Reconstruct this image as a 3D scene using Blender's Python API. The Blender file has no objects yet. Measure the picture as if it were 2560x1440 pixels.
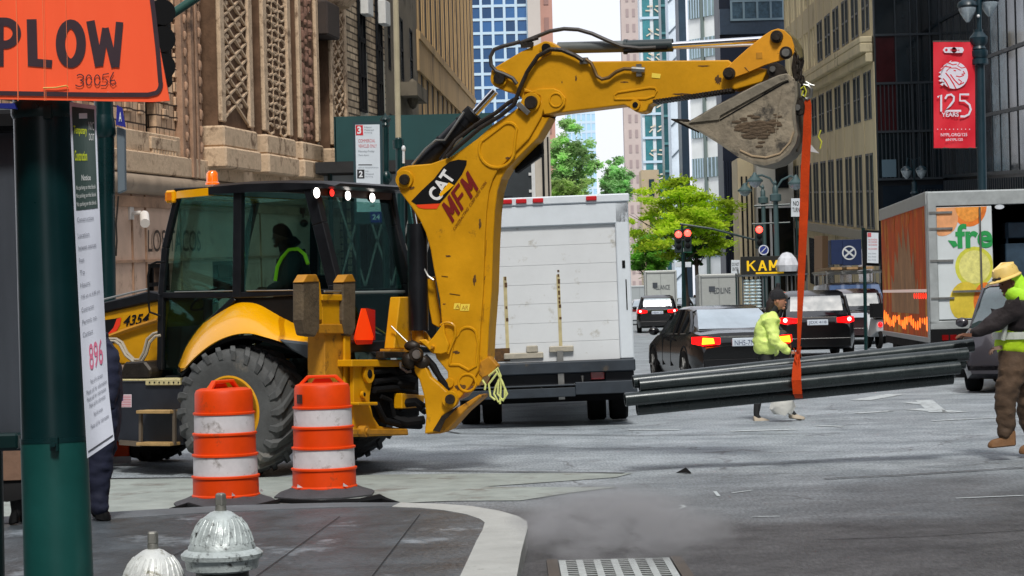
import bpy, bmesh, math, random
from mathutils import Vector as V, Matrix
rad = math.radians
random.seed(7)
sc = bpy.context.scene
COL = sc.collection
# ---------------------------------------------------------------- camera model
FPX, HC, ROLL, CAMZ = 5300., 747., .026, 1.7
_t = (HC - 720.) / FPX
_R = V((math.cos(ROLL), 0, -math.sin(ROLL)))
_U0 = V((math.sin(ROLL), 0, math.cos(ROLL)))
_F0 = V((0, 1, 0))
_F = _F0 * math.cos(_t) + _U0 * math.sin(_t)
_U = _U0 * math.cos(_t) - _F0 * math.sin(_t)
CAM = V((0, 0, CAMZ))
def ray(px, py):
    return _F + _R * ((px - 1280) / FPX) + _U * ((720 - py) / FPX)
def P(px, py, Y):
    r = ray(px, py); return CAM + r * (Y / r.y)
def G(px, py, z=0.):
    r = ray(px, py); return CAM + r * ((z - CAMZ) / r.z)
cam = bpy.data.cameras.new('camera'); co = bpy.data.objects.new('camera', cam); COL.objects.link(co)
co.matrix_world = Matrix(((_R.x, _U.x, -_F.x, 0), (_R.y, _U.y, -_F.y, 0), (_R.z, _U.z, -_F.z, CAMZ), (0, 0, 0, 1)))
cam.sensor_width = 36; cam.lens = FPX / 2560 * 36; cam.clip_start = .1; cam.clip_end = 3000
sc.camera = co

class Fr:
    """a local frame: x along ang, y to its left, z up, optional slope of z along x"""
    def __init__(s, o=(0, 0), ang=0., k=0.):
        s.o = V((o[0], o[1], 0)); s.a = ang; s.k = k
        s.ex = V((math.cos(ang), math.sin(ang), 0)); s.ey = V((-math.sin(ang), math.cos(ang), 0))
    def w(s, p):
        return s.o + s.ex * p[0] + s.ey * p[1] + V((0, 0, p[2] + s.k * p[0]))
    def inv(s, w):
        d = w - s.o; x = d.dot(s.ex); return V((x, d.dot(s.ey), w.z - s.k * x))
    def L(s, px, py, y=0.):
        r = ray(px, py); t = (y - (CAM - s.o).dot(s.ey)) / r.dot(s.ey)
        return s.inv(CAM + r * t)
    def LX(s, px, py, x=0.):
        r = ray(px, py); t = (x - (CAM - s.o).dot(s.ex)) / r.dot(s.ex)
        return s.inv(CAM + r * t)
WORLD = Fr()

class MB:
    def __init__(s): s.v = []; s.f = []; s.m = []
    def add(s, vs, fs, m=0):
        b = len(s.v); s.v += [V(p) for p in vs]; s.f += [tuple(i + b for i in f) for f in fs]; s.m += [m] * len(fs); return s
    def box(s, c, d, rot=None, m=0):
        vs = [V((x * d[0] / 2, y * d[1] / 2, z * d[2] / 2)) for x in (-1, 1) for y in (-1, 1) for z in (-1, 1)]
        if rot: vs = [rot @ p for p in vs]
        return s.add([p + V(c) for p in vs], [(0, 1, 3, 2), (4, 6, 7, 5), (0, 4, 5, 1), (2, 3, 7, 6), (0, 2, 6, 4), (1, 5, 7, 3)], m)
    def bb(s, x0, x1, y0, y1, z0, z1, m=0):
        return s.box(((x0 + x1) / 2, (y0 + y1) / 2, (z0 + z1) / 2), (abs(x1 - x0), abs(y1 - y0), abs(z1 - z0)), None, m)
    def beam(s, a, b, w, h, m=0, up=V((0, 0, 1))):
        a = V(a); b = V(b); d = (b - a); L = d.length; d.normalize()
        if abs(d.dot(up)) > .99: up = V((0, 1, 0))
        x = d.cross(up).normalized(); u = x.cross(d)
        R_ = Matrix((x, d, u)).transposed()
        return s.box((a + b) / 2, (w, L, h), R_, m)
    def tube(s, pts, r, n=8, m=0, cap=True):
        pts = [V(p) for p in pts]; rs = r if isinstance(r, (list, tuple)) else [r] * len(pts)
        rings = []; prev = None
        for i, p in enumerate(pts):
            t = (pts[min(i + 1, len(pts) - 1)] - pts[max(i - 1, 0)]).normalized()
            if prev is None:
                q = V((0, 0, 1)) if abs(t.z) < .9 else V((0, 1, 0)); x = t.cross(q).normalized()
            else:
                x = (prev - t * prev.dot(t)).normalized()
            prev = x; y = t.cross(x)
            rings.append([p + (x * math.cos(2 * math.pi * j / n) + y * math.sin(2 * math.pi * j / n)) * rs[i] for j in range(n)])
        vs = [q for g in rings for q in g]; fs = []
        for i in range(len(pts) - 1):
            for j in range(n):
                fs.append((i * n + j, i * n + (j + 1) % n, (i + 1) * n + (j + 1) % n, (i + 1) * n + j))
        if cap: fs += [tuple(range(n - 1, -1, -1)), tuple((len(pts) - 1) * n + j for j in range(n))]
        return s.add(vs, fs, m)
    def cyl(s, a, b, r0, r1=None, n=16, m=0):
        return s.tube([a, b], [r0, r0 if r1 is None else r1], n, m)
    def prism(s, pts, vec, m=0):
        n = len(pts); vec = V(vec); vs = [V(p) for p in pts] + [V(p) + vec for p in pts]
        fs = [tuple(range(n)), tuple(range(2 * n - 1, n - 1, -1))] + [(i, (i + 1) % n, n + (i + 1) % n, n + i) for i in range(n)]
        return s.add(vs, fs, m)
    def lathe(s, prof, n=24, c=(0, 0, 0), M=None, m=0, cap=True):
        vs = []; c = V(c)
        for r, z in prof:
            for j in range(n):
                p = V((r * math.cos(2 * math.pi * j / n), r * math.sin(2 * math.pi * j / n), z))
                vs.append((M @ p if M else p) + c)
        fs = [(i * n + j, i * n + (j + 1) % n, (i + 1) * n + (j + 1) % n, (i + 1) * n + j) for i in range(len(prof) - 1) for j in range(n)]
        if cap: fs += [tuple(range(n - 1, -1, -1)), tuple((len(prof) - 1) * n + j for j in range(n))]
        return s.add(vs, fs, m)
    def ball(s, c, r, sc_=(1, 1, 1), n=12, m=0):
        k = n // 2; prof = [(max(r * math.sin(math.pi * i / k), 1e-4), -r * math.cos(math.pi * i / k)) for i in range(k + 1)]
        return s.lathe(prof, n, c, Matrix.Diagonal(V(sc_)), m)
    def loft(s, secs, m=0, cap=True, closed=True):
        n = len(secs[0]); vs = [V(p) for q in secs for p in q]; fs = []
        for i in range(len(secs) - 1):
            for j in range(n if closed else n - 1):
                fs.append((i * n + j, i * n + (j + 1) % n, (i + 1) * n + (j + 1) % n, (i + 1) * n + j))
        if cap: fs += [tuple(range(n - 1, -1, -1)), tuple((len(secs) - 1) * n + j for j in range(n))]
        return s.add(vs, fs, m)
    def me(s, me, M=None, m=0):
        return s.add([(M @ v.co) if M else v.co.copy() for v in me.vertices], [tuple(p.vertices) for p in me.polygons], m)
    def xf(s, fn): s.v = [V(fn(p)) for p in s.v]; return s

FR = {}
def fr_of(o): return FR.get(o.name, WORLD)
def setfr(o, fr): FR[o.name] = fr
def tag(o, label=None, cat=None, group=None, kind=None):
    if label: o['label'] = label
    if cat: o['category'] = cat
    if group: o['group'] = group
    if kind: o['kind'] = kind
    return o
def thing(name, label, cat, fr=None, group=None, z=0.):
    o = bpy.data.objects.new(name, None); COL.objects.link(o); o.empty_display_size = .2
    fr = fr or WORLD; o.location = fr.o + V((0, 0, z)); o.rotation_euler = (0, 0, fr.a)
    f2 = Fr((fr.o.x, fr.o.y), fr.a, fr.k); f2.z = z; setfr(o, f2)
    return tag(o, label, cat, group)
SPLIT = set('balcony_slabs juice_streaks pillar banner_arm dentils shop_window window window_column glass_strip base_tab boots shoes quoins carved_border thin_shaft wall_rib marker_lamp side_reflector dark_strip frame_pin door_handle headlight tail_light cross_brace pier stone_joints rust_patch small_decal mullion_piece window_trim window_rungs rear_frame side_marks rust_stain frame'.split())
def islands(mb):
    par = list(range(len(mb.v)))
    def find(a):
        while par[a] != a: par[a] = par[par[a]]; a = par[a]
        return a
    for f in mb.f:
        a = find(f[0])
        for i in f[1:]:
            b_ = find(i)
            if b_ != a: par[b_] = a
    g = {}
    for f, m in zip(mb.f, mb.m): g.setdefault(find(f[0]), []).append((f, m))
    out = []
    for fs in g.values():
        mp = {}; n_ = MB()
        for f, m in fs:
            for i in f:
                if i not in mp: mp[i] = len(n_.v); n_.v.append(mb.v[i])
            n_.f.append(tuple(mp[i] for i in f)); n_.m.append(m)
        out.append(n_)
    return out
def make(name, mb, mats, parent=None, fr=None, smooth=False, bevel=0., seg=1, label=None):
    if parent and name in SPLIT and not isinstance(mats, (list, tuple)):
        isl = islands(mb)
        if 1 < len(isl) <= 100:
            return [make1(name, q, mats, parent, fr, smooth, bevel, seg, label) for q in isl][0]
    return make1(name, mb, mats, parent, fr, smooth, bevel, seg, label)
def make1(name, mb, mats, parent=None, fr=None, smooth=False, bevel=0., seg=1, label=None):
    if not isinstance(mats, (list, tuple)): mats = [mats]
    me = bpy.data.meshes.new(name)
    src = fr or (fr_of(parent) if parent else WORLD)
    raw = mb.v
    base = None
    if parent:
        dst = fr_of(parent); dz = getattr(dst, 'z', 0.)
        if src is dst or (src.o == dst.o and src.a == dst.a):
            vs = [V((p.x, p.y, p.z + src.k * p.x - dz)) for p in raw]
        else:
            vs = []
            for p in raw:
                w = src.w(p); d = w - dst.o; vs.append(V((d.dot(dst.ex), d.dot(dst.ey), w.z - dz)))
    else:
        vs = [src.w(p) for p in raw]
        xs = [p.x for p in vs]; ys = [p.y for p in vs]; zs = [p.z for p in vs]
        base = V(((min(xs) + max(xs)) / 2, (min(ys) + max(ys)) / 2, min(zs)))
        vs = [p - base for p in vs]
    me.from_pydata(vs, [], mb.f)
    for m in mats: me.materials.append(m)
    uvl = me.uv_layers.new(name='UVMap')
    for p in me.polygons:
        p.material_index = mb.m[p.index] if len(mats) > 1 else 0
        a, b, c = (raw[i] for i in p.vertices[:3])
        nn = (b - a).cross(c - a); ax = max(range(3), key=lambda i: abs(nn[i]))
        for li in p.loop_indices:
            q = raw[me.loops[li].vertex_index]
            uvl.data[li].uv = (q.x, q.z) if ax == 1 else ((q.y, q.z) if ax == 0 else (q.x, q.y))
    bm = bmesh.new(); bm.from_mesh(me)
    bmesh.ops.recalc_face_normals(bm, faces=bm.faces)
    if bevel:
        es = [e for e in bm.edges if len(e.link_faces) == 2 and e.calc_face_angle(0) > rad(28)]
        try: bmesh.ops.bevel(bm, geom=es, offset=bevel, segments=seg, affect='EDGES', profile=.5, clamp_overlap=True)
        except Exception: pass
    if smooth:
        for f in bm.faces: f.smooth = True
    bm.to_mesh(me); bm.free()
    if smooth: me.set_sharp_from_angle(angle=rad(38))
    o = bpy.data.objects.new(name, me); COL.objects.link(o)
    if parent:
        o.parent = parent; f2 = Fr((fr_of(parent).o.x, fr_of(parent).o.y), fr_of(parent).a, fr_of(parent).k); f2.z = getattr(fr_of(parent), 'z', 0.); setfr(o, f2)
    else:
        o.location = base; f2 = Fr((base.x, base.y), 0.); f2.z = base.z; setfr(o, f2)
    if label: o['label'] = label
    return o
def copy_tree(o, parent=None, skip=()):
    c = o.copy(); COL.objects.link(c); c.parent = parent
    if o.name in FR: FR[c.name] = FR[o.name]
    for ch in list(o.children): copy_tree(ch, c)
    return c
def instance(src, name_loc, rz, label, group=None, scale=None):
    c = copy_tree(src); c.location = name_loc; c.rotation_euler = (0, 0, rz)
    if scale: c.scale = scale
    c['label'] = label
    if group: c['group'] = group
    return c

_font = {}
def textmesh(s, shear=0., ext=0., off=0.):
    """flat letters, normalised so the bounding box is 0..1 x 0..1"""
    key = (s, shear, ext, off)
    if key in _font: return _font[key]
    cu = bpy.data.curves.new('t', 'FONT'); cu.body = s; cu.shear = shear; cu.offset = off; cu.resolution_u = 4
    o = bpy.data.objects.new('t', cu); COL.objects.link(o); bpy.context.view_layer.update()
    me = bpy.data.meshes.new_from_object(o.evaluated_get(bpy.context.evaluated_depsgraph_get()))
    bpy.data.objects.remove(o)
    xs = [v.co.x for v in me.vertices]; ys = [v.co.y for v in me.vertices]
    x0, x1, y0, y1 = min(xs), max(xs), min(ys), max(ys)
    for v in me.vertices: v.co = ((v.co.x - x0) / (x1 - x0), (v.co.y - y0) / (y1 - y0), 0)
    vs = [v.co.copy() for v in me.vertices]; fs = [tuple(p.vertices) for p in me.polygons]
    bpy.data.meshes.remove(me); _font[key] = (vs, fs); return vs, fs
def text(mb, s, o, r, u, m=0, shear=0., off=0.):
    """letters filling the parallelogram o, o+r, o+u"""
    vs, fs = textmesh(s, shear, 0., off); o = V(o); r = V(r); u = V(u)
    mb.add([o + r * p.x + u * p.y for p in vs], fs, m); return mb
def textpx(mb, s, fr, y, bl, br, tl, m=0, shear=0., off=0., plane='y'):
    g = (lambda q: fr.L(q[0], q[1], y)) if plane == 'y' else (lambda q: fr.LX(q[0], q[1], y))
    a, b, c = g(bl), g(br), g(tl)
    return text(mb, s, a, b - a, c - a, m, shear, off)

_BL = {'M': [(0, 0, 0, 1), (0, 1, .5, .25), (.5, .25, 1, 1), (1, 1, 1, 0)], 'F': [(0, 0, 0, 1), (0, 1, 1, 1), (0, .5, .8, .5)], 'K': [(0, 0, 0, 1), (0, .42, 1, 1), (.35, .6, 1, 0)],
       'A': [(0, 0, .5, 1), (.5, 1, 1, 0), (.2, .3, .8, .3)]}
def blocks(mb, word, o, r, u, m, nrm, wd=.3, gap=.22):
    """plain block capitals from quads, each stroke a hair prouder than the last"""
    o, r, u, nrm = V(o), V(r), V(u), V(nrm); n = len(word); cw = 1 / (n + gap * (n - 1)); q = 0
    for i, ch in enumerate(word):
        x0 = i * cw * (1 + gap); h = wd / 2
        for a, b_, c, d in _BL[ch]:
            q += 1; off = nrm * q * .0003; X = lambda t, s: x0 + cw * (h + t * (1 - wd) + s * h)
            if b_ == d: y0 = b_ * (1 - wd * .55); pts = [(X(a, -1), y0), (X(c, 1), y0), (X(c, 1), y0 + wd * .55), (X(a, -1), y0 + wd * .55)]
            else: pts = [(X(a, -1), b_), (X(a, 1), b_), (X(c, 1), d), (X(c, -1), d)]
            mb.add([o + r * x + u * y + off for x, y in pts], [(0, 1, 2, 3)], m)
# ---------------------------------------------------------------- materials
def C(r, g, b):
    f = lambda c: (c / 255 / 12.92) if c <= 10 else ((c / 255 + .055) / 1.055) ** 2.4
    return (f(r), f(g), f(b), 1)
_M = {}
def mat(name, col, rough=.5, metal=0., var=0., vs=4., bump=0., bs=30., spec=.5, emit=0., dirt_glint=None, ds=1.5, dt=.55, coat=0., stretch=None, ecol=None, rnd=0.):
    if name in _M: return _M[name]
    m = bpy.data.materials.new(name); m.use_nodes = True; nt = m.node_tree; N = nt.nodes; Lk = nt.links
    b = N['Principled BSDF']; b.inputs['Base Color'].default_value = col; b.inputs['Roughness'].default_value = rough
    b.inputs['Metallic'].default_value = metal; b.inputs['Specular IOR Level'].default_value = spec
    b.inputs['Coat Weight'].default_value = coat; b.inputs['Coat Roughness'].default_value = .08
    if emit: b.inputs['Emission Color'].default_value = ecol or col; b.inputs['Emission Strength'].default_value = emit
    tc = N.new('ShaderNodeTexCoord'); vec = tc.outputs['Object']
    if stretch:
        mp = N.new('ShaderNodeMapping'); mp.inputs['Scale'].default_value = stretch; Lk.new(vec, mp.inputs['Vector']); vec = mp.outputs['Vector']
    out = None
    if var:
        nz = N.new('ShaderNodeTexNoise'); nz.inputs['Scale'].default_value = vs; nz.inputs['Detail'].default_value = 6; nz.inputs['Roughness'].default_value = .65
        Lk.new(vec, nz.inputs['Vector'])
        rp = N.new('ShaderNodeValToRGB'); rp.color_ramp.elements[0].position = .3; rp.color_ramp.elements[1].position = .7
        rp.color_ramp.elements[0].color = tuple(c * (1 - var) for c in col[:3]) + (1,)
        rp.color_ramp.elements[1].color = tuple(min(c * (1 + var), 1) for c in col[:3]) + (1,)
        Lk.new(nz.outputs['Fac'], rp.inputs['Fac']); out = rp.outputs['Color']
        mr = N.new('ShaderNodeMath'); mr.operation = 'MULTIPLY_ADD'; mr.inputs[1].default_value = .3; mr.inputs[2].default_value = rough - .15; mr.use_clamp = True
        Lk.new(nz.outputs['Fac'], mr.inputs[0]); Lk.new(mr.outputs[0], b.inputs['Roughness'])
    if dirt_glint:
        nz = N.new('ShaderNodeTexNoise'); nz.inputs['Scale'].default_value = ds; nz.inputs['Detail'].default_value = 9; nz.inputs['Roughness'].default_value = .7
        Lk.new(vec, nz.inputs['Vector'])
        rp = N.new('ShaderNodeValToRGB'); rp.color_ramp.elements[0].position = dt; rp.color_ramp.elements[1].position = min(dt + .12, 1)
        rp.color_ramp.elements[0].color = (0, 0, 0, 1); rp.color_ramp.elements[1].color = (1, 1, 1, 1)
        Lk.new(nz.outputs['Fac'], rp.inputs['Fac'])
        mx = N.new('ShaderNodeMix'); mx.data_type = 'RGBA'; Lk.new(rp.outputs['Color'], mx.inputs['Factor'])
        if out: Lk.new(out, mx.inputs['A'])
        else: mx.inputs['A'].default_value = col
        mx.inputs['B'].default_value = dirt_glint; out = mx.outputs['Result']
    if rnd:
        oi = N.new('ShaderNodeObjectInfo'); hs = N.new('ShaderNodeHueSaturation'); ma = N.new('ShaderNodeMath'); ma.operation = 'MULTIPLY_ADD'
        ma.inputs[1].default_value = 2 * rnd; ma.inputs[2].default_value = 1 - rnd; Lk.new(oi.outputs['Random'], ma.inputs[0]); Lk.new(ma.outputs[0], hs.inputs['Value'])
        if out: Lk.new(out, hs.inputs['Color'])
        else: hs.inputs['Color'].default_value = col
        out = hs.outputs['Color']
    if out: Lk.new(out, b.inputs['Base Color'])
    if bump:
        nb = N.new('ShaderNodeTexNoise'); nb.inputs['Scale'].default_value = bs; nb.inputs['Detail'].default_value = 4; Lk.new(vec, nb.inputs['Vector'])
        bp = N.new('ShaderNodeBump'); bp.inputs['Strength'].default_value = bump; bp.inputs['Distance'].default_value = .02
        Lk.new(nb.outputs['Fac'], bp.inputs['Height']); Lk.new(bp.outputs['Normal'], b.inputs['Normal'])
    _M[name] = m; return m
def glassmat(name, tint, refl=.12, rough=.02):
    m = bpy.data.materials.new(name); m.use_nodes = True; nt = m.node_tree; N = nt.nodes; Lk = nt.links
    N.remove(N['Principled BSDF']); o = N['Material Output']
    tr = N.new('ShaderNodeBsdfTransparent'); tr.inputs['Color'].default_value = tint
    gl = N.new('ShaderNodeBsdfGlossy'); gl.inputs['Roughness'].default_value = rough; gl.inputs['Color'].default_value = (.85, .95, .95, 1)
    lw = N.new('ShaderNodeLayerWeight'); lw.inputs['Blend'].default_value = .25
    ad = N.new('ShaderNodeMath'); ad.operation = 'MULTIPLY_ADD'; ad.inputs[1].default_value = .3; ad.inputs[2].default_value = refl; ad.use_clamp = True
    Lk.new(lw.outputs['Fresnel'], ad.inputs[0]); mx = N.new('ShaderNodeMixShader'); Lk.new(ad.outputs[0], mx.inputs['Fac'])
    Lk.new(tr.outputs[0], mx.inputs[1]); Lk.new(gl.outputs[0], mx.inputs[2]); Lk.new(mx.outputs[0], o.inputs['Surface'])
    return m
def brickmat(name, c1, c2, cm, w=.2, h=.075, mortar=.012, rough=.85, bump=.6, var=.35):
    m = bpy.data.materials.new(name); m.use_nodes = True; nt = m.node_tree; N = nt.nodes; Lk = nt.links; b = N['Principled BSDF']
    b.inputs['Roughness'].default_value = rough; b.inputs['Specular IOR Level'].default_value = .25
    uv = N.new('ShaderNodeUVMap'); uv.uv_map = 'UVMap'
    br = N.new('ShaderNodeTexBrick'); br.inputs['Color1'].default_value = c1; br.inputs['Color2'].default_value = c2; br.inputs['Mortar'].default_value = cm
    br.inputs['Scale'].default_value = 1; br.inputs['Brick Width'].default_value = w; br.inputs['Row Height'].default_value = h; br.inputs['Mortar Size'].default_value = mortar
    br.inputs['Bias'].default_value = -.1; Lk.new(uv.outputs[0], br.inputs['Vector'])
    nz = N.new('ShaderNodeTexNoise'); nz.inputs['Scale'].default_value = 1.1; nz.inputs['Detail'].default_value = 9; nz.inputs['Roughness'].default_value = .75; Lk.new(uv.outputs[0], nz.inputs['Vector'])
    hs = N.new('ShaderNodeHueSaturation'); mr = N.new('ShaderNodeMapRange'); mr.inputs[1].default_value = .3; mr.inputs[2].default_value = .7; mr.inputs[3].default_value = 1 - var; mr.inputs[4].default_value = 1 + var
    Lk.new(nz.outputs['Fac'], mr.inputs[0]); Lk.new(mr.outputs[0], hs.inputs['Value']); Lk.new(br.outputs['Color'], hs.inputs['Color']); Lk.new(hs.outputs['Color'], b.inputs['Base Color'])
    bp = N.new('ShaderNodeBump'); bp.inputs['Strength'].default_value = bump; bp.inputs['Distance'].default_value = .03; bp.invert = True
    Lk.new(br.outputs['Fac'], bp.inputs['Height']); Lk.new(bp.outputs['Normal'], b.inputs['Normal'])
    _M[name] = m; return m

YEL = mat('machine_yellow', C(204, 146, 0), .5, var=.16, vs=2.2, dirt_glint=C(112, 72, 22), ds=3.2, dt=.62, bump=.08, coat=.05, spec=.35)
YELF = mat('fender_yellow', C(234, 166, 0), .25, var=.06, vs=2, coat=.5)
YELD = mat('worn_yellow', C(178, 122, 16), .6, var=.3, vs=3, dirt_glint=C(60, 42, 22), ds=5, dt=.55, bump=.15)
BLK = mat('black_steel', C(20, 22, 26), .4, var=.3, vs=4, spec=.3)
BLKM = mat('black_matte', C(13, 14, 16), .75, var=.3, vs=4, spec=.2)
GRSE = mat('greasy_steel', C(44, 38, 32), .5, metal=.4, var=.4, vs=8, bump=.3)
CHR = mat('chrome_rod', C(225, 228, 232), .12, metal=1.)
STL = mat('bare_steel', C(150, 150, 146), .35, metal=.8, var=.2, vs=8)
RUB = mat('tyre_rubber', C(78, 80, 80), .75, var=.3, vs=3, bump=.2, dirt_glint=C(110, 106, 98), ds=2.5, dt=.58)
RUBD = mat('dark_rubber', C(16, 16, 17), .85, var=.3, vs=4, bump=.1, spec=.2)
CABG = glassmat('cab_glass', (.64, .8, .77, 1), .05)
DGRN = mat('dark_green_paint', C(10, 44, 44), .32, var=.25, vs=3, dirt_glint=C(120, 140, 132), ds=22, dt=.76, spec=.4)
WHT = mat('white_paint', C(214, 218, 220), .4, var=.08, vs=3)
ORG = mat('barrel_orange', C(224, 66, 0), .5, var=.12, vs=3, dirt_glint=C(150, 66, 34), ds=5, dt=.58, spec=.3)
REFL = mat('reflective_white', C(205, 202, 205), .45, var=.1, vs=8, dirt_glint=C(140, 134, 130), ds=6, dt=.55)
# ---------------------------------------------------------------- light and sky
w = bpy.data.worlds.new('World'); sc.world = w; w.use_nodes = True
N = w.node_tree.nodes; Lk = w.node_tree.links; bg = N['Background']
sky = N.new('ShaderNodeTexSky'); sky.sky_type = 'NISHITA'; sky.sun_disc = False; sky.sun_elevation = rad(52); sky.sun_rotation = rad(215)
sky.air_density = 1.; sky.dust_density = 4.; sky.ozone_density = 1.
mx = N.new('ShaderNodeMix'); mx.data_type = 'RGBA'; mx.inputs['Factor'].default_value = .82
mx.inputs['B'].default_value = (9.6, 9.8, 10.6, 1)          # the overcast cloud deck over the whole sky
Lk.new(sky.outputs[0], mx.inputs['A']); Lk.new(mx.outputs['Result'], bg.inputs['Color']); bg.inputs['Strength'].default_value = .092
sl = bpy.data.lights.new('sun', 'SUN'); sl.energy = 2.3; sl.angle = rad(10); sl.color = (1, .96, .9)
so = bpy.data.objects.new('sun', sl); COL.objects.link(so); so.rotation_euler = (rad(38), 0, rad(6))
sc.view_settings.view_transform = 'Standard'; sc.view_settings.look = 'None'; sc.view_settings.exposure = .35; sc.view_settings.gamma = 1
sc.render.engine = 'CYCLES'
# ---------------------------------------------------------------- ground
def groundmat():
    m = bpy.data.materials.new('asphalt'); m.use_nodes = True; nt = m.node_tree; N = nt.nodes; Lk = nt.links; b = N['Principled BSDF']
    tc = N.new('ShaderNodeTexCoord'); geo = N.new('ShaderNodeNewGeometry')
    def noise(s, d=6, r=.65, st=None):
        n = N.new('ShaderNodeTexNoise'); n.inputs['Scale'].default_value = s; n.inputs['Detail'].default_value = d; n.inputs['Roughness'].default_value = r
        if st:
            mp = N.new('ShaderNodeMapping'); mp.inputs['Scale'].default_value = st; Lk.new(geo.outputs['Position'], mp.inputs['Vector']); Lk.new(mp.outputs[0], n.inputs['Vector'])
        else: Lk.new(geo.outputs['Position'], n.inputs['Vector'])
        return n.outputs['Fac']
    def ramp(f, a, b_, c0, c1):
        r = N.new('ShaderNodeValToRGB'); r.color_ramp.elements[0].position = a; r.color_ramp.elements[1].position = b_
        r.color_ramp.elements[0].color = c0; r.color_ramp.elements[1].color = c1; Lk.new(f, r.inputs['Fac']); return r.outputs['Color']
    def mix(f, a, b_, t='MIX'):
        x = N.new('ShaderNodeMix'); x.data_type = 'RGBA'; x.blend_type = t
        for k, q in (('Factor', f), ('A', a), ('B', b_)):
            if hasattr(q, 'node'): Lk.new(q, x.inputs[k])
            else: x.inputs[k].default_value = q
        return x.outputs['Result']
    light = ramp(noise(1.3, 8, .7), .3, .72, C(116, 125, 130), C(170, 178, 183))
    dark = ramp(noise(2.2, 8, .7), .3, .72, C(46, 45, 45), C(90, 90, 91))
    # older worn paving further out, newer dark paving near the kerb
    sx = N.new('ShaderNodeSeparateXYZ'); Lk.new(geo.outputs['Position'], sx.inputs[0])
    wob = noise(.35, 4, .6)
    a = N.new('ShaderNodeMath'); a.operation = 'MULTIPLY_ADD'; a.inputs[1].default_value = 8.; Lk.new(wob, a.inputs[0]); Lk.new(sx.outputs['Y'], a.inputs[2])
    mr = N.new('ShaderNodeMapRange'); mr.inputs[1].default_value = 19.6; mr.inputs[2].default_value = 24.6; Lk.new(a.outputs[0], mr.inputs[0])
    col = mix(mr.outputs[0], dark, light)
    # wheel wear, streaks across the junction
    st = ramp(noise(1., 5, .6, (.5, .9, 1)), .32, .72, (.74, .74, .75, 1), (1.16, 1.16, 1.16, 1))
    col = mix(1., col, st, 'MULTIPLY')
    gr = ramp(noise(1, 3, .6, (42, 9, 1)), .3, .72, (.6, .6, .6, 1), (1.4, 1.4, 1.4, 1))
    col = mix(.9, col, gr, 'MULTIPLY')
    oil = ramp(noise(.9, 8, .75, (1, 2.2, 1)), .6, .74, (0, 0, 0, 1), (1, 1, 1, 1))
    col = mix(oil, col, C(82, 76, 72))
    wh = ramp(noise(5, 6, .8, (.5, 2.5, 1)), .72, .76, (0, 0, 0, 1), (1, 1, 1, 1))
    col = mix(wh, col, C(186, 190, 190))
    # cracks
    nd = N.new('ShaderNodeTexNoise'); nd.inputs['Scale'].default_value = 1.4; nd.inputs['Detail'].default_value = 5; Lk.new(geo.outputs['Position'], nd.inputs['Vector'])
    va = N.new('ShaderNodeVectorMath'); va.operation = 'MULTIPLY_ADD'; va.inputs[1].default_value = (1.3, 1.3, 0); Lk.new(nd.outputs['Color'], va.inputs[0]); Lk.new(geo.outputs['Position'], va.inputs[2])
    vo = N.new('ShaderNodeTexVoronoi'); vo.feature = 'DISTANCE_TO_EDGE'; vo.inputs['Scale'].default_value = .34; Lk.new(va.outputs[0], vo.inputs['Vector'])
    ck = ramp(vo.outputs['Distance'], .002, .01, (1, 1, 1, 1), (0, 0, 0, 1)); cm = ramp(noise(.5, 3), .45, .55, (0, 0, 0, 1), (.8, .8, .8, 1)); ck = mix(1., ck, cm, 'MULTIPLY')
    col = mix(ck, col, C(76, 76, 77))
    Lk.new(col, b.inputs['Base Color']); b.inputs['Roughness'].default_value = .55; b.inputs['Specular IOR Level'].default_value = .35
    bp = N.new('ShaderNodeBump'); bp.inputs['Strength'].default_value = .5; bp.inputs['Distance'].default_value = .012; Lk.new(noise(60, 3, .6), bp.inputs['Height']); Lk.new(bp.outputs[0], b.inputs['Normal'])
    return m
ASPH = groundmat()
g = MB(); g.add([(-400, -40, 0), (400, -40, 0), (400, 1500, 0), (-400, 1500, 0)], [(0, 1, 2, 3)])
tag(make('road', g, ASPH), 'grey worn asphalt road surface of the junction', None, None, 'structure')
CONC = mat('pale_concrete', C(146, 154, 149), .75, var=.22, vs=2.5, bump=.3, bs=50, dirt_glint=C(116, 114, 108), ds=1.6, dt=.54)
KERBM = mat('kerb_concrete', C(168, 170, 166), .7, var=.14, vs=3, bump=.3, dirt_glint=C(100, 98, 94), ds=4, dt=.62)
SLATE = mat('dark_sidewalk', C(66, 73, 78), .42, var=.5, vs=2.6, bump=.7, bs=22, dirt_glint=C(150, 160, 168), ds=1.0, dt=.56, stretch=(1, .7, 1), spec=.45)  # pale blotches paint wet highlights onto the damp slabs
def sheet(name, px, z, m, th=0., label=None):
    pts = [G(x, y, z) for x, y in px]; mb = MB()
    if th: mb.prism([p - V((0, 0, th)) for p in pts], (0, 0, th))
    else: mb.add(pts, [tuple(range(len(pts)))])
    return tag(make(name, mb, m, bevel=.012 if th else 0), label, None, None, 'structure')
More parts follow.
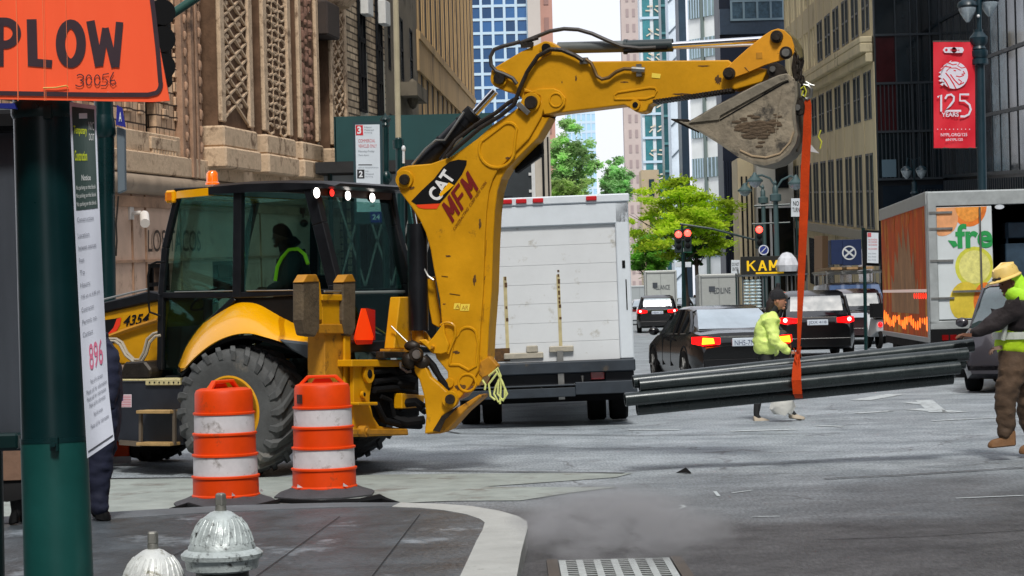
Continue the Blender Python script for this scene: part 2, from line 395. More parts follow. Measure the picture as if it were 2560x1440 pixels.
# pale concrete strip between the barrels and the machine
sheet('concrete_pavement', [(-60, 1215), (270, 1196), (520, 1196), (980, 1186), (1240, 1183), (1582, 1182), (1540, 1193), (1300, 1210), (1210, 1216), (1400, 1218), (1548, 1217), (1440, 1230), (1300, 1251), (1120, 1252), (960, 1259), (440, 1280), (-60, 1300)], .006, CONC, label='pale concrete strip in the roadway behind the barrels')
ZS = .13
ker_out = [(-200, 1300), (270, 1280), (440, 1270), (560, 1264), (720, 1259), (860, 1256), (1000, 1256), (1100, 1259), (1180, 1265), (1250, 1277), (1295, 1290), (1318, 1304), (1319, 1320), (1312, 1345), (1303, 1380), (1292, 1440), (1240, 1760), (1180, 2100)]
ker_in = [(-200, 1318), (270, 1297), (440, 1286), (560, 1279), (720, 1272), (860, 1267), (980, 1266), (1050, 1269), (1110, 1275), (1165, 1285), (1200, 1297), (1212, 1306), (1206, 1325), (1192, 1350), (1176, 1385), (1150, 1440), (1040, 1760), (920, 2100)]
mb = MB(); n = len(ker_out); vs = []
for a, b_ in zip(ker_out, ker_in):
    o = G(a[0], a[1], ZS); i = G(b_[0], b_[1], ZS); vs += [o, i, V((o.x, o.y, 0)), V((i.x, i.y, 0))]
fs = []
for k in range(n - 1):
    q = 4 * k; r = q + 4; fs += [(q, r, r + 1, q + 1), (q, q + 2, r + 2, r), (q + 1, r + 1, r + 3, q + 3)]
KERBD = mat('kerb_dark', C(92, 97, 101), .7, var=.25, vs=3, bump=.4, dirt_glint=C(140, 144, 144), ds=3, dt=.6)
mb.add(vs, fs, 0); mb.m = [1 if f[0] < 4 * 6 else 0 for f in mb.f]; tag(make('kerb', mb, [KERBM, KERBD], smooth=True), 'concrete kerb curving round the street corner, pale on the bend', None, None, 'structure')
pts = [G(x, y, ZS - .004) for x, y in ker_in] + [V((-12, 4, ZS - .004)), V((-14, 17, ZS - .004))]
mb = MB(); mb.add(pts, [tuple(range(len(pts)))]); tag(make('sidewalk', mb, SLATE), 'dark damp sidewalk inside the curved kerb', None, None, 'structure')
SEAM = mat('seam_dark', C(32, 33, 35), .8)
mb = MB()
def strip(mb, px, wpx, z):
    """thin flat ribbon on the ground along a pixel path"""
    L = [G(x, y, z) for x, y in px]; vs = []
    for i, p in enumerate(L):
        t = (L[min(i + 1, len(L) - 1)] - L[max(i - 1, 0)]).normalized(); nrm = V((-t.y, t.x, 0)) * wpx / 2; vs += [p - nrm, p + nrm]
    mb.add(vs, [(2 * i, 2 * i + 1, 2 * i + 3, 2 * i + 2) for i in range(len(L) - 1)])
for a, b_ in [((660, 1325), (1200, 1300)), ((380, 1370), (1175, 1368)), ((700, 1425), (1150, 1405)), ((1050, 1285), (930, 1440)), ((850, 1290), (640, 1440)), ((600, 1305), (330, 1440)), ((300, 1335), (660, 1325))]:
    strip(mb, [a, b_], .007, ZS + .002)
tag(make('sidewalk_joints', mb, SEAM), None, None, None, 'structure')
# worn painted marks, tar seams, spray marks
PAINT = mat('worn_road_paint', C(188, 196, 198), .7, var=.2, vs=6, dirt_glint=C(130, 134, 136), ds=6, dt=.5)
mb = MB()
for px, wd in [([(2140, 1033), (2228, 1027)], .16), ([(2270, 1005), (2330, 1012)], .2), ([(2278, 1022), (2400, 1030)], .3), ([(2310, 1000), (2345, 1030)], .25), ([(1570, 1074), (1700, 1074)], .12),
               ([(1825, 1078), (1990, 1073)], .16), ([(2040, 1063), (2110, 1066)], .12), ([(1830, 1232), (1880, 1225)], .03), ([(1880, 1291), (1950, 1290)], .035), ([(1787, 1228), (1797, 1240)], .03), ([(2330, 1052), (2560, 1040)], .1), ([(2390, 1245), (2560, 1238)], .04), ([(1880, 960), (2030, 955)], .4), ([(2150, 1000), (2240, 985)], .35)]:
    strip(mb, px, wd, .007)
tag(make('road_markings', mb, PAINT), None, None, None, 'structure')
mb = MB()
strip(mb, [(1560, 1274), (1600, 1277), (1660, 1277), (1700, 1272), (1712, 1266), (1700, 1262)], .035, .007)
tag(make('road_ring_marking', mb, PAINT), None, None, None, 'structure')
TAR = mat('tar_seam', C(48, 47, 48), .5)
mb = MB()
for px, wd in [([(1160, 1110), (1500, 1121), (1750, 1118)], .03), ([(1560, 1178), (1760, 1160), (1930, 1158), (2200, 1140)], .03), ([(2060, 1196), (2250, 1187), (2560, 1168)], .05), ([(2060, 1345), (2300, 1338), (2560, 1322)], .02), ([(960, 1174), (1400, 1180), (1560, 1182)], .07), ([(1100, 1075), (1150, 1083), (1600, 1088), (2100, 1082)], .05), ([(270, 1196), (520, 1193)], .1)]:
    strip(mb, px, wd, .011)
tag(make('tar_seams', mb, TAR), None, None, None, 'structure')
# storm drain grate
fr = Fr(G(1405, 1405).xy, .0)
dr = thing('storm_drain', 'pale iron storm drain grate set in dark asphalt with steam rising from it', 'drain', fr)
x1 = fr.inv(G(1668, 1405)).x; GR = mat('worn_iron', C(176, 182, 180), .45, var=.2, vs=12, metal=.1); yb = fr.inv(G(1500, 1400)).y
mb = MB(); hole = MB(); hole.bb(-.02, x1 + .02, -1.1, .02, .0, .004); make('pit_shade', hole, mat('shade_black', C(8, 8, 9), .9), dr)  # flat black sheet stands in for the shade below the grating
nb = 6
for i in range(nb + 1):
    x = i * x1 / nb; mb.bb(x - .022, x + .022, -1.08, 0, .009, .012)
for j in range(13):
    mb.bb(.0, x1, -1.08 + j * .09 - .011, -1.08 + j * .09 + .011, .006, .009)
make('grating', mb, GR, dr)
mb = MB(); mb.bb(x1 + .03, x1 + .1, -1.1, .0, .002, .02); mb.bb(-.1, -.03, -1.1, 0, .002, .02); make('frame', mb, mat('rusty_rim', C(78, 70, 62), .7, var=.3), dr)
# steam
def steam():
    m = bpy.data.materials.new('steam'); m.use_nodes = True; nt = m.node_tree; N = nt.nodes; Lk = nt.links; N.remove(N['Principled BSDF'])
    pv = N.new('ShaderNodeVolumePrincipled'); pv.inputs['Color'].default_value = (.95, .95, .97, 1); pv.inputs['Anisotropy'].default_value = .2
    tc = N.new('ShaderNodeTexCoord'); sx = N.new('ShaderNodeSeparateXYZ'); Lk.new(tc.outputs['Generated'], sx.inputs[0])
    n = N.new('ShaderNodeTexNoise'); n.inputs['Scale'].default_value = 3.2; n.inputs['Detail'].default_value = 6; n.inputs['Distortion'].default_value = 1.2
    mp = N.new('ShaderNodeMapping'); mp.inputs['Scale'].default_value = (.8, .6, 1.6); Lk.new(tc.outputs['Object'], mp.inputs[0]); Lk.new(mp.outputs[0], n.inputs['Vector'])
    # distance from the centre of the box -> soft ball falloff
    vm = N.new('ShaderNodeVectorMath'); vm.operation = 'SUBTRACT'; vm.inputs[1].default_value = (.42, .45, .1); Lk.new(tc.outputs['Generated'], vm.inputs[0])
    ln = N.new('ShaderNodeVectorMath'); ln.operation = 'LENGTH'; Lk.new(vm.outputs[0], ln.inputs[0])
    mr = N.new('ShaderNodeMapRange'); mr.interpolation_type = 'SMOOTHSTEP'; mr.inputs[1].default_value = .0; mr.inputs[2].default_value = .47; mr.inputs[3].default_value = 1; mr.inputs[4].default_value = 0; Lk.new(ln.outputs['Value'], mr.inputs[0])
    m2 = N.new('ShaderNodeMapRange'); m2.inputs[1].default_value = .42; m2.inputs[2].default_value = .66; Lk.new(n.outputs['Fac'], m2.inputs[0])
    mu = N.new('ShaderNodeMath'); mu.operation = 'MULTIPLY'; Lk.new(mr.outputs[0], mu.inputs[0]); Lk.new(m2.outputs[0], mu.inputs[1])
    m3 = N.new('ShaderNodeMath'); m3.operation = 'MULTIPLY'; m3.inputs[1].default_value = 9.; Lk.new(mu.outputs[0], m3.inputs[0]); Lk.new(m3.outputs[0], pv.inputs['Density'])
    Lk.new(pv.outputs[0], N['Material Output'].inputs['Volume']); return m
mb = MB(); a = G(1380, 1440); b_ = G(1900, 1440); mb.bb(a.x - .3, b_.x + .3, a.y - .2, a.y + 3.6, .03, .75)
tag(make('steam', mb, steam()), 'thin pale steam drifting from the storm drain', None, None, 'stuff')
# small rubber wedge lying on the road
p = G(1715, 1184); mb = MB(); mb.add([(p.x - .1, p.y, .008), (p.x + .05, p.y - .05, .008), (p.x + .05, p.y + .06, .008), (p.x, p.y, .06)], [(0, 1, 2), (0, 1, 3), (1, 2, 3), (0, 2, 3)])
tag(make('rubber_scrap', mb, RUBD), 'small dark triangular scrap lying alone on the grey road', 'scrap')
# ---------------------------------------------------------------- backhoe loader
A_ = rad(28); fwd = V((-math.cos(A_), math.sin(A_), 0)); lef = V((-math.sin(A_), -math.cos(A_), 0))
_wn = G(612, 1190); _o = _wn - lef * .9
MF = Fr((_o.x, _o.y), math.pi - A_)
BH = thing('backhoe_loader', 'yellow backhoe loader with raised digging arm parked across the street', 'backhoe loader', MF)
def mpr(px, y, dy, **k):       # pixel outline on plane y of the machine, extruded by dy
    mb = MB(); mb.prism([(lambda q: (q.x, y, q.z))(MF.L(a, b, y)) for a, b in px], (0, dy, 0)); return mb
def Lp(px, py, y): q = MF.L(px, py, y); return V((q.x, y, q.z))
def LXp(px, py, x): q = MF.LX(px, py, x); return V((x, q.y, q.z))
# ---- tyres
def tyre(x, y, Rr, wd, out, rim=YEL, rub=RUB, lugs=22):
    wh = None
    mb = MB(); My = Matrix.Rotation(-math.pi / 2, 3, 'X')      # z -> y
    h = wd / 2; r0 = Rr * .5
    prof = [(r0, -h * .8), (r0 * 1.06, -h * .92), (Rr * .72, -h * 1.04), (Rr * .86, -h), (Rr * .935, -h * .86), (Rr * .955, -h * .5), (Rr * .96, 0), (Rr * .955, h * .5), (Rr * .935, h * .86), (Rr * .86, h), (Rr * .72, h * 1.04), (r0 * 1.06, h * .92), (r0, h * .8)]
    mb.lathe(prof, 48, (x, y, Rr), My, cap=False)
    # chevron lugs wrapping over the shoulder
    for side in (-1, 1):
        for k in range(lugs):
            a0 = 2 * math.pi * (k + (.5 if side > 0 else 0)) / lugs
            def pt(u, r, da): 
                a = a0 + da; return V((x + r * math.sin(a), y + side * u, Rr + r * math.cos(a)))
            secs = []
            for (u, rb, rt, da, w_) in [(-.01, Rr * .95, Rr * 1.0, .30, .055), (h * .5, Rr * .95, Rr * 1.0, .17, .055), (h * .93, Rr * .92, Rr * .992, .05, .062), (h * 1.06, Rr * .84, Rr * .93, .0, .07), (h * 1.06, Rr * .76, Rr * .80, -.02, .06)]:
                u2 = u if u < h * 1.0 else h * .98
                secs.append([pt(u2, rb, da - w_), pt(u if u < h else h * 1.07, rt, da - w_ * .7), pt(u if u < h else h * 1.07, rt, da + w_ * .7), pt(u2, rb, da + w_)])
            mb.loft(secs)
    t = make('tyre', mb, rub, BH, smooth=True)
    mb = MB(); o = out
    prof = [(r0 * 1.1, o * h * .93), (r0 * 1.04, o * h * .97), (r0 * .97, o * h * .9), (r0 * .93, o * h * .55), (r0 * .82, o * h * .35), (r0 * .4, o * h * .3), (r0 * .36, o * h * .5), (r0 * .2, o * h * .5), (.001, o * h * .5)]
    mb.lathe(prof, 40, (x, y, Rr), My, cap=False)
    for k in range(8):
        a = k * math.pi / 4; mb.cyl((x + r0 * .55 * math.cos(a), y + o * h * .32, Rr + r0 * .55 * math.sin(a)), (x + r0 * .55 * math.cos(a), y + o * h * .42, Rr + r0 * .55 * math.sin(a)), .022, n=6)
    make('wheel_rim', mb, rim, t, smooth=True)
RT = .655
tyre(0, .9, RT, .50, 1); tyre(0, -.86, RT, .5, 1, rub=RUB)
FX = 2.3
tyre(FX, .82, .52, .4, 1, rub=RUBD, lugs=18); tyre(FX, -.66, .52, .4, 1, rub=RUBD, lugs=18)
mb = MB(); mb.cyl((0, .8, RT), (0, -.8, RT), .13); mb.cyl((FX, .75, .46), (FX, -.75, .46), .08); mb.bb(-.9, 3.2, -.36, .36, .42, .86); make('chassis', mb, BLKM, BH, bevel=.02)
# ---- fender
yA, yB, yC = .62, 1.05, 1.12
outer = [(449, 920), (463, 869), (506, 808), (553, 772), (589, 752), (618, 748), (650, 754), (700, 783), (759, 817), (810, 850)]
crease = [(451, 920), (478, 878), (517, 838), (555, 816), (590, 807), (622, 808), (655, 817), (700, 836), (759, 850), (806, 866)]
inner = [(462, 920), (485, 895), (520, 866), (556, 846), (593, 835), (628, 834), (660, 842), (694, 852), (750, 872), (800, 880)]
def smoothpx(L, k=4):
    out = []
    for i in range(len(L) - 1):
        p0, p1, p2, p3 = L[max(i - 1, 0)], L[i], L[i + 1], L[min(i + 2, len(L) - 1)]
        for j in range(k):
            t = j / k; out.append(tuple(.5 * ((2 * p1[d]) + (p2[d] - p0[d]) * t + (2 * p0[d] - 5 * p1[d] + 4 * p2[d] - p3[d]) * t * t + (3 * p1[d] - p0[d] - 3 * p2[d] + p3[d]) * t ** 3) for d in (0, 1)))
    return out + [L[-1]]
outer, crease, inner = smoothpx(outer), smoothpx(crease), smoothpx(inner)
secs = []
for a, b, c in zip(outer, crease, inner):
    A, B, Cc = Lp(*a, yA), Lp(*b, yB), Lp(*c, yC)
    secs.append([A, A.lerp(B, .5) + V((0, .03, .02)), B, Cc, Cc + V((0, -.02, -.005)), B + V((0, -.04, -.03)), A + V((0, 0, -.04))])
mb = MB(); mb.loft(secs[:-7]); make('fender', mb, YELF, BH, smooth=True)
mb = MB(); mb.loft([[p * 1 for p in s_] for s_ in secs[28:]]); make('fender_rear_lip', mb, YELF, BH, smooth=True)
fl = mpr([(694, 848), (806, 862), (812, 870), (811, 889), (790, 896), (763, 895), (727, 875)], 1.14, -.5); make('mud_flap', fl, mat('flap_grey', C(62, 70, 76), .55, var=.15), BH, bevel=.02)
# inner wheel arch
secs = []
for c in [(452, 930)] + inner + [(815, 960)]:
    A = Lp(*c, 1.08); secs.append([A + V((0, 0, -.02)), A + V((0, -.62, -.02)), A + V((0, -.62, -.05)), A + V((0, 0, -.05))])
mb = MB(); mb.loft(secs); make('wheel_arch', mb, BLKM, BH)
# fender on the far side
mb = MB(); mb.loft([[V((p.x, -p.y, p.z)) for p in s_] for s_ in [[Lp(*a, yA), Lp(*b, yB), Lp(*c, yC), Lp(*c, yC) + V((0, -.1, -.03))] for a, b, c in zip(outer, crease, inner)]]); make('fender', mb, YELF, BH, smooth=True)
# ---- hood and front
hb = mpr([(150, 815), (262, 779), (330, 764), (392, 750), (402, 752), (402, 812), (393, 912), (300, 912), (150, 912)], .52, -1.04); make('hood', hb, YEL, BH, bevel=.02)
hb = mpr([(150, 800), (262, 754), (330, 738), (372, 727), (400, 732), (404, 748), (392, 752), (330, 766), (262, 781), (150, 817)], .56, -1.12); make('hood_cover', hb, BLK, BH, bevel=.015)
mb = MB(); mb.tube([Lp(150, 792, .57), Lp(262, 748, .57), Lp(330, 731, .57), Lp(372, 722, .57)], .012, 6); make('hood_trim', mb, STL, BH, smooth=True)
dz = .525
mb = MB()
def flat(mb, px, y, m=0): mb.add([Lp(a, b, y) for a, b in px], [tuple(range(len(px)))], m)
flat(mb, [(150, 822), (262, 800), (303, 794), (285, 834), (150, 860)], dz, 0); flat(mb, [(303, 794), (300, 812), (290, 829), (268, 836), (283, 820), (292, 797)], dz + .003, 1)
textpx(mb, '4354', MF, dz + .004, (307, 816), (371, 808), (310, 790), 2, .2, .02)
RED_ = mat('stripe_red', C(232, 60, 30), .4)
make('number_decal', mb, [BLKM, RED_, BLKM], BH)
mb = MB(); mb.tube([Lp(150, 868, .56), Lp(262, 845, .56), Lp(330, 820, .56), Lp(395, 800, .56)], .025, 6); make('hood_crease', mb, YELD, BH, smooth=True)
mb = MB()
for pts, y in [([(266, 847), (290, 847), (305, 856), (318, 882), (335, 899), (350, 899), (360, 880), (368, 848), (384, 834), (400, 830)], .7), ([(266, 852), (288, 853), (300, 862), (314, 888), (335, 906), (354, 905), (366, 884), (374, 856), (388, 841), (402, 838)], .73)]:
    mb.tube([Lp(a, b, y) for a, b in pts], .016, 6)
make('hydraulic_hose', mb, mat('hose_pale', C(164, 156, 140), .5), BH, smooth=True)
mb = MB(); mb.tube([Lp(372, 760, .8), Lp(370, 690, .8), Lp(376, 662, .8), (Lp(392, 655, .8)), Lp(412, 655, .8)], .012, 6); mb.tube([Lp(372, 760, .8), Lp(374, 780, .8), Lp(402, 790, .75)], .012, 6); make('grab_rail', mb, BLKM, BH, smooth=True)
# battery box, step and fuel tank
ty = .96
mb = mpr([(286, 952), (460, 948), (460, 1112), (300, 1112), (286, 1095)], ty, -.6); tk = make('tool_box', mb, mat('tank_black', C(34, 38, 46), .45, var=.25, vs=3), BH, bevel=.015)
mb = mpr([(310, 905), (360, 902), (378, 925), (372, 948), (300, 950), (300, 930)], .86, -.4); make('filler_housing', mb, GRSE, BH, bevel=.02)
mb = MB(); mb.tube([Lp(296, 950, ty + .01), Lp(366, 950, ty + .01)], .012, 6); a, b = Lp(366, 957, ty + .01), Lp(453, 957, ty + .01)
mb.bb(a.x, b.x, ty - .3, ty + .03, a.z - .025, a.z + .04); make('step_plate', mb, mat('pale_step', C(212, 200, 150), .5, var=.2, vs=20, metal=.3), BH, bevel=.006)
mb = MB()
for q in range(7):
    p = Lp(374 + q * 12, 956, ty + .035); mb.cyl(p, p + V((0, .003, 0)), .009, n=8)
make('step_plate_hole', mb, BLKM, BH)
STEPY = mat('step_yellow', C(178, 146, 96), .5, var=.3, metal=.2)
for (u, v) in ((1029, 352), (1109, 352)):
    mb = MB(); a, b = Lp(352, u, ty + .12), Lp(436, u, ty + .12); mb.bb(a.x, b.x, ty + .02, ty + .2, a.z - .016, a.z + .016); make('step', mb, STEPY, BH, bevel=.004)
mb = MB(); 
for c in (352, 436): mb.beam(Lp(c, 1024, ty + .12), Lp(c, 1112, ty + .12), .03, .03)
mb.beam(Lp(300, 1106, ty + .02), Lp(352, 1110, ty + .02), .03, .05); make('step_frame', mb, mat('frame_brown', C(92, 82, 70), .6, var=.3), BH)
# flag decal on the box
mb = MB(); a, b, c = Lp(291, 1018, ty + .004), Lp(329, 1018, ty + .004), Lp(291, 986, ty + .004); r = b - a; u = c - a
q = lambda x, y, o=0: a + r * x + u * y + V((0, o, 0))
mb.add([q(0, 0), q(1, 0), q(1, 1), q(0, 1)], [(0, 1, 2, 3)], 0)
for k in range(7): mb.add([q(.04, .06 + k * .13, .001), q(.96, .06 + k * .13, .001), q(.96, .12 + k * .13, .001), q(.04, .12 + k * .13, .001)], [(0, 1, 2, 3)], 1)
mb.add([q(.04, .5, .002), q(.45, .5, .002), q(.45, .96, .002), q(.04, .96, .002)], [(0, 1, 2, 3)], 2)
make('flag_decal', mb, [mat('decal_white', C(214, 200, 206), .5), mat('decal_red', C(196, 110, 120), .5), mat('decal_blue', C(40, 50, 110), .5)], tk)
# ---- cab: side at y=.68, rear corner by pixel
CY_ = .70
def bar(name, pts, wd, hh, m=BLK, **k):
    mb = MB()
    for a, b in zip(pts[:-1], pts[1:]): mb.beam(a, b, wd, hh)
    return make(name, mb, m, BH, bevel=.008, **k)
xr_t = Lp(787, 480, CY_).x; xr_b = Lp(852, 870, CY_).x
zt = Lp(600, 478, CY_).z
for s_ in (1, -1):
    f = lambda px, py: (lambda p: V((p.x, s_ * CY_, p.z)))(Lp(px, py, CY_))
    bar('front_pillar', [f(446, 486), f(414, 620), f(405, 735), f(402, 925)], .07, .06)
    bar('centre_pillar', [f(598, 474), f(596, 745)], .1, .08)
    bar('centre_pillar', [f(590, 745), f(520, 810), f(450, 930)], .06, .06)
    bar('rear_pillar', [f(779, 472), f(800, 560), f(838, 712), f(858, 870)], .1, .13)
    bar('side_rail', [f(440, 480), f(598, 472), f(700, 471), f(785, 476)], .08, .075)
    bar('side_rail', [f(403, 738), f(598, 738), f(770, 730), f(840, 730)], .06, .06)
    bar('window_trim', [f(440, 730), f(588, 727)], .075, .012, STL); bar('window_trim', [f(620, 727), f(752, 725)], .075, .012, STL)
    for nm, pl in (('door_window', [(446, 488), (590, 480), (588, 735), (412, 735), (418, 620)]), ('side_window', [(610, 480), (770, 484), (790, 560), (832, 735), (610, 735)]), ('lower_window', [(410, 745), (580, 745), (520, 800), (450, 920), (410, 920)])):
        mb = MB(); mb.prism([f(*p) - V((0, s_ * .01, 0)) for p in pl], (0, -s_ * .008, 0)); make(nm, mb, CABG, BH)
    mb = MB(); mb.prism([f(*p) for p in [(596, 745), (850, 738), (858, 870), (800, 860), (700, 800), (640, 760), (600, 762), (560, 776)]], (0, -s_ * .05, 0)); make('side_panel', mb, BLKM, BH)
# body tub under the cab
xf_ = Lp(402, 925, CY_).x
mb = MB(); mb.bb(xr_b + .05, xf_, -.66, .66, .62, 1.0); make('cab_floor', mb, BLKM, BH, bevel=.02)
# roof
xa, xb = Lp(424, 480, .76).x, Lp(790, 470, .76).x - .12
zr0, zr1 = zt + .03, zt + .12
mb = MB(); secs = []
for x, z0, z1, h in [(xb - .06, .0, .03, .7), (xb + .02, -.02, .055, .77), (xb + .5, -.02, .085, .78), ((xa + xb) / 2, -.02, .095, .78), (xa - .5, -.02, .085, .78), (xa - .5, -.02, .085, .78)]:
    secs.append([V((x, -h, zt + z0)), V((x, -h, zt + z1 - .03)), V((x, -h * .85, zt + z1)), V((x, h * .85, zt + z1)), V((x, h, zt + z1 - .03)), V((x, h, zt + z0))])
mb.loft(secs[:-1]); make('roof', mb, BLK, BH, smooth=True)
mb = MB(); secs = []
for x, z0, z1, h in [(xa - .5, -.03, .075, .775), (xa - .1, -.04, .06, .77), (xa, -.06, .03, .72), (xa + .04, -.1, .0, .7)]:
    secs.append([V((x, -h, zt + z0)), V((x, -h, zt + z1 - .03)), V((x, -h * .85, zt + z1)), V((x, h * .85, zt + z1)), V((x, h, zt + z1 - .03)), V((x, h, zt + z0))])
mb.loft(secs); make('roof_front', mb, YELF, BH, smooth=True)
mb = MB(); p = Lp(432, 492, .72); mb.box(p, (.11, .12, .13)); lb = make('work_lamp', mb, YELF, BH, bevel=.015)
mb = MB(); mb.box(p + V((.06, 0, 0)), (.01, .09, .08)); mb.box(p + V((0, .062, 0)), (.06, .01, .08)); make('lamp_lens', mb, mat('amber_lens', C(220, 120, 30), .2, coat=1), lb)
# beacon
mb = MB(); p = MF.L(531, 462, .3); p = V((p.x, .3, p.z)); mb.lathe([(.075, 0), (.075, .02), (.062, .03), (.06, .12), (.04, .145), (.001, .15)], 20, p); bc = make('beacon', mb, mat('beacon_amber', C(236, 110, 20), .15, emit=.25, coat=1, var=.3, vs=20), BH, smooth=True)
mb = MB(); mb.box(p + V((0, .045, .08)), (.05, .02, .07)); make('beacon_lamp', mb, mat('beacon_lit', C(255, 210, 110), .2, emit=1.2), bc)
# rear of cab
xq = xr_t - .06
RC = lambda px, py: LXp(px, py, xq)
yf = -.68
def rp(y, t):  # rear corner line at height fraction: t=0 top,1 bottom
    return V((xr_t + (xr_b - xr_t) * t - .03, y, zt + (Lp(852, 870, CY_).z - zt) * t))
bar('rear_pillar', [rp(-CY_, 0), rp(-CY_, .5), rp(-CY_, 1)], .07, .07)
bar('rear_rail', [rp(-CY_, .02), rp(CY_, .02)], .06, .12, mat('lamp_panel', C(74, 44, 26), .5, var=.3))
bar('rear_rail', [rp(-CY_, .66), rp(CY_, .66)], .03, .03, mat('wiper_pale', C(120, 128, 126), .4))
bar('rear_rail', [rp(-CY_, 1), rp(CY_, 1)], .08, .1)
mb = MB(); mb.prism([rp(-CY_ + .03, .08), rp(CY_ - .03, .08), rp(CY_ - .03, .98), rp(-CY_ + .03, .98)], (.008, 0, 0)); make('rear_window', mb, CABG, BH)
mb = MB(); mb.prism([V((xf_ + .02, -.66, .95)), V((xf_ + .02, .66, .95)), V((Lp(446, 488, .7).x, .66, zt)), V((Lp(446, 488, .7).x, -.66, zt))], (.008, 0, 0)); make('windshield', mb, CABG, BH)
LW = mat('lamp_lit', (1, .93, .86, 1), .3, emit=3.2); LR = mat('tail_lit', (1, .03, .02, 1), .3, emit=1.6)
for px, py, m_, r_ in ((793, 482, LW, .052), (871, 489, LW, .047), (831, 482, LR, .036), (932, 494, LW, .047)):
    q = LXp(px, py, xr_t - .09); mb = MB(); mb.tube([q + V((.05, 0, 0)), q + V((.01, 0, 0))], [r_ * .7, r_ * 1.15], 16); hh = make('work_lamp', mb, BLKM, BH, smooth=True)
    mb = MB(); mb.tube([q + V((.008, 0, 0)), q, q - V((.012, 0, 0))], [r_, r_ * .95, r_ * .5], 16); make('lamp_lens', mb, m_, hh, smooth=True)
# interior: seat, levers, wheel
mb = MB(); mb.bb(-.3, .3, -.27, .27, 1.15, 1.32); mb.prism([(-.33, -.25, 1.3), (-.2, -.25, 1.3), (-.3, -.25, 2.0), (-.42, -.25, 2.0)], (0, .5, 0)); make('seat', mb, BLKM, BH, bevel=.04, seg=2)
mb = MB(); mb.lathe([(.2, -.015), (.22, 0), (.2, .015)], 24, (1.05, 0, 1.78), Matrix.Rotation(.6, 3, 'Y'), cap=False); mb.cyl((1.1, 0, 1.0), (1.05, 0, 1.78), .05); mb.bb(.95, 1.3, -.4, .4, 1.0, 1.5); make('steering_console', mb, mat('console_grey', C(40, 44, 46), .6, var=.2), BH, smooth=True)
for x, y, z0, z1 in ((-.55, .25, 1.3, 1.75), (-.55, -.05, 1.3, 1.72), (.45, .5, 1.1, 1.62)):
    mb = MB(); mb.cyl((x, y, z0), (x - .03, y, z1), .012, n=6); mb.ball((x - .03, y, z1), .032); make('lever', mb, STL, BH, smooth=True)
mb = MB(); mb.ball(Lp(760, 558, .45), .045, (1, 1, .9)); mb.cyl(Lp(757, 535, .45), Lp(757, 520, .45), .03); mb.cyl(Lp(757, 520, .45), Lp(758, 545, .45), .01); make('cab_fan', mb, GRSE, BH, smooth=True)
# triangle reflector
xt = -1.15
mb = MB(); tri = [(905, 771), (914, 771), (934, 842), (930, 858), (892, 860), (886, 846)]
mb.prism([LXp(a, b, xt) for a, b in tri], (.01, 0, 0)); make('warning_triangle', mb, mat('triangle_orange', C(255, 62, 10), .4, emit=.25), BH)
mb = MB(); mb.prism([LXp(a, b, xt - .004) for a, b in [(889, 850), (933, 850), (930, 860), (892, 862)]], (.003, 0, 0)); mb.prism([LXp(a, b, xt + .012) for a, b in [(916, 770), (938, 775), (938, 850), (925, 850)]], (.01, 0, 0)); make('reflector_edge', mb, mat('triangle_red', C(190, 24, 16), .4), BH)
# ---- rear main frame
xq = -1.28
def rprism(px, x, dx): mb = MB(); mb.prism([LXp(a, b, x) for a, b in px], (dx, 0, 0)); return mb
def rbox(name, x0, y0, x1, y1, xx, dx, m=YEL, bevel=.008): return make(name, rprism([(x0, y0), (x1, y0), (x1, y1), (x0, y1)], xx, dx), m, BH, bevel=bevel)
rbox('main_frame', 880, 899, 1040, 917, xq - .06, .2)
make('main_frame', rprism([(884, 915), (938, 913), (933, 945), (925, 990), (925, 1005), (933, 1040), (950, 1066), (1020, 1072), (1022, 1088), (884, 1092)], xq, .05), YEL, BH, bevel=.008)
rbox('main_frame', 884, 1072, 1020, 1087, xq - .1, .24, YELD)
rbox('main_frame', 896, 1005, 945, 1013, xq - .12, .12)
mb = MB(); mb.bb(-1.2, -.6, -.55, .75, .5, 1.05); make('rear_housing', mb, BLKM, BH, bevel=.03)
for cx, cy in ((918, 935), (905, 986)):
    q = LXp(cx, cy, xq - .01); mb = MB(); mb.tube([q, q - V((.03, 0, 0))], [.09 if cy < 950 else .035] * 2, 20); qq = make('frame_boss', mb, YEL, BH, smooth=True)
    mb = MB(); mb.ball(q - V((.03, 0, 0)), .045 if cy < 950 else .02, (.3, 1, 1)); make('boss_hole', mb, BLKM, qq)
mb = MB(); q = LXp(900, 1078, xq - .06); mb.cyl(q, q - V((.08, 0, 0)), .055); mb.cyl(q - V((.08, 0, 0)), q - V((.1, 0, 0)), .03); make('frame_pin', mb, YELD, BH, smooth=True)
for pts, r_ in [([(930, 930), (975, 925), (1020, 940), (1050, 935)], .03), ([(935, 955), (980, 948), (1030, 960)], .03), ([(935, 975), (985, 970), (1040, 985)], .035), ([(1000, 1022), (1050, 1020), (1062, 1030)], .03), ([(940, 1010), (960, 1050), (1000, 1062), (1050, 1065)], .035), ([(950, 990), (975, 1000), (985, 1040)], .025)]:
    mb = MB(); mb.tube([LXp(a, b, xq - .02) for a, b in pts], r_, 8); make('hydraulic_hose', mb, BLKM, BH, smooth=True)
make('slide_block', rprism([(1005, 983), (1062, 988), (1060, 1018), (1005, 1022)], xq - .1, .1), YEL, BH, bevel=.01)
make('swing_cylinder', rprism([(960, 878), (1040, 880), (1040, 893), (960, 896)], xq - .14, .1), GRSE, BH, bevel=.01)
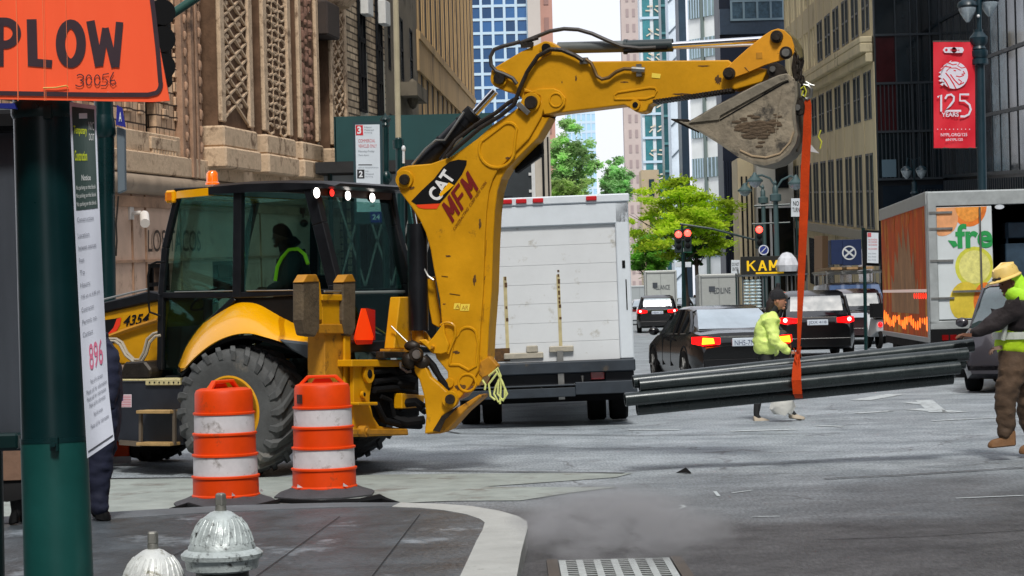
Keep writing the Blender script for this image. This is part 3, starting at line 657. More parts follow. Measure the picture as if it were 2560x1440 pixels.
# stabiliser near side
xs_ = MF.L(842, 900, .95).x
def sbox(name, x0, y0, x1, y1, dx=0., m=YEL, th=.14, b=.008): return make(name, rprism([(x0, y0), (x1, y0), (x1, y1), (x0, y1)], xs_ + dx, th), m, BH, bevel=b)
sbox('stabilizer_leg', 812, 828, 878, 1120, -.02, YELD, .2); sbox('stabilizer_edge', 862, 838, 876, 1100, -.05, YEL, .03)
sbox('stabilizer_leg', 806, 745, 862, 832, -.04, YEL, .14); sbox('stabilizer_band', 795, 810, 862, 834, -.06, YELD, .1)
sbox('stabilizer_hinge', 806, 736, 862, 752, -.07, YEL, .06); sbox('stabilizer_hinge', 812, 726, 856, 732, -.07, STL, .02)
PAD = mat('pad_grey', C(84, 72, 54), .8, var=.4, vs=5, bump=.4)
for (x0, x1) in ((757, 800), (857, 890)):
    make('stabilizer_pad', rprism([(x0, 708), (x0 + 12, 690), (x1 - 8, 690), (x1, 705), (x1, 822), (x1 - 10, 842), (x0 + 8, 838), (x0, 800)], xs_ - .08, .12), PAD, BH, bevel=.015)
    make('pad_tip', rprism([(x0, 706), (x0 + 12, 686), (x1 - 8, 686), (x1, 704)], xs_ - .09, .12), YELD, BH, bevel=.006)
make('pad_bracket', rprism([(786, 700), (800, 704), (806, 750), (806, 800), (792, 800)], xs_ - .05, .06), YEL, BH, bevel=.006)
# far side stabiliser leg
make('stabilizer_leg', rprism([(1000, 742), (1026, 742), (1030, 872), (985, 872)], xq - .1, .12), YEL, BH, bevel=.01)
make('counter_plate', rprism([(975, 872), (1050, 872), (1050, 885), (975, 885)], xq - .12, .12), YELD, BH, bevel=.005)

# ---------------------------------------------------------------- digging arm, in its own plane
_p = P(1080, 1000, 21.3)
BA = rad(-14); BFR = Fr((_p.x, _p.y), BA)
YN, YFA = -.17, .17      # near and far faces
def B(px, py, y): q = BFR.L(px, py, y); return V((q.x, y, q.z))
def bpr(px, y, dy): mb = MB(); mb.prism([B(a, b, y) for a, b in px], (0, dy, 0)); return mb
def bm_(name, mb, m, parent=None, **k): return make(name, mb, m, parent or BH, fr=BFR, **k)
boom_pl = [(991, 429), (1003, 418), (1020, 414), (1077, 409), (1127, 392), (1160, 370), (1193, 347), (1232, 312), (1294, 270), (1306, 245), (1318, 234), (1332, 231), (1347, 238), (1357, 256), (1359, 272), (1353, 293), (1322, 347), (1271, 398), (1245, 425), (1232, 448), (1222, 480), (1216, 530), (1212, 600), (1208, 729), (1201, 822), (1196, 927), (1176, 965), (1150, 995), (1130, 1005), (1119, 990), (1119, 930), (1090, 895), (1085, 870), (1096, 840), (1104, 807), (1099, 747), (1084, 672), (1076, 624), (1063, 580), (1050, 552), (1030, 520), (1000, 480), (990, 455)]
mbb = bpr(boom_pl, YN, YFA - YN); boom = bm_('boom', mbb, YEL, bevel=.012, seg=2)
# rear flange of the boom (lighter strip to the right)
fl = [(1353, 293), (1322, 347), (1271, 398), (1245, 425), (1232, 448), (1222, 480), (1216, 530), (1212, 600), (1208, 729), (1201, 822), (1196, 927), (1176, 965)]
secs = []
for a, b in fl:
    q = B(a, b, YN + .03); secs.append([q, q + V((.085, 0, 0)), q + V((.085, .3, 0)), q + V((0, .3, 0))])
mb = MB(); mb.loft(secs); bm_('boom_flange', mb, YEL, bevel=.008)
def ring(name, pts, y, r, m=YEL, par=None, closed=True):
    L = [B(a, b, y) for a, b in pts]
    if closed: L = L + [L[0]]
    mb = MB(); mb.tube(L, r, 6); return bm_(name, mb, m, par, smooth=True)
def arc(cx, cy, rx, ry, a0, a1, n=14): return [(cx + rx * math.cos(rad(a0 + (a1 - a0) * i / n)), cy - ry * math.sin(rad(a0 + (a1 - a0) * i / n))) for i in range(n + 1)]
ring('boom_ring', arc(1242, 375, 44, 44, 150, 345) + [(1288, 350), (1291, 328)] + arc(1272, 325, 20, 18, 0, 130) + [(1215, 345)], YN - .002, .016, YEL, boom)
ring('boom_ring', [(1124, 912), (1135, 850)] + arc(1169, 838, 22, 20, 170, 0) + [(1196, 860), (1190, 915), (1172, 925), (1148, 912)], YN - .002, .014, YEL, boom)
ring('boom_ring', arc(1168, 957, 22, 22, 0, 345), YN - .002, .013, YEL, boom)
def disc(name, cx, cy, y, r, th, m, par=None, r2=None):
    q = B(cx, cy, y); mb = MB(); mb.tube([q, q - V((0, th, 0))], [r, r2 or r * .93], 24); return bm_(name, mb, m, par, smooth=True)
def pin(cx, cy, y, R1, R2, m1=YEL, m2=GRSE, par=None):
    a = disc('pin_boss', cx, cy, y, R1, .03, m1, par or boom); disc('pin', cx, cy, y - .03, R2, .035, m2, par or boom); return a
pin(1012, 449, YN, .095, .055); pin(1328, 256, YN - .0, .1, .066); pin(1126, 998, YN - .14, .085, .05)
disc('boom_boss', 1124, 957, YN, .05, .02, YEL, boom)
# CAT sticker etc
yd = YN - .004
mb = MB()
def bflat(mb, px, y, m): mb.add([B(a, b, y) for a, b in px], [tuple(range(len(px)))], m)
bflat(mb, [(1028, 503), (1052, 478), (1086, 446), (1107, 418), (1125, 404), (1145, 399), (1167, 401), (1166, 412), (1155, 436), (1116, 490), (1100, 508), (1040, 511)], yd, 0)
bflat(mb, [(1040, 512), (1100, 509), (1092, 522), (1060, 522), (1046, 519)], yd - .001, 1)
# logo letters run upwards along about 52 degrees
textpx(mb, 'CAT', BFR, yd - .003, (1096, 507), (1140, 442), (1066, 486), 2, 0, .035)
bflat(mb, [(1098, 486), (1122, 456), (1135, 463), (1102, 492)], yd - .0045, 3)
_a, _b, _c = (B(*q, yd - .003) for q in ((1131, 558), (1197, 472), (1104, 512))); blocks(mb, 'MFM', _a, _b - _a, _c - _a, 4, (0, -1, 0), .27, .16)
textpx(mb, 'CONTRACTING  CORP NEW YORK', BFR, yd - .002, (1136, 577), (1218, 456), (1132, 571), 5, 0, .01)
make('boom_decal', mb, [BLKM, mat('decal_orange', C(240, 70, 30), .4), mat('letter_white', C(230, 230, 228), .4), mat('logo_yellow', C(246, 180, 10), .4), mat('letter_maroon', C(112, 16, 14), .5), mat('letter_brown', C(120, 72, 16), .4)], boom, fr=BFR)
mb = MB(); bflat(mb, [(1136, 758), (1151, 758), (1148, 773), (1134, 773)], yd, 0); bflat(mb, [(1152, 760), (1175, 760), (1172, 777), (1150, 777)], yd, 0); textpx(mb, 'A', BFR, yd - .002, (1138, 771), (1148, 771), (1140, 761), 1); textpx(mb, 'AR', BFR, yd - .002, (1154, 774), (1170, 774), (1155, 764), 1)
bflat(mb, [(1630, 182), (1652, 185), (1650, 196), (1629, 194)], BFR and -.145, 0); make('small_decal', mb, [mat('decal_yellow', C(240, 214, 80), .5), YELD], boom, fr=BFR)
# scratches and worn paint along the boom edge
mb = MB()
for a, b, c, d in [(1216, 600, 1214, 640), (1210, 760, 1207, 800), (1213, 690, 1211, 700), (1124, 734, 1150, 738), (1104, 690, 1120, 692)]:
    p_, q_ = B(a, b, yd), B(c, d, yd); mb.beam(p_, q_, .002, .006)
bm_('paint_scratch', mb, GRSE, boom)
GRM = mat('grease_smear', C(92, 62, 22), .6, var=.5, vs=14)
def smear(cx, cy, rx_, ry_, y, par, seed):
    random.seed(seed); pts = []
    for k in range(18):
        a = k * math.pi / 9; r = random.uniform(.45, 1.); pts.append(B(cx + rx_ * r * math.cos(a), cy + ry_ * r * math.sin(a), y))
    mb = MB(); mb.add(pts, [tuple(range(18))]); bm_('grease_smear', mb, GRM, par)
for k, (cx, cy, rx_, ry_) in enumerate(((1150, 968, 16, 10), (1120, 640, 9, 3), (1186, 700, 5, 16), (1300, 270, 8, 10), (1030, 470, 8, 5), (1140, 880, 12, 5), (1200, 560, 4, 18), (1110, 760, 6, 2), (1270, 395, 9, 4))): smear(cx, cy, rx_, ry_, yd, boom, k)
# hoses and tubes clipped along the inner edge
# base castings
cast = [(1035, 912), (1065, 918), (1076, 942), (1100, 962), (1116, 978), (1143, 1000), (1140, 1012), (1128, 1022), (1106, 1040), (1095, 1064), (1084, 1081), (1061, 1085), (1065, 1040), (1062, 1010), (1058, 985), (1048, 950), (1036, 930)]
bm_('swing_casting', bpr(cast, YN - .12, .1), YEL, bevel=.014, seg=2)
bm_('swing_casting', bpr([(1110, 1040), (1200, 985), (1204, 992), (1160, 1030), (1120, 1074), (1100, 1084), (1064, 1086), (1090, 1074)], YN - .04, .3), YELD, bevel=.012)
bm_('swing_casting', bpr([(1082, 1076), (1104, 1040), (1150, 1012), (1140, 1022), (1112, 1050), (1098, 1080)], YN - .13, .02), GRSE)
bm_('tilt_bracket', bpr([(1044, 850), (1064, 848), (1070, 856), (1083, 842), (1108, 808), (1112, 836), (1122, 862), (1117, 882), (1102, 886), (1080, 884), (1066, 868)], YN - .06, .05), YEL, bevel=.01)
ring('tilt_ring', arc(1118, 822, 20, 16, 150, 10) + [(1138, 840), (1120, 884)], YN - .03, .012, YEL, boom, False)
pin(1082, 868, YN - .06, .024, .014, YEL, YELD)
disc('swing_pin', 1042, 886, YN - .16, .07, .06, GRSE); disc('swing_pin', 1042, 886, YN - .22, .045, .02, STL)
mb = MB(); mb.ball(B(1030, 865, YN - .1), .06, (1.4, .8, .9)); mb.ball(B(1055, 905, YN - .1), .07, (1.2, .8, 1)); mb.ball(B(1025, 900, YN - .05), .09); bm_('swivel_knuckle', mb, GRSE, smooth=True)
mb = MB(); mb.tube([B(978, 815, YN - .1), B(1005, 842, YN - .1), B(1030, 866, YN - .1)], .008, 6); bm_('spring_rod', mb, STL, smooth=True)
mb = MB(); mb.tube([B(1000, 905, YN), B(1002, 918, YN), B(1018, 930, YN), B(1028, 928, YN)], .016, 6); bm_('pipe_elbow', mb, STL, smooth=True)
for pts in ([(1075, 905), (1090, 930), (1112, 960), (1120, 985)], [(1062, 890), (1085, 915), (1100, 945), (1108, 965)]):
    mb = MB(); mb.tube([B(a, b, YN - .02) for a, b in pts], .03, 8); bm_('hydraulic_hose', mb, BLKM, smooth=True)
for pts in ([(920, 940), (970, 930), (1030, 925), (1060, 940)], [(930, 965), (980, 955), (1040, 965)], [(990, 1010), (1040, 1005), (1060, 1020)], [(985, 1045), (1020, 1055), (1060, 1050)]):
    mb = MB(); mb.tube([B(a, b, -.05) for a, b in pts], .045, 8); bm_('hydraulic_hose', mb, BLKM, smooth=True)
# boom lower-left: vertical boom cylinder
mb = MB(); mb.cyl(B(1047, 826, -.06), B(1042, 560, -.06), .1, n=20); cy1 = bm_('boom_cylinder', mb, BLK, smooth=True)
mb = MB(); mb.cyl(B(1042, 560, -.06), B(1030, 480, -.06), .045); bm_('cylinder_rod', mb, CHR, cy1, smooth=True)
mb = MB(); mb.cyl(B(1047, 824, -.06), B(1049, 856, -.06), .05); bm_('cylinder_eye', mb, YELD, cy1, smooth=True)
mb = MB(); mb.tube([B(1022, 672, -.1), B(1056, 673, -.1)], .012, 6); mb.tube([B(1032, 790, -.1), B(1062, 788, -.1)], .012, 6); mb.tube([B(1058, 668, -.1), B(1070, 690, -.1), B(1084, 700, -.1)], .012, 6); bm_('cylinder_clip', mb, STL, cy1, smooth=True)
bm_('side_plate', bpr([(1066, 700), (1085, 690), (1092, 740), (1102, 800), (1098, 820), (1080, 810), (1072, 770)], .0, .05), YEL, bevel=.008)
bm_('side_plate', bpr([(1028, 826), (1062, 828), (1076, 850), (1070, 870), (1030, 850)], .02, .05), YEL, bevel=.008)
bm_('side_plate', bpr([(1000, 828), (1030, 740), (1026, 848), (1020, 870), (995, 870)], .1, .05), YELD, bevel=.008)
# diagonal stick cylinder
c0, c1 = B(1050, 418, .03), B(1187, 283, .03)
mb = MB(); mb.cyl(c0, c1, .092, n=20); cy2 = bm_('stick_cylinder', mb, BLK, smooth=True)
mb = MB(); mb.cyl(c1 + (c0 - c1) * .0, c1 + (c0 - c1) * .1, .105); mb.cyl(c1 + (c0 - c1) * .55, c1 + (c0 - c1) * .58, .1); mb.cyl(c1 + (c0 - c1) * .2, c1 + (c0 - c1) * .22, .1); bm_('cylinder_collar', mb, BLKM, cy2, smooth=True)
mb = MB(); mb.cyl(c1, B(1238, 228, .03), .042, n=16); bm_('cylinder_rod', mb, CHR, cy2, smooth=True)
mb = MB(); mb.tube([B(1030, 412, -.1), B(1064, 372, -.1), B(1090, 350, -.1), B(1112, 350, -.1), B(1140, 310, -.1), B(1160, 280, -.1)], .012, 6); bm_('cylinder_tube', mb, STL, cy2, smooth=True)
for k, pts in enumerate(([(1108, 396), (1140, 350), (1190, 312), (1240, 282), (1270, 258), (1296, 243)], [(1118, 392), (1150, 362), (1200, 320), (1250, 290), (1285, 262), (1300, 220), (1318, 180), (1345, 140), (1375, 123), (1405, 125), (1440, 140), (1458, 152)], [(1100, 398), (1130, 362), (1180, 322), (1235, 292)], [(1104, 402), (1120, 376), (1155, 342), (1205, 300)])):
    mb = MB(); mb.tube([B(a, b, YN - (.03 if k == 1 else -.03)) for a, b in pts], .022 if k < 2 else .016, 8); bm_('hydraulic_hose', mb, GRSE if k < 2 else [BLKM, STL][k - 2], smooth=True)
mb = MB(); mb.beam(B(1294, 258, YN - .05), B(1322, 284, YN - .05), .02, .05); bm_('hose_clamp', mb, STL, bevel=.004)
# dark cylinder behind the knuckle
bm_('far_cylinder', bpr([(1330, 300), (1386, 284), (1372, 318), (1345, 345), (1355, 378), (1352, 388), (1300, 425), (1285, 435), (1290, 400)], YFA - .06, .14), BLKM, bevel=.02)
mb = MB(); mb.tube([B(1290, 430, .2), B(1352, 392, .2)], .014, 6); bm_('far_tube', mb, STL, smooth=True)
# ---- stick
SN, SF = -.14, .14
stick_pl = [(1226, 190), (1228, 175), (1242, 165), (1302, 129), (1349, 108), (1362, 102), (1378, 104), (1392, 112), (1412, 128), (1445, 143), (1477, 153), (1822, 150), (1836, 165), (1920, 172), (1905, 205), (1838, 224), (1832, 222), (1680, 248), (1640, 254), (1622, 262), (1616, 277), (1603, 281), (1590, 280), (1575, 270), (1560, 262), (1480, 272), (1392, 283), (1364, 288), (1340, 280), (1320, 262), (1296, 238), (1282, 232), (1262, 228), (1236, 216), (1226, 205)]
stk = bm_('stick', bpr(stick_pl, SN, SF - SN), YEL, bevel=.012, seg=2)
mb = MB()
for i in range(26):
    t = i / 25; a = 1640 + t * 190; b = 252 - t * 28 + 3; q = B(a, b, SN + .02); mb.box(q, (.022, .24, .03))
bm_('stick_teeth', mb, GRSE, stk)
mb = MB(); mb.prism([B(a, b, SN - .03) for a, b in [(1310, 220), (1330, 228), (1345, 222), (1385, 221), (1400, 228), (1414, 245), (1412, 262), (1398, 277), (1375, 284), (1360, 286), (1350, 240), (1335, 232), (1310, 230)]], (0, .03, 0)); bm_('stick_gusset', mb, YEL, stk, bevel=.006)
ring('stick_ring', arc(1390, 250, 16, 17, 0, 345), SN - .032, .01, YEL, stk)
ring('stick_ring', [(1537, 248), (1536, 238), (1545, 231), (1625, 219), (1638, 220), (1642, 228), (1636, 240), (1615, 247)], SN - .002, .011, YEL, stk)
pin(1249, 196, SN, .092, .06, YEL, GRSE, stk); pin(1366, 120, SN, .065, .045, YEL, BLKM, stk)
a = disc('pin_boss', 1588, 262, SN, .055, .03, YEL, stk); disc('pin', 1588, 262, SN - .03, .028, .01, BLKM, stk)
for k, (cx, cy, rx_, ry_) in enumerate(((1440, 195, 3, 9), (1405, 205, 2, 4), (1250, 212, 10, 5), (1700, 235, 30, 3), (1795, 200, 10, 14), (1560, 205, 14, 2), (1760, 165, 20, 2))): smear(cx, cy, rx_, ry_, SN - .003, stk, k + 20)
# crossing edge line of the nose plate on the stick
mb = MB(); mb.tube([B(a, b, SN - .001) for a, b in [(1322, 170), (1350, 150), (1378, 132)]], .008, 6); bm_('weld_bead', mb, YELD, stk, smooth=True)
# top cylinder
t0, t1 = B(1395, 120, 0), B(1680, 113, 0)
mb = MB(); mb.cyl(t0, t1, .058, n=20); cy3 = bm_('bucket_cylinder', mb, mat('cyl_grey', C(92, 98, 98), .4, var=.2), smooth=True)
mb = MB(); mb.cyl(B(1560, 117, 0), B(1682, 113, 0), .064, n=20); mb.cyl(B(1560, 117, 0), B(1568, 117, 0), .075); bm_('cylinder_gland', mb, mat('cyl_dark', C(40, 52, 54), .4), cy3, smooth=True)
mb = MB(); mb.cyl(t1, B(1915, 98, 0), .032, n=16); bm_('cylinder_rod', mb, CHR, cy3, smooth=True)
mb = MB(); mb.cyl(B(1683, 120, .1), B(1900, 112, .1), .014, n=8); bm_('guide_rod', mb, mat('pale_rod', C(190, 190, 186), .4), cy3, smooth=True)
mb = MB(); mb.tube([B(1560, 128, -.08), B(1620, 122, -.08), B(1668, 119, -.08)], .022, 8); bm_('cylinder_pipe', mb, BLKM, cy3, smooth=True)
HOSE = [[(1300, 104), (1285, 109), (1255, 116), (1235, 124), (1226, 142), (1228, 163), (1240, 178), (1262, 186), (1282, 196), (1292, 210)],
        [(1300, 108), (1340, 92), (1375, 78), (1410, 72), (1445, 74), (1480, 84), (1520, 102), (1555, 116), (1600, 121), (1640, 119)],
        [(1464, 148), (1478, 158), (1486, 175), (1492, 190), (1505, 198), (1522, 194), (1540, 180), (1560, 172), (1590, 173)]]
for k, pts in enumerate(HOSE):
    mb = MB(); mb.tube([B(a, b, SN - .05 if k != 1 else -.09) for a, b in pts], .02 if k < 2 else .018, 8); bm_('hydraulic_hose', mb, mat('hose_dark', C(52, 48, 44), .5) if k < 2 else mat('hose_brown', C(96, 72, 36), .5, metal=.3), smooth=True)
mb = MB(); mb.cyl(B(1580, 173, SN - .05), B(1612, 175, SN - .05), .028, n=10); mb.box(B(1598, 176, SN - .03), (.05, .05, .12)); mb.box(B(1460, 152, SN - .03), (.08, .05, .06)); bm_('hose_fitting', mb, STL, smooth=True)
mb = MB(); mb.cyl(B(1300, 108, SN), B(1345, 95, SN), .018); mb.box(B(1318, 112, SN), (.12, .05, .05)); bm_('hose_fitting', mb, GRSE, smooth=True)
# ---- bucket linkage
link = [(1812, 180), (1818, 168), (1836, 150), (1870, 120), (1907, 90), (1928, 76), (1945, 71), (1960, 75), (1978, 92), (1985, 115), (1985, 132), (1978, 142), (1950, 152), (1913, 163), (1870, 182), (1837, 194), (1824, 200), (1813, 192)]
for y in (SN - .05, SF + .01): lk = bm_('bucket_link', bpr(link, y, .04), mat('link_yellow', C(214, 146, 14), .5, var=.2, vs=3, dirt_glint=C(60, 40, 20), ds=7, dt=.6), bevel=.006)
for (cx, cy, r1, r2, m1) in ((1823, 184, .062, .04, GRSE), (1942, 92, .062, .038, GRSE), (1965, 132, .062, .04, GRSE)):
    disc('pin_boss', cx, cy, SN - .05, r1, .035, m1); disc('pin', cx, cy, SN - .085, r2, .03, STL if cx == 1965 else GRSE)
mb = MB(); mb.box(B(1898, 139, SN - .052), (.06, .004, .06)); mb.tube([B(1862, 168, SN - .052), B(1872, 178, SN - .052)], .006, 5); bm_('rust_patch', mb, YELD)
bm_('bucket_link', bpr([(1945, 72), (1966, 74), (1990, 95), (2004, 120), (2007, 145), (1996, 150), (1988, 130), (1972, 100)], -.08, .16), mat('link_dirty', C(92, 84, 52), .6, var=.4, vs=7, bump=.4), bevel=.012)
bm_('bucket_link', bpr([(1983, 130), (2003, 130), (2008, 150), (1996, 200), (1984, 205), (1978, 170)], -.05, .12), GRSE, bevel=.012)
# ---- bucket
BKN, BKF = -.36, .30
MUD = mat('bucket_mud', C(136, 126, 108), .85, var=.35, vs=4, bump=.8, bs=14, dirt_glint=C(64, 60, 54), ds=4.5, dt=.5)
STE = mat('bucket_steel', C(120, 113, 98), .7, var=.35, vs=5, bump=.4, bs=20, dirt_glint=C(58, 54, 48), ds=5, dt=.55)
side = [(1702, 305), (1720, 305), (1793, 263), (1893, 210), (1947, 187), (1968, 183), (1985, 196), (1993, 212), (1992, 240), (1985, 268), (1986, 300), (1992, 335), (1988, 356), (1972, 382), (1945, 402), (1913, 411), (1880, 406), (1850, 392), (1800, 358), (1750, 328)]
bk = bm_('bucket', bpr(side, BKN, .03), MUD, bevel=.008); bm_('bucket_side', bpr(side, BKF, -.03), MUD, bk, bevel=.008)
# curved floor of the bucket
fl = [(1700, 303), (1750, 328), (1800, 358), (1850, 392), (1880, 406), (1913, 411), (1945, 402), (1972, 382), (1988, 356), (1992, 335), (1986, 300), (1985, 268), (1992, 240), (1990, 205)]
L0 = [B(a, b, BKN) for a, b in fl]; ctr = B(1930, 290, BKN); secs = []
for p in L0:
    d = (ctr - p); d.y = 0; d.normalize(); q = p - d * .012
    secs.append([V((q.x, BKN - .006, q.z)), V((q.x, BKF + .006, q.z)), V((q.x, BKF + .006, q.z)) + d * .03, V((q.x, BKN - .006, q.z)) + d * .03])
mb = MB(); mb.loft(secs); bm_('bucket_floor', mb, STE, bk, smooth=True)
mb = bpr([(1893, 212), (1947, 188), (1968, 184), (1972, 200), (1950, 208), (1800, 290), (1798, 300), (1720, 308), (1793, 264)], BKN - .02, .02); bm_('bucket_cutter', mb, STE, bk, bevel=.006)
ring('bucket_weld', [(1800, 300), (1960, 208), (1972, 204)], BKN - .003, .006, BLKM, bk, False)
ring('bucket_weld', [(1955, 222), (1946, 260), (1940, 320), (1938, 352)], BKN - .002, .006, MUD, bk, False)
ring('bucket_rib', [(1984, 330), (1975, 356), (1950, 384), (1915, 394), (1880, 390), (1850, 376)], BKN - .002, .01, mat('mud_pale', C(160, 140, 112), .8), bk, False)
mb = MB(); random.seed(3)
for i in range(70):
    a = random.gauss(1890, 26); b = random.gauss(320, 14); q = B(a, b, BKN - .004); mb.ball(q, random.uniform(.012, .04), (1.7, .12, .5), 6)
bm_('caked_mud', mb, mat('mud_dark', C(84, 70, 54), .9, var=.3, bump=.6), bk, smooth=True)
for k in range(4):
    yy = BKN + .04 + k * (BKF - BKN - .08) / 3; tp = B(1676, 299, BKN); ba = B(1722, 306, BKN); mb = MB()
    mb.loft([[V((tp.x, yy - .012, tp.z + .0)), V((tp.x, yy + .012, tp.z)), V((tp.x, yy + .012, tp.z + .012)), V((tp.x, yy - .012, tp.z + .012))], [V((ba.x, yy - .035, ba.z - .06)), V((ba.x, yy + .035, ba.z - .06)), V((ba.x, yy + .035, ba.z + .03)), V((ba.x, yy - .035, ba.z + .03))]])
    bm_('bucket_tooth', mb, GRSE, bk, bevel=.004)
bm_('bucket_ear', bpr([(1916, 180), (1922, 160), (1940, 155), (1960, 165), (1970, 186), (1950, 196), (1925, 196)], -.2, .05), GRSE, bk, bevel=.006); disc('pin', 1932, 173, -.2, .03, .03, STL, bk)
bm_('bucket_ear', bpr([(1985, 262), (2002, 240), (2012, 262), (2010, 285), (1998, 290), (1988, 285)], -.3, .1), GRSE, bk, bevel=.01); disc('pin', 1994, 269, -.3, .03, .03, STL, bk)
bm_('bucket_back', bpr([(1992, 200), (2004, 215), (2002, 260), (2010, 300), (2006, 350), (1992, 385), (1985, 350), (1990, 300)], -.1, .3), STE, bk, bevel=.02)
mb = bpr([(1990, 372), (2048, 383), (2036, 372), (2026, 360), (2010, 352)], .12, .03); bm_('bucket_wear_plate', mb, mat('pale_plate', C(196, 196, 196), .5), bk)
# rope tied at the boom foot
ROPE = mat('rope_yellow', C(206, 212, 130), .7, var=.2, vs=30)
rp_ = MB()
for pts in ([(1222, 940), (1245, 920), (1252, 940), (1240, 965), (1235, 985), (1246, 1005), (1262, 995), (1262, 970), (1250, 945)], [(1240, 925), (1256, 955), (1268, 985), (1258, 1002), (1244, 985), (1246, 950)], [(1206, 950), (1214, 962), (1212, 975)], [(1245, 930), (1222, 960), (1226, 990), (1238, 1000)], [(1250, 935), (1252, 960), (1250, 1010)]):
    rp_.tube([B(a, b, YN - .03 - .01 * random.random()) for a, b in pts], .011, 6)
tag(bm_('rope', rp_, ROPE, smooth=True), None)
bm_('boom_lug', bpr([(1200, 905), (1222, 890), (1244, 915), (1230, 935), (1205, 945), (1196, 935)], YN + .02, .12), YELD, bevel=.008)
mb = MB(); mb.cyl(B(1009, 408, -.05), B(1009, 372, -.05), .014); mb.ball(B(1009, 372, -.05), .022, (1, 1, 1.6)); bm_('grease_fitting', mb, WHT, smooth=True)
# lifting chain and hook hung from the linkage
ch = thing('lifting_chain', 'rusty lifting chain with hook hanging behind the bucket', 'chain', BFR)
mb = MB(); cp = [(1995, 150), (1994, 172), (2003, 190), (2006, 208), (2012, 224)]
for i in range(9):
    t = i / 8 * 3.999; k = int(t); a = V(cp[k] + (0,)).lerp(V(cp[k + 1] + (0,)), t - k); q = B(a.x, a.y, -.26); a_ = [V((.022 * math.cos(u) if i % 2 else 0, 0 if i % 2 else .022 * math.cos(u), .04 * math.sin(u))) + q for u in [j * math.pi / 4 for j in range(9)]]
    mb.tube(a_, .009, 6)
make('chain', mb, GRSE, ch, smooth=True)
mb = MB(); mb.tube([B(a, b, -.27) for a, b in [(2008, 212), (2020, 214), (2028, 224), (2027, 240), (2018, 248), (2008, 242), (2006, 232)]], [.012, .016, .018, .018, .016, .012, .006], 8); mb.tube([B(2014, 205, -.27), B(2026, 212, -.27), B(2036, 214, -.27)], [.014, .012, .006], 6); make('hook', mb, STL, ch, smooth=True)
mb = MB(); mb.tube([B(a, b, -.29) for a, b in [(2002, 222), (2010, 215), (2016, 228), (2012, 242), (2004, 238), (2008, 226)]], .008, 6); make('tag_cord', mb, mat('cord_lime', C(190, 190, 60), .6), ch, smooth=True)
mb = MB(); mb.tube([B(a, b, -.2) for a, b in [(2052, 325), (2046, 342), (2054, 355), (2050, 372)]], .008, 6); make('tag_end', mb, mat('cord_lime', C(190, 190, 60)), ch, smooth=True)
# ---- strap
STR = mat('strap_orange', C(186, 62, 20), .8, var=.25, spec=.15, vs=5, bump=.3, bs=80)
sp = thing('lifting_strap', 'orange webbing strap hanging from the bucket around the pipe bundle', 'strap', BFR)
mb = MB(); secs = []
for (cx, cy, wd) in [(2019, 248, 12), (2019, 262, 19), (2018, 330, 21), (2013, 420, 22), (2010, 520, 22), (2006, 620, 20), (2002, 720, 17), (1999, 800, 12), (1997, 862, 8), (1996, 876, 6)]:
    l, r_ = B(cx - wd / 2, cy, -.27), B(cx + wd / 2, cy, -.27); secs.append([l, r_, r_ + V((0, .008, 0)), l + V((0, .008, 0))])
mb.loft(secs); make('hanging_strap', mb, STR, sp)
# ---------------------------------------------------------------- pipe bundle (each pipe a thing)
PIPE = mat('black_pipe', C(40, 49, 50), .27, var=.25, spec=.7, vs=5, metal=.25)
ends = [((1583, 955), (2432, 863), 20.35, .0), ((1598, 964), (2418, 885), 20.2, .0), ((1563, 999), (2398, 918), 20.12, .0), ((1592, 1022), (2380, 944), 20.3, 0), ((1610, 985), (2410, 905), 20.42, 0), ((1604, 1008), (2385, 925), 20.5, 0)]
PLBL = ['black steel pipe on top of the slung bundle at its back edge', 'black steel pipe on the near top side of the slung bundle', 'black steel pipe sticking out furthest at the left end of the bundle', 'black steel pipe at the very bottom of the slung bundle', 'black steel pipe hidden in the middle of the slung bundle', 'black steel pipe at the back of the slung bundle under the others']
PR = .066
for (a, b, Y, q), lb in zip(ends, PLBL):
    p0, p1 = P(a[0], a[1], Y), P(b[0], b[1], Y + .35); mb = MB()
    d = (p1 - p0).normalized(); n = 24; x = d.cross(V((0, 0, 1))).normalized(); y = x.cross(d)
    rings = [(p0, PR), (p1, PR), (p1, PR - .012), (p1 - d * .5, PR - .012)]; rings = [(p0 + d * .5, PR - .012), (p0, PR - .012)] + rings
    vs = [c + (x * math.cos(2 * math.pi * j / n) + y * math.sin(2 * math.pi * j / n)) * r for c, r in rings for j in range(n)]
    mb.add(vs, [(i * n + j, i * n + (j + 1) % n, (i + 1) * n + (j + 1) % n, (i + 1) * n + j) for i in range(len(rings) - 1) for j in range(n)])
    mb.add([vs[j] for j in range(n)], [tuple(range(n))]); mb.add([vs[5 * n + j] for j in range(n)], [tuple(range(n))])
    tag(make('steel_pipe', mb, PIPE, smooth=True), lb, 'pipe', 'black steel pipes slung in a bundle')
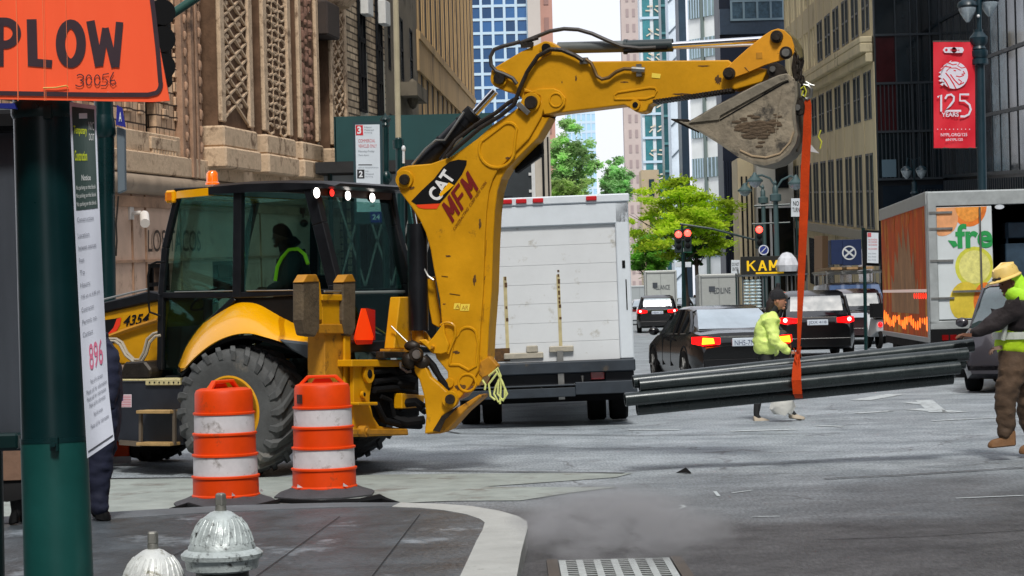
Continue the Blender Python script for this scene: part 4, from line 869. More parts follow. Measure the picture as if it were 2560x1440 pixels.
# loop of the strap around the pipes
mb = MB(); secs = []
for (cx, cy, Y, wd) in [(1996, 868, 20.3, 6), (1993, 892, 20.12, 14), (1992, 915, 20.08, 21), (1991, 950, 20.04, 24), (1994, 985, 20.06, 23), (1997, 993, 20.2, 20), (1997, 996, 20.45, 20), (1996, 960, 20.62, 20), (1996, 905, 20.6, 20), (1996, 868, 20.32, 6)]:
    l, r_ = P(cx - wd / 2, cy, Y), P(cx + wd / 2, cy, Y); secs.append([l, r_])
vs = [p for s_ in secs for p in s_]
mb.add(vs, [(2 * i, 2 * i + 1, 2 * i + 3, 2 * i + 2) for i in range(len(secs) - 1)])
mb2 = MB(); mb2.v = [V(p) for p in mb.v]; mb2.f = mb.f; mb2.m = mb.m
make('strap_loop', mb2, STR, sp, fr=WORLD)
mb = MB(); 
for a, b in (((1993, 900), (1984, 870)), ((1998, 900), (2002, 866))):
    p, q = P(*a, 20.05), P(*b, 20.05); mb.beam(p, q, .03, .006)
make('strap_knot', mb, STR, sp, fr=WORLD)

# ---------------------------------------------------------------- traffic barrels
def barrel(px, pyb, label, first=None, rz=0.):
    # pixel of the ground contact centre
    base = G(px, pyb)
    if first is not None:
        return instance(first, base, rz, label)
    t = thing('traffic_barrel', label, 'traffic barrel', Fr((base.x, base.y), 0), 'orange and white traffic barrels')
    H = .94; z0 = .07
    mb = MB(); m = []
    prof = [(.292, z0), (.292, z0 + .02), (.282, z0 + .03), (.28, .235), (.292, .24), (.292, .255), (.274, .262), (.272, .42), (.284, .425), (.284, .44), (.266, .447), (.264, .60), (.276, .605), (.276, .62), (.258, .627), (.256, .775), (.266, .78), (.266, .795), (.25, .80), (.247, .955), (.235, .985), (.2, 1.0), (.001, 1.0)]
    n = 40; mb.lathe([(a, b) for a, b in prof], n)
    for k, (a, b) in enumerate(zip(prof[:-1], prof[1:])):
        for j in range(n):
            zc = (a[1] + b[1]) / 2
            if (.27 < zc < .41 and abs(a[0] - b[0]) < .01) or (.635 < zc < .77 and abs(a[0] - b[0]) < .01): mb.m[k * n + j] = 1
    make('barrel_body', mb, [ORG, REFL], t, smooth=True)
    mb = MB(); mb.prism([(-.21, -.02, .99), (-.13, -.02, 1.07), (.13, -.02, 1.07), (.21, -.02, .99), (.17, -.02, .99), (.11, -.02, 1.045), (-.11, -.02, 1.045), (-.17, -.02, .99)], (0, .05, 0)); mb.prism([(-.1, .02, .99), (-.07, .02, 1.04), (.07, .02, 1.04), (.1, .02, .99)], (0, .05, 0)); make('handle', mb, ORG, t, bevel=.006)
    mb = MB(); prof = [(.46, .0), (.465, .02), (.44, .035), (.36, .06), (.3, .085), (.29, .09)]
    mb.lathe(prof, 8, (0, 0, 0), Matrix.Rotation(rad(22.5), 3, 'Z'), cap=True); make('rubber_base', mb, mat('barrel_base', C(66, 66, 70), .8, var=.3, vs=4, bump=.3), t, smooth=True)
    mb = MB()
    for x in (-.2, .2): mb.add([(x - .02, -.296 * math.cos(.7) - .003, .1), (x + .03, -.296 * math.cos(.7) - .003, .1), (x - .015, -.296 * math.cos(.7) - .003, .13)], [(0, 1, 2)])
    make('base_tab', mb, REFL, t)
    return t
b1 = barrel(812, 1240, 'orange traffic barrel with a raised flat handle, beside the yellow main frame of the machine')
b2 = barrel(566, 1262, 'orange traffic barrel standing in front of the big rear tyre', b1, rad(60))
mb = MB(); mb.loft([[(.2585 * math.sin(a), -.2585 * math.cos(a), z) for z in (.83, .91)] for a in (-.95, -.85, -.75, -.65)], closed=False, cap=False); make('owner_mark', mb, mat('mark_black', C(60, 26, 20), .6), b1)
bd_ = thing('barrier_board', 'low orange and white barrier board on the road past the step box', 'barrier', Fr(G(290, 1162).xy, 0)); _y = G(290, 1162).y
def bpx(x0, y0, x1, y1, d=0.): a, b_ = P(x0, y0, _y), P(x1, y1, _y); q = MB(); q.bb(a.x, b_.x, _y - d, _y + .05, a.z, b_.z); return q
make('board', bpx(225, 1100, 322, 1141), ORG, bd_, fr=WORLD, bevel=.006); make('white_board', bpx(225, 1143, 326, 1158), REFL, bd_, fr=WORLD, bevel=.004); make('foot', bpx(230, 1100, 236, 1164, .05), STL, bd_, fr=WORLD)
# crumpled sheet / hose around the barrel feet
mb = MB(); mb.tube([G(425, 1276, .02), G(470, 1266, .03), G(520, 1276, .02), G(640, 1270, .03), G(700, 1252, .03), G(800, 1256, .03), G(900, 1254, .04), G(950, 1246, .05), G(965, 1252, .03), G(1000, 1258, .02)], [.02, .035, .02, .03, .02, .02, .03, .04, .03, .01], 7)
tag(make('rubber_hose', mb, BLKM, smooth=True), 'flat black hose lying along the kerb at the feet of the barrels', 'hose')

# ---------------------------------------------------------------- hydrants
def hydrant(px, py_flange, s, label, col, dark=True, rz=0., wide=1.):
    Y = FPX / s; c = P(px, py_flange + 16, Y); zf = c.z
    t = thing('fire_hydrant', label, 'fire hydrant', Fr((c.x, c.y), rz), 'fire hydrants at the corner')
    gz = ZS; w_ = wide
    mb = MB(); prof = [(.12 * w_, gz), (.13 * w_, gz + .03), (.105 * w_, gz + .05), (.1 * w_, zf - .05), (.104 * w_, zf - .02)]
    mb.lathe(prof, 32); make('barrel', mb, mat('hydrant_black', C(24, 28, 30), .45, var=.3, vs=8), t, smooth=True)
    mb = MB(); prof = [(.104 * w_, zf - .055), (.135 * w_, zf - .045), (.14 * w_, zf - .012), (.152 * w_, zf - .004), (.155 * w_, zf + .012), (.14 * w_, zf + .026), (.128 * w_, zf + .03), (.126 * w_, zf + .042), (.121 * w_, zf + .05), (.11 * w_, zf + .085), (.094 * w_, zf + .118), (.068 * w_, zf + .148), (.04 * w_, zf + .168), (.022 * w_, zf + .174)]
    mb.lathe(prof, 48)
    for k in range(26):
        a = 2 * math.pi * k / 26; cs, sn = math.cos(a), math.sin(a); tw = .09
        pts = []
        for (r, z, d) in [(.117 * w_, zf + .054, 0), (.107 * w_, zf + .085, tw * .4), (.093 * w_, zf + .118, tw), (.074 * w_, zf + .144, tw * 1.3)]:
            pts.append(V((r * math.cos(a + d), r * math.sin(a + d), z)))
        mb.tube(pts, [.006, .0065, .005, .003], 6)
    make('bonnet', mb, col, t, smooth=True)
    mb = MB(); mb.lathe([(.022 * w_, zf + .172), (.02 * w_, zf + .196)], 20); mb.lathe([(.024, zf + .194), (.022, zf + .236), (.016, zf + .24)], 5); make('operating_nut', mb, mat('nut_grey', C(132, 132, 126), .5, metal=.5, var=.3), t, smooth=False, bevel=.003)
    return t
SILV = mat('silver_paint_chipped', C(178, 188, 188), .4, metal=.12, var=.2, vs=14, dirt_glint=C(40, 40, 38), ds=26, dt=.54, bump=.3)
SILW = mat('silver_paint_clean', C(206, 210, 208), .42, metal=.1, var=.12, vs=9, dirt_glint=C(120, 118, 100), ds=22, dt=.56, bump=.25)
hydrant(555, 1375, 660, 'chipped silver fire hydrant bonnet on a black barrel, the taller of the two', SILV)
hydrant(385, 1470, 655, 'cleaner pale silver fire hydrant, the lower of the two next to the green pole', SILW, wide=1.0, rz=.3)

# ---------------------------------------------------------------- big green pole at the left
Yp = 8.15; s_ = FPX / Yp
a, b = P(108, 300, Yp), P(147, 1440, Yp); ax = (a - b).normalized()
f0 = Fr((b.x, b.y), 0)
gp = thing('street_pole', 'thick dark green street pole carrying the orange road sign', 'street pole', f0)
GRL = mat('green_pole_lower', C(18, 72, 68), .42, var=.25, vs=2.5, dirt_glint=C(150, 170, 160), ds=26, dt=.75, spec=.35)
GRU = mat('green_pole_upper', C(6, 38, 40), .3, var=.25, vs=2, dirt_glint=C(150, 170, 160), ds=26, dt=.79, spec=.4)
def Pz(z): return b + ax * ((z - b.z) / ax.z)
zb, zj, zt_ = .13, P(140, 1098, Yp).z, P(100, 268, Yp).z
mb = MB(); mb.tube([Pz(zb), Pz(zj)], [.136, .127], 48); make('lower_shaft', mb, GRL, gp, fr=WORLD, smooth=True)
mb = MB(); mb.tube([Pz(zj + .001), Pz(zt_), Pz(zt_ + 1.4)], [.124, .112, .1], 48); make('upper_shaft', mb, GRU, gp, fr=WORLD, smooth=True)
mb = MB(); mb.tube([Pz(zj - .008), Pz(zj + .008)], [.129, .129], 48); mb.box(Pz(zj) + V((.03, -.135, -.01)), (.03, .03, .05)); mb.cyl(Pz(zj) + V((.03, -.15, -.01)), Pz(zj) + V((.03, -.165, -.01)), .01); make('band_clamp', mb, GRU, gp, fr=WORLD, smooth=True)
mb = MB(); mb.tube([Pz(zt_ - .045), Pz(zt_ - .03), Pz(zt_ + .01), Pz(zt_ + .02)], [.114, .121, .121, .114], 48); mb.box(Pz(zt_ - .01) + V((.045, -.122, -.02)), (.03, .02, .05)); mb.cyl(Pz(zt_ - .01) + V((.0, -.115, .005)), Pz(zt_ - .01) + V((.0, -.13, .005)), .012); make('collar', mb, DGRN, gp, fr=WORLD, smooth=True)
# orange sign
Ys = 7.85
sg = thing('road_sign', 'orange reflective road sign reading PLOW with 30056 written below', 'road sign', Fr(P(200, 255, Ys).xy, 0))
def S(px, py, d=0.): return P(px, py, Ys - d)
mb = MB(); mb.prism([S(-420, -330), S(372, -60), S(376, 0), S(424, 252), S(380, 255), S(-420, 240)], (0, .012, 0)); 
SIGO = mat('sign_orange', C(255, 96, 56), .5, var=.05, vs=1.2, spec=.25, emit=.06, bump=.06, bs=5, stretch=(6, 1, 1))
make('sign_panel', mb, SIGO, sg, fr=WORLD)
INK = mat('sign_ink', C(52, 34, 44), .5, var=.1)
mb = MB()
def outl(mb, s, x0, y0, x1, y1, sk=.03, off=0., shear=0., d=.003, m=0):
    bl, br, tl = S(x0, y1, d), S(x1, y1 + (x1 - x0) * sk, d), S(x0, y0, d); return text(mb, s, bl, br - bl, tl - bl, m, shear, off)
# bespoke highway capitals P L O W from strokes
_sd = [0]
def stroke(mb, pts, wd, d=.003, closed=False, m=0):
    _sd[0] += 1; d = d + _sd[0] * .00025
    L = [S(x, y, d) for x, y in pts]; k = len(L); vs = []
    for i, p in enumerate(L):
        a0 = L[(i - 1) % k] if closed else L[max(i - 1, 0)]; a1 = L[(i + 1) % k] if closed else L[min(i + 1, k - 1)]
        t = (a1 - a0); t.y = 0; t.normalize(); nrm = V((-t.z, 0, t.x)) * wd / 2; vs += [p - nrm, p + nrm]
    fs = [(2 * i, 2 * i + 1, 2 * i + 3, 2 * i + 2) for i in range(k - 1)]
    if closed: fs.append((2 * k - 2, 2 * k - 1, 1, 0))
    mb.add(vs, fs, m)
wd = 24 / s_
def ell(cx, cy, rx, ry, a0, a1, n=20): return [(cx + rx * math.cos(rad(a0 + (a1 - a0) * i / n)), cy - ry * math.sin(rad(a0 + (a1 - a0) * i / n))) for i in range(n + 1)]
stroke(mb, [(-2, 45), (-2, 166)], wd * .9); stroke(mb, [(-8, 54)] + ell(10, 83, 32, 29, 80, -80) + [(-8, 112)], wd * .85)
stroke(mb, [(79, 48), (82, 164)], wd); stroke(mb, [(70, 155), (130, 160)], wd * .8)
stroke(mb, ell(177, 109, 26, 49, 0, 342, 26), wd * .95, closed=True)
stroke(mb, [(226, 52), (248, 166)], wd * .85); stroke(mb, [(249, 164), (264, 70)], wd * .7); stroke(mb, [(263, 70), (287, 168)], wd * .7); stroke(mb, [(289, 168), (299, 55)], wd * .75)
for k in range(len(mb.v)): pass
# border
stroke(mb, [(372, -60), (384, 30), (394, 120), (401, 205)] + ell(384, 208, 18, 26, 0, -70, 6) + [(370, 237), (250, 237), (0, 233), (-420, 224)], 11 / s_)
hw = 2.6 / s_
stroke(mb, ell(200, 193, 9, 7, 150, -80, 8), hw, .004); stroke(mb, ell(198, 208, 11, 8, 80, -150, 8), hw, .004)
for cx in (222, 243): stroke(mb, ell(cx, 200, 7, 13, 0, 345, 12), hw, .004)
stroke(mb, [(272, 184), (258, 186), (256, 198), (264, 197), (270, 204), (264, 214), (252, 214)], hw, .004); stroke(mb, [(284, 180), (276, 196), (275, 206), (282, 214), (290, 208), (286, 200), (276, 203)], hw, .004)
make('sign_lettering', mb, INK, sg, fr=WORLD)
mb = MB(); outl(mb, 'Power-Pak', 268, 229, 322, 235, d=.005); make('maker_mark', mb, mat('mark_pale', C(240, 150, 130), .5), sg, fr=WORLD)
mb = MB(); 
for x, t_ in ((42, 2.2), (108, 1.5), (112, 1.), (166, 1.)):
    stroke(mb, [(x - 4, -60), (x, 60), (x + 2, 150), (x + 3, 252)], t_ / s_, .0045)
make('sheet_crease', mb, mat('crease_pale', C(250, 130, 84), .4), sg, fr=WORLD)
mb = MB(); mb.tube([S(108, 220, .008), S(140, 219, .01), S(166, 214, .012), S(170, 218, .008)], .003, 6); make('wire_tie', mb, mat('tie_yellow', C(226, 180, 90), .4), sg, fr=WORLD)
mb = MB(); mb.prism([S(-10, 258, .0), S(36, 258), S(40, 272), S(-10, 270)], (0, .03, 0)); tag(make('blue_sign_plate', mb, mat('plate_blue', C(24, 36, 120), .4)), 'edge of a dark blue sign plate just under the orange sign', 'sign')
# paper notice wrapped on the pole
YP = 7.95
nt_ = thing('paper_notice', 'long white paper notice hanging beside the green pole, lime letters at its top', 'notice', Fr(P(220, 1140, YP).xy, 0))
def nside(t):   # left edge, right edge in pixels
    y0 = 255 + t * (1146 - 255); y1 = 264 + t * (1100 - 264); xl = 174 + 44 * t ** 1.15; xr = 240 + 38 * t ** 1.2 + (8 * max(0, t - .85) / .15 if t > .85 else 0)
    return (xl, y0), (xr, y1)
def NP(u, v, d=0.):      # u across, v down
    (xl, yl), (xr, yr) = nside(v); bow = math.sin(u * math.pi) * .018 + .02 * math.sin(v * 7) * u
    return P(xl + (xr - xl) * u, yl + (yr - yl) * u, YP - bow - d)
nu, nv = 6, 24; mb = MB(); mb.v = [NP(i / nu, j / nv) for j in range(nv + 1) for i in range(nu + 1)] + [NP(i / nu, j / nv, -.002) for j in range(nv + 1) for i in range(nu + 1)]
kk = (nu + 1) * (nv + 1)
mb.f = [(j * (nu + 1) + i, j * (nu + 1) + i + 1, (j + 1) * (nu + 1) + i + 1, (j + 1) * (nu + 1) + i) for j in range(nv) for i in range(nu)]; mb.m = [0] * len(mb.f)
make('paper_sheet', mb, mat('paper', C(206, 212, 226), .6, var=.04), nt_, fr=WORLD, smooth=True)
def npatch(mb, u0, u1, v0, v1, d, m=0, nn=4):
    b0 = len(mb.v); mb.v += [NP(u0 + (u1 - u0) * i / nn, v0 + (v1 - v0) * j / nn, d) for j in range(nn + 1) for i in range(nn + 1)]
    for j in range(nn):
        for i in range(nn): mb.f.append((b0 + j * (nn + 1) + i, b0 + j * (nn + 1) + i + 1, b0 + (j + 1) * (nn + 1) + i + 1, b0 + (j + 1) * (nn + 1) + i)); mb.m.append(m)
mb = MB(); npatch(mb, .08, .93, .012, .305, .002, 0, 8); make('dark_header', mb, mat('header_grey', C(56, 74, 72), .6), nt_, fr=WORLD)
mb = MB()
def ntext(s, u0, u1, v0, v1, m, off=0.):
    vs, fs = textmesh(s, 0, 0, off); mb.add([NP(u0 + (u1 - u0) * p.x, v1 + (v0 - v1) * p.y, .004) for p in vs], fs, m)
ntext('Temporary', .12, .62, .065, .095, 0, .02); ntext('Construction', .12, .6, .135, .165, 0, .02); ntext('NYC', .7, .9, .05, .075, 1); ntext('DOT', .7, .9, .085, .105, 1); ntext('Notice', .35, .7, .205, .222, 1, .01)
for k, v in enumerate((.235, .258, .282)): ntext('No parking on this block', .12, .88, v, v + .016, 1)
for (u0, u1, v, s) in [(.1, .75, .325, 'Construction'), (.1, .55, .37, 'Location'), (.1, .8, .405, 'between avenues'), (.1, .3, .44, 'From'), (.1, .3, .475, 'To'), (.1, .5, .51, 'Hours:'), (.1, .85, .545, '7:00 am to 6:00 pm'), (.1, .6, .58, 'Contractor'), (.1, .7, .615, 'Permit no.'), (.1, .5, .65, 'Contact')]: ntext(s, u0, u1, v, v + .013, 2)
ntext('896', .3, .85, .69, .765, 3, .01)
for (u0, u1, v) in [(.3, .8, .79), (.12, .95, .815), (.12, .9, .835), (.2, .85, .855), (.35, .7, .885), (.2, .9, .915)]: ntext('Please call for information', u0, u1, v, v + .012, 2)
npatch(mb, .05, .97, .982, .986, .004, 4)
make('print', mb, [mat('ink_lime', C(186, 200, 40), .6), mat('ink_white', C(205, 210, 210), .6), mat('ink_grey', C(120, 124, 136), .6), mat('ink_pink', C(206, 110, 140), .6), mat('ink_dark', C(60, 62, 70), .6)], nt_, fr=WORLD)
mb = MB(); mb.box(NP(.5, .035, .006), (.03, .004, .02)); make('tape', mb, mat('tape_white', C(220, 224, 228), .3), nt_, fr=WORLD)
# ---------------------------------------------------------------- buildings
def winmesh(w_, h_, k, frame, glass, mull=(1, 2), fw=.08, rec=.25, out=1):
    """window centred at x=0, base z=0; depth goes away from the street"""
    mb = MB(); s_ = -out; y = s_ * rec
    mb.bb(-w_ / 2, w_ / 2, y, y + s_ * .02, 0, h_, 1)
    for i in range(mull[0] + 1):
        x = -w_ / 2 + w_ * i / mull[0]; x = min(max(x, -w_ / 2 + fw / 2), w_ / 2 - fw / 2); mb.bb(x - fw / 2, x + fw / 2, y - s_ * .06, y - s_ * .001, 0, h_, 0)
    for j in range(mull[1] + 1):
        z = h_ * j / mull[1]; z = min(max(z, fw / 2), h_ - fw / 2); mb.bb(-w_ / 2, w_ / 2, y - s_ * .055, y - s_ * .002, z - fw / 2, z + fw / 2, 0)
    return mb
def holes_wall(mb, x0, x1, z0, z1, xs, zs, y0, y1, m=0):
    """wall from boxes around openings xs (list of (a,b)) x zs (list of (a,b))"""
    xs = sorted(xs); c = x0
    for a, b_ in xs:
        if a > c: mb.bb(c, a, y0, y1, z0, z1, m)
        c = b_
    if x1 > c: mb.bb(c, x1, y0, y1, z0, z1, m)
    zz = sorted(zs)
    for a, b_ in xs:
        q = z0
        for u, v in zz:
            if u > q: mb.bb(a, b_, y0, y1, q, u, m)
            q = v
        if z1 > q: mb.bb(a, b_, y0, y1, q, z1, m)
def windows(root, fr, xs, zs, frame, glass, mull=(1, 2), fw=.08, rec=.25, out=1, name='window', ydef=0., lim=100):
    """each opening gets its own window object sharing one mesh"""
    first = None; cnt = 0
    for a, b_ in xs:
        for u, v in zs:
            if cnt >= lim: return
            if first is None:
                first = make(name, winmesh(b_ - a, v - u, fr.k, frame, glass, mull, fw, rec, out), [frame, glass], root); o = first; wa, ha = b_ - a, v - u
            else:
                o = first.copy(); COL.objects.link(o)
            o.parent = root; o.location = ((a + b_) / 2, ydef, u + fr.k * (a + b_) / 2); o.scale = ((b_ - a) / wa, 1, (v - u) / ha); cnt += 1
GLD = mat('glass_dark', C(18, 26, 34), .12, var=.4, vs=.4, spec=.45, rnd=.85)
GLM = mat('glass_mid', C(34, 50, 58), .15, var=.4, vs=.4, spec=.4, rnd=.5)
# ---- left ornate building
K1 = .0245; a1 = math.atan2(1, .1264)
LB = Fr((-14.9, 0), a1, K1)
def lx(px): return LB.L(px, 400).x
ob = thing('ornate_building', 'brown brick and carved terracotta building with tall patterned pilasters', 'building', LB)
obf = FR[ob.name] = LB
BRK = brickmat('brick_tan', C(214, 180, 146), C(158, 126, 100), C(80, 64, 52), w=.42, h=.3, mortar=.02, bump=1., var=.45)
BRK2 = brickmat('brick_grey', C(190, 170, 142), C(138, 122, 102), C(80, 70, 58), w=.9, h=.24, mortar=.03, bump=1., var=.4)
STN = mat('stone_brown', C(160, 128, 104), .85, var=.35, vs=1.4, bump=.5, bs=10, dirt_glint=C(70, 56, 48), ds=.9, dt=.55, spec=.2)
STN2 = mat('stone_light', C(200, 174, 144), .8, var=.3, vs=2, bump=.6, bs=12, dirt_glint=C(120, 98, 78), ds=2, dt=.52, spec=.2)
STND = mat('stone_recess_shade', C(104, 80, 62), .9, var=.35, vs=2, bump=.4, bs=12, spec=.15)  # recess shade put into a darker stone so the relief reads
SMO = mat('stone_smooth', C(198, 168, 146), .75, var=.14, vs=.8, dirt_glint=C(116, 94, 80), ds=.7, dt=.55, spec=.25)
zof = lambda px, py: LB.L(px, py).z
zc = zof(400, 440)                      # top of the cornice
xA, xB, xC_ = lx(-200), lx(489), lx(842)
xE = lx(962)
# brick part 1 with the slit window
sx0, sx1 = lx(366), lx(394); sz0, sz1 = zof(380, 342), zof(380, 240)
sx2, sx3 = lx(60), lx(120)
mb = MB(); holes_wall(mb, xA, xB, zc, 40, [(sx0, sx1), (sx2, sx3)], [(sz0, sz1), (sz1 + 3.4, sz1 + 6.0), (sz1 + 8, sz1 + 11)], 0, .6); make('brick_wall', mb, BRK, ob)
windows(ob, LB, [(sx0, sx1), (sx2, sx3)], [(sz0, sz1), (sz1 + 3.4, sz1 + 6.0)], BLKM, GLD, (1, 2), .06, .3, -1)
mb = MB(); mb.bb(lx(362), lx(428), -.18, -.001, sz0 - .32, sz0 - .02); 
make('window_sill', mb, STN2, ob, bevel=.02)
mb = MB()
for k in range(9): x = lx(364 + k * 7); mb.bb(x, x + .1, -.2, -.001, sz0 - .62, sz0 - .33)
for k in range(6): x = lx(315 + k * 6); mb.bb(x, x + .12, -.12, -.001, sz0 - .5, sz0 - .25)
make('dentils', mb, STN2, ob)
# quoin blocks projecting from the brick wall
mb = MB(); random.seed(5); z = zc + 1.4
while z < 16:
    for x, wq in ((lx(310), .5), (lx(345), .35), (lx(405), .45), (lx(436), .4)):
        if random.random() < .85: mb.bb(x + random.uniform(-.05, .05), x + wq, -.07, -.001, z, z + .24)
    z += .36
make('quoins', mb, BRK, ob, bevel=.015)
mb = MB(); mb.bb(lx(440), xB, -.2, -.002, zc, 40); mb.bb(lx(455), lx(463), -.3, -.2, zc, 40); mb.bb(lx(472), lx(476), -.26, -.2, zc, 40); make('corner_moulding', mb, STN, ob, bevel=.02)
z = zc + .6; mb = MB()
while z < 16:
    mb.ball((lx(448), -.22, z), .1, (1, .6, 1.3), 8); mb.ball((lx(484), -.22, z + .2), .11, (1, .6, 1.4), 8); z += .42
make('carved_border', mb, STN, ob, smooth=True)
mb = MB(); mb.bb(xA, xC_ + .5, -.25, -.001, zc, zc + .5); mb.bb(xA, xC_ + .5, -.12, -.001, zc + .5, zc + 1.0); make('base_course', mb, STN2, ob, bevel=.03)
# big round cornice
mb = MB(); rr = (zof(400, 440) - zof(400, 488)) / 2 * 1.05; mb.tube([(xA, -.1, zc - rr), (xE, -.1, zc - rr)], rr, 20); make('round_cornice', mb, mat('cornice_stone', C(150, 132, 112), .6, var=.2, vs=2, dirt_glint=C(70, 58, 50), ds=1.2, dt=.6), ob, smooth=True)
# ground floor
zt2 = zc - 2 * rr
wx0, wx1 = lx(358), lx(440); wz1 = zof(370, 660)
mb = MB(); holes_wall(mb, xA, xE, -1.5, zt2 + .1, [(wx0, wx1), (lx(520), lx(600)), (lx(680), lx(760))], [(.5, wz1)], -.05, .5); make('ground_floor_wall', mb, SMO, ob)
windows(ob, LB, [(wx0, wx1), (lx(520), lx(600)), (lx(680), lx(760))], [(.5, wz1)], BLKM, GLD, (2, 2), .1, .3, -1, 'shop_window')
mb = MB()
for px in (318, 352, 440, 640): mb.bb(lx(px), lx(px) + .05, -.09, -.051, -.5, zt2)
mb.bb(xA, xE, -.12, -.051, zt2 - .3, zt2 - .05); mb.bb(xA, xE, -.1, -.051, zof(370, 655), zof(370, 655) + .06); make('stone_joints', mb, STN, ob)
mb = MB(); textpx(mb, 'LOS TACOS', LB, -.08, (368, 630), (500, 628), (368, 574), 0, 0, .0)
for p in mb.v: p.y = -.1
mb2 = MB(); mb2.add(mb.v, mb.f); make('wall_lettering', mb2, mat('letter_bronze', C(70, 56, 46), .5, metal=.3), ob)
# pilasters with relief
def pilaster(p0, p1, kind, proj=.0, core=STN):
    x0, x1 = lx(p0), lx(p1); wq = x1 - x0; zb_ = zc + .5; zt_ = 24.
    mb = MB(); mb.bb(x0, x1, -.5, 0, zb_, zt_); col = make('pilaster', mb, STND, ob)
    e = wq * .13
    mb = MB()
    for q in (x0, x1 - e): mb.bb(q, q + e, -.62, -.501, zb_ + 1, zt_)
    make('pilaster_edge', mb, STN2, col, bevel=.03)
    mb = MB(); mb.bb(x0 - .15, x1 + .15, -.75, -.0, zb_ - .2, zb_ + .35); mb.bb(x0 - .05, x1 + .05, -.68, -.0, zb_ + .35, zb_ + .9); make('pilaster_base', mb, STN2, col, bevel=.05)
    X0, X1 = x0 + e, x1 - e; cx = (X0 + X1) / 2; hw_ = (X1 - X0) / 2; mb = MB(); rnd = MB(); z = zb_ + 1.1; t = .055
    if kind == 'diamond':
        ph = .44
        while z < 15.5:
            for (ax_, bx) in ((X0, X1), (X1, X0)): mb.beam((ax_, -.53, z), (bx, -.53, z + ph * 2), t, .09, up=V((0, 1, 0)))
            for q in (X0 + hw_ * .5, X1 - hw_ * .5): rnd.ball((q, -.5, z + ph), .085, (2., .8, 1.), 6)
            z += ph
    elif kind == 'hex':
        ph = .42; r = .16
        while z < 17:
            for q, dz_ in ((X0 + hw_ * .38, 0), (X1 - hw_ * .38, 0), (cx, ph / 2)):
                rnd.tube([(q + hw_ * .34 * math.cos(u), -.53, z + dz_ + r * math.sin(u)) for u in [j * math.pi / 3 + .5 for j in range(7)]], .04, 5)
            mb.beam((X0, -.52, z + ph / 2 - .06), (X1, -.52, z + ph / 2 - .06), .05, .04, up=V((0, 1, 0))); z += ph
    else:
        random.seed(9)
        while z < 17:
            for q in (.25, .5, .75): rnd.ball((X0 + (X1 - X0) * q + random.uniform(-.03, .03), -.5, z + random.uniform(-.08, .08)), random.uniform(.07, .15), (1, .9, random.uniform(.8, 1.8)), 8)
            z += .3
        mb.beam((X0 + .1, -.51, zb_ + 1), (X0 + .1, -.51, 17), .04, .05)
    if mb.v: make('relief_strap', mb, STN2, col)
    make('relief_carving', rnd, STN2 if kind != 'scroll' else mat('stone_red', C(122, 90, 74), .85, var=.4, vs=5, bump=.5), col, smooth=True)
    return col
mb = MB(); mb.bb(xB, xC_, -.05, .6, zc, 40); make('bay_wall', mb, STND, ob)
pilaster(500, 584, 'diamond'); pilaster(612, 684, 'hex'); pilaster(704, 756, 'scroll'); pilaster(788, 829, 'diamond')
mb = MB()
for px in (592, 603, 692, 698): mb.tube([(lx(px), -.28, zc + .5), (lx(px), -.28, 24)], .1, 10)
make('thin_shaft', mb, STN, ob, smooth=True)
# recess between pilaster 3 and 4 with a dark block standing in for its shade
mb = MB(); mb.prism([(lx(758), -.9, zof(775, 100)), (lx(790), -.9, zof(775, 100)), (lx(790), -.0, zof(775, 100)), (lx(758), -.0, zof(775, 100))], (0, 0, 1.1)); make('recess_shade_block', mb, mat('recess_shade_dark', C(54, 44, 38), .8, var=.3), ob, bevel=.05)
mb = MB(); mb.bb(lx(762), lx(782), -.25, -.051, zc + .6, zof(775, 150)); make('recess_panel', mb, mat('panel_grey', C(140, 128, 112), .7, var=.2), ob)
mb = MB(); mb.lathe([(.9, 0), (1.1, .2), (1.1, .4), (1.3, .6), (1.3, 1.2)], 20, (lx(800), -.2, zof(800, 26))); make('capital', mb, STN2, ob, smooth=True)
# brick part 2, recedes
sa, sb = lx(842), lx(853); wz = [(zof(950, 108), zof(950, 30)), (zof(950, 108) + 4.4, zof(950, 30) + 4.4)]
mb = MB(); holes_wall(mb, xC_, xE, -1.5, 40, [(sa, sb)], [(zc + .4, zof(848, 125))], -.1, .5); make('side_brick_wall', mb, BRK2, ob)
mb = MB(); mb.bb(sa, sb, .3, .4, zc, zof(848, 125)); make('window', mb, GLD, ob)
cols = [(lx(893), lx(908)), (lx(938), lx(950))]
for a, b_ in cols:
    for z0 in (zof(900, 282), zof(900, 105)):
        mb = winmesh(b_ - a, 2.6, K1, BLKM, GLD, (2, 2), .1, .02, -1); mb.v = [p + V(((a + b_) / 2, -.18, z0)) for p in mb.v]; make('window', mb, [BLKM, GLD], ob)
        if z0 > 9: mb = MB(); mb.bb(a + .2, a + 1.2, -.5, -.2, z0 + .9, z0 + 1.8); make('air_conditioner', mb, mat('ac_white', C(205, 205, 200), .6, var=.1), ob, bevel=.03)
        else: mb = MB(); mb.bb(a + .2, a + 1.6, -.14, -.101, z0 - .2, z0 + 2.2); make('pale_blind', mb, mat('blind_pale', C(180, 176, 160), .7, var=.2), ob)
for k in range(16):
    pass
# security camera on the wall
q = LB.L(352, 532, -.3); mb = MB(); mb.cyl((q.x, -.05, q.z), (q.x, -.3, q.z), .05); mb.cyl((q.x + .1, -.35, q.z - .05), (q.x - .35, -.5, q.z - .25), .11); mb.box((q.x, -.07, q.z), (.3, .05, .3))
cc = make('security_camera', mb, mat('camera_white', C(214, 208, 200), .5), None, fr=LB, smooth=True); tag(cc, 'small white security camera on the smooth stone wall', 'security camera')

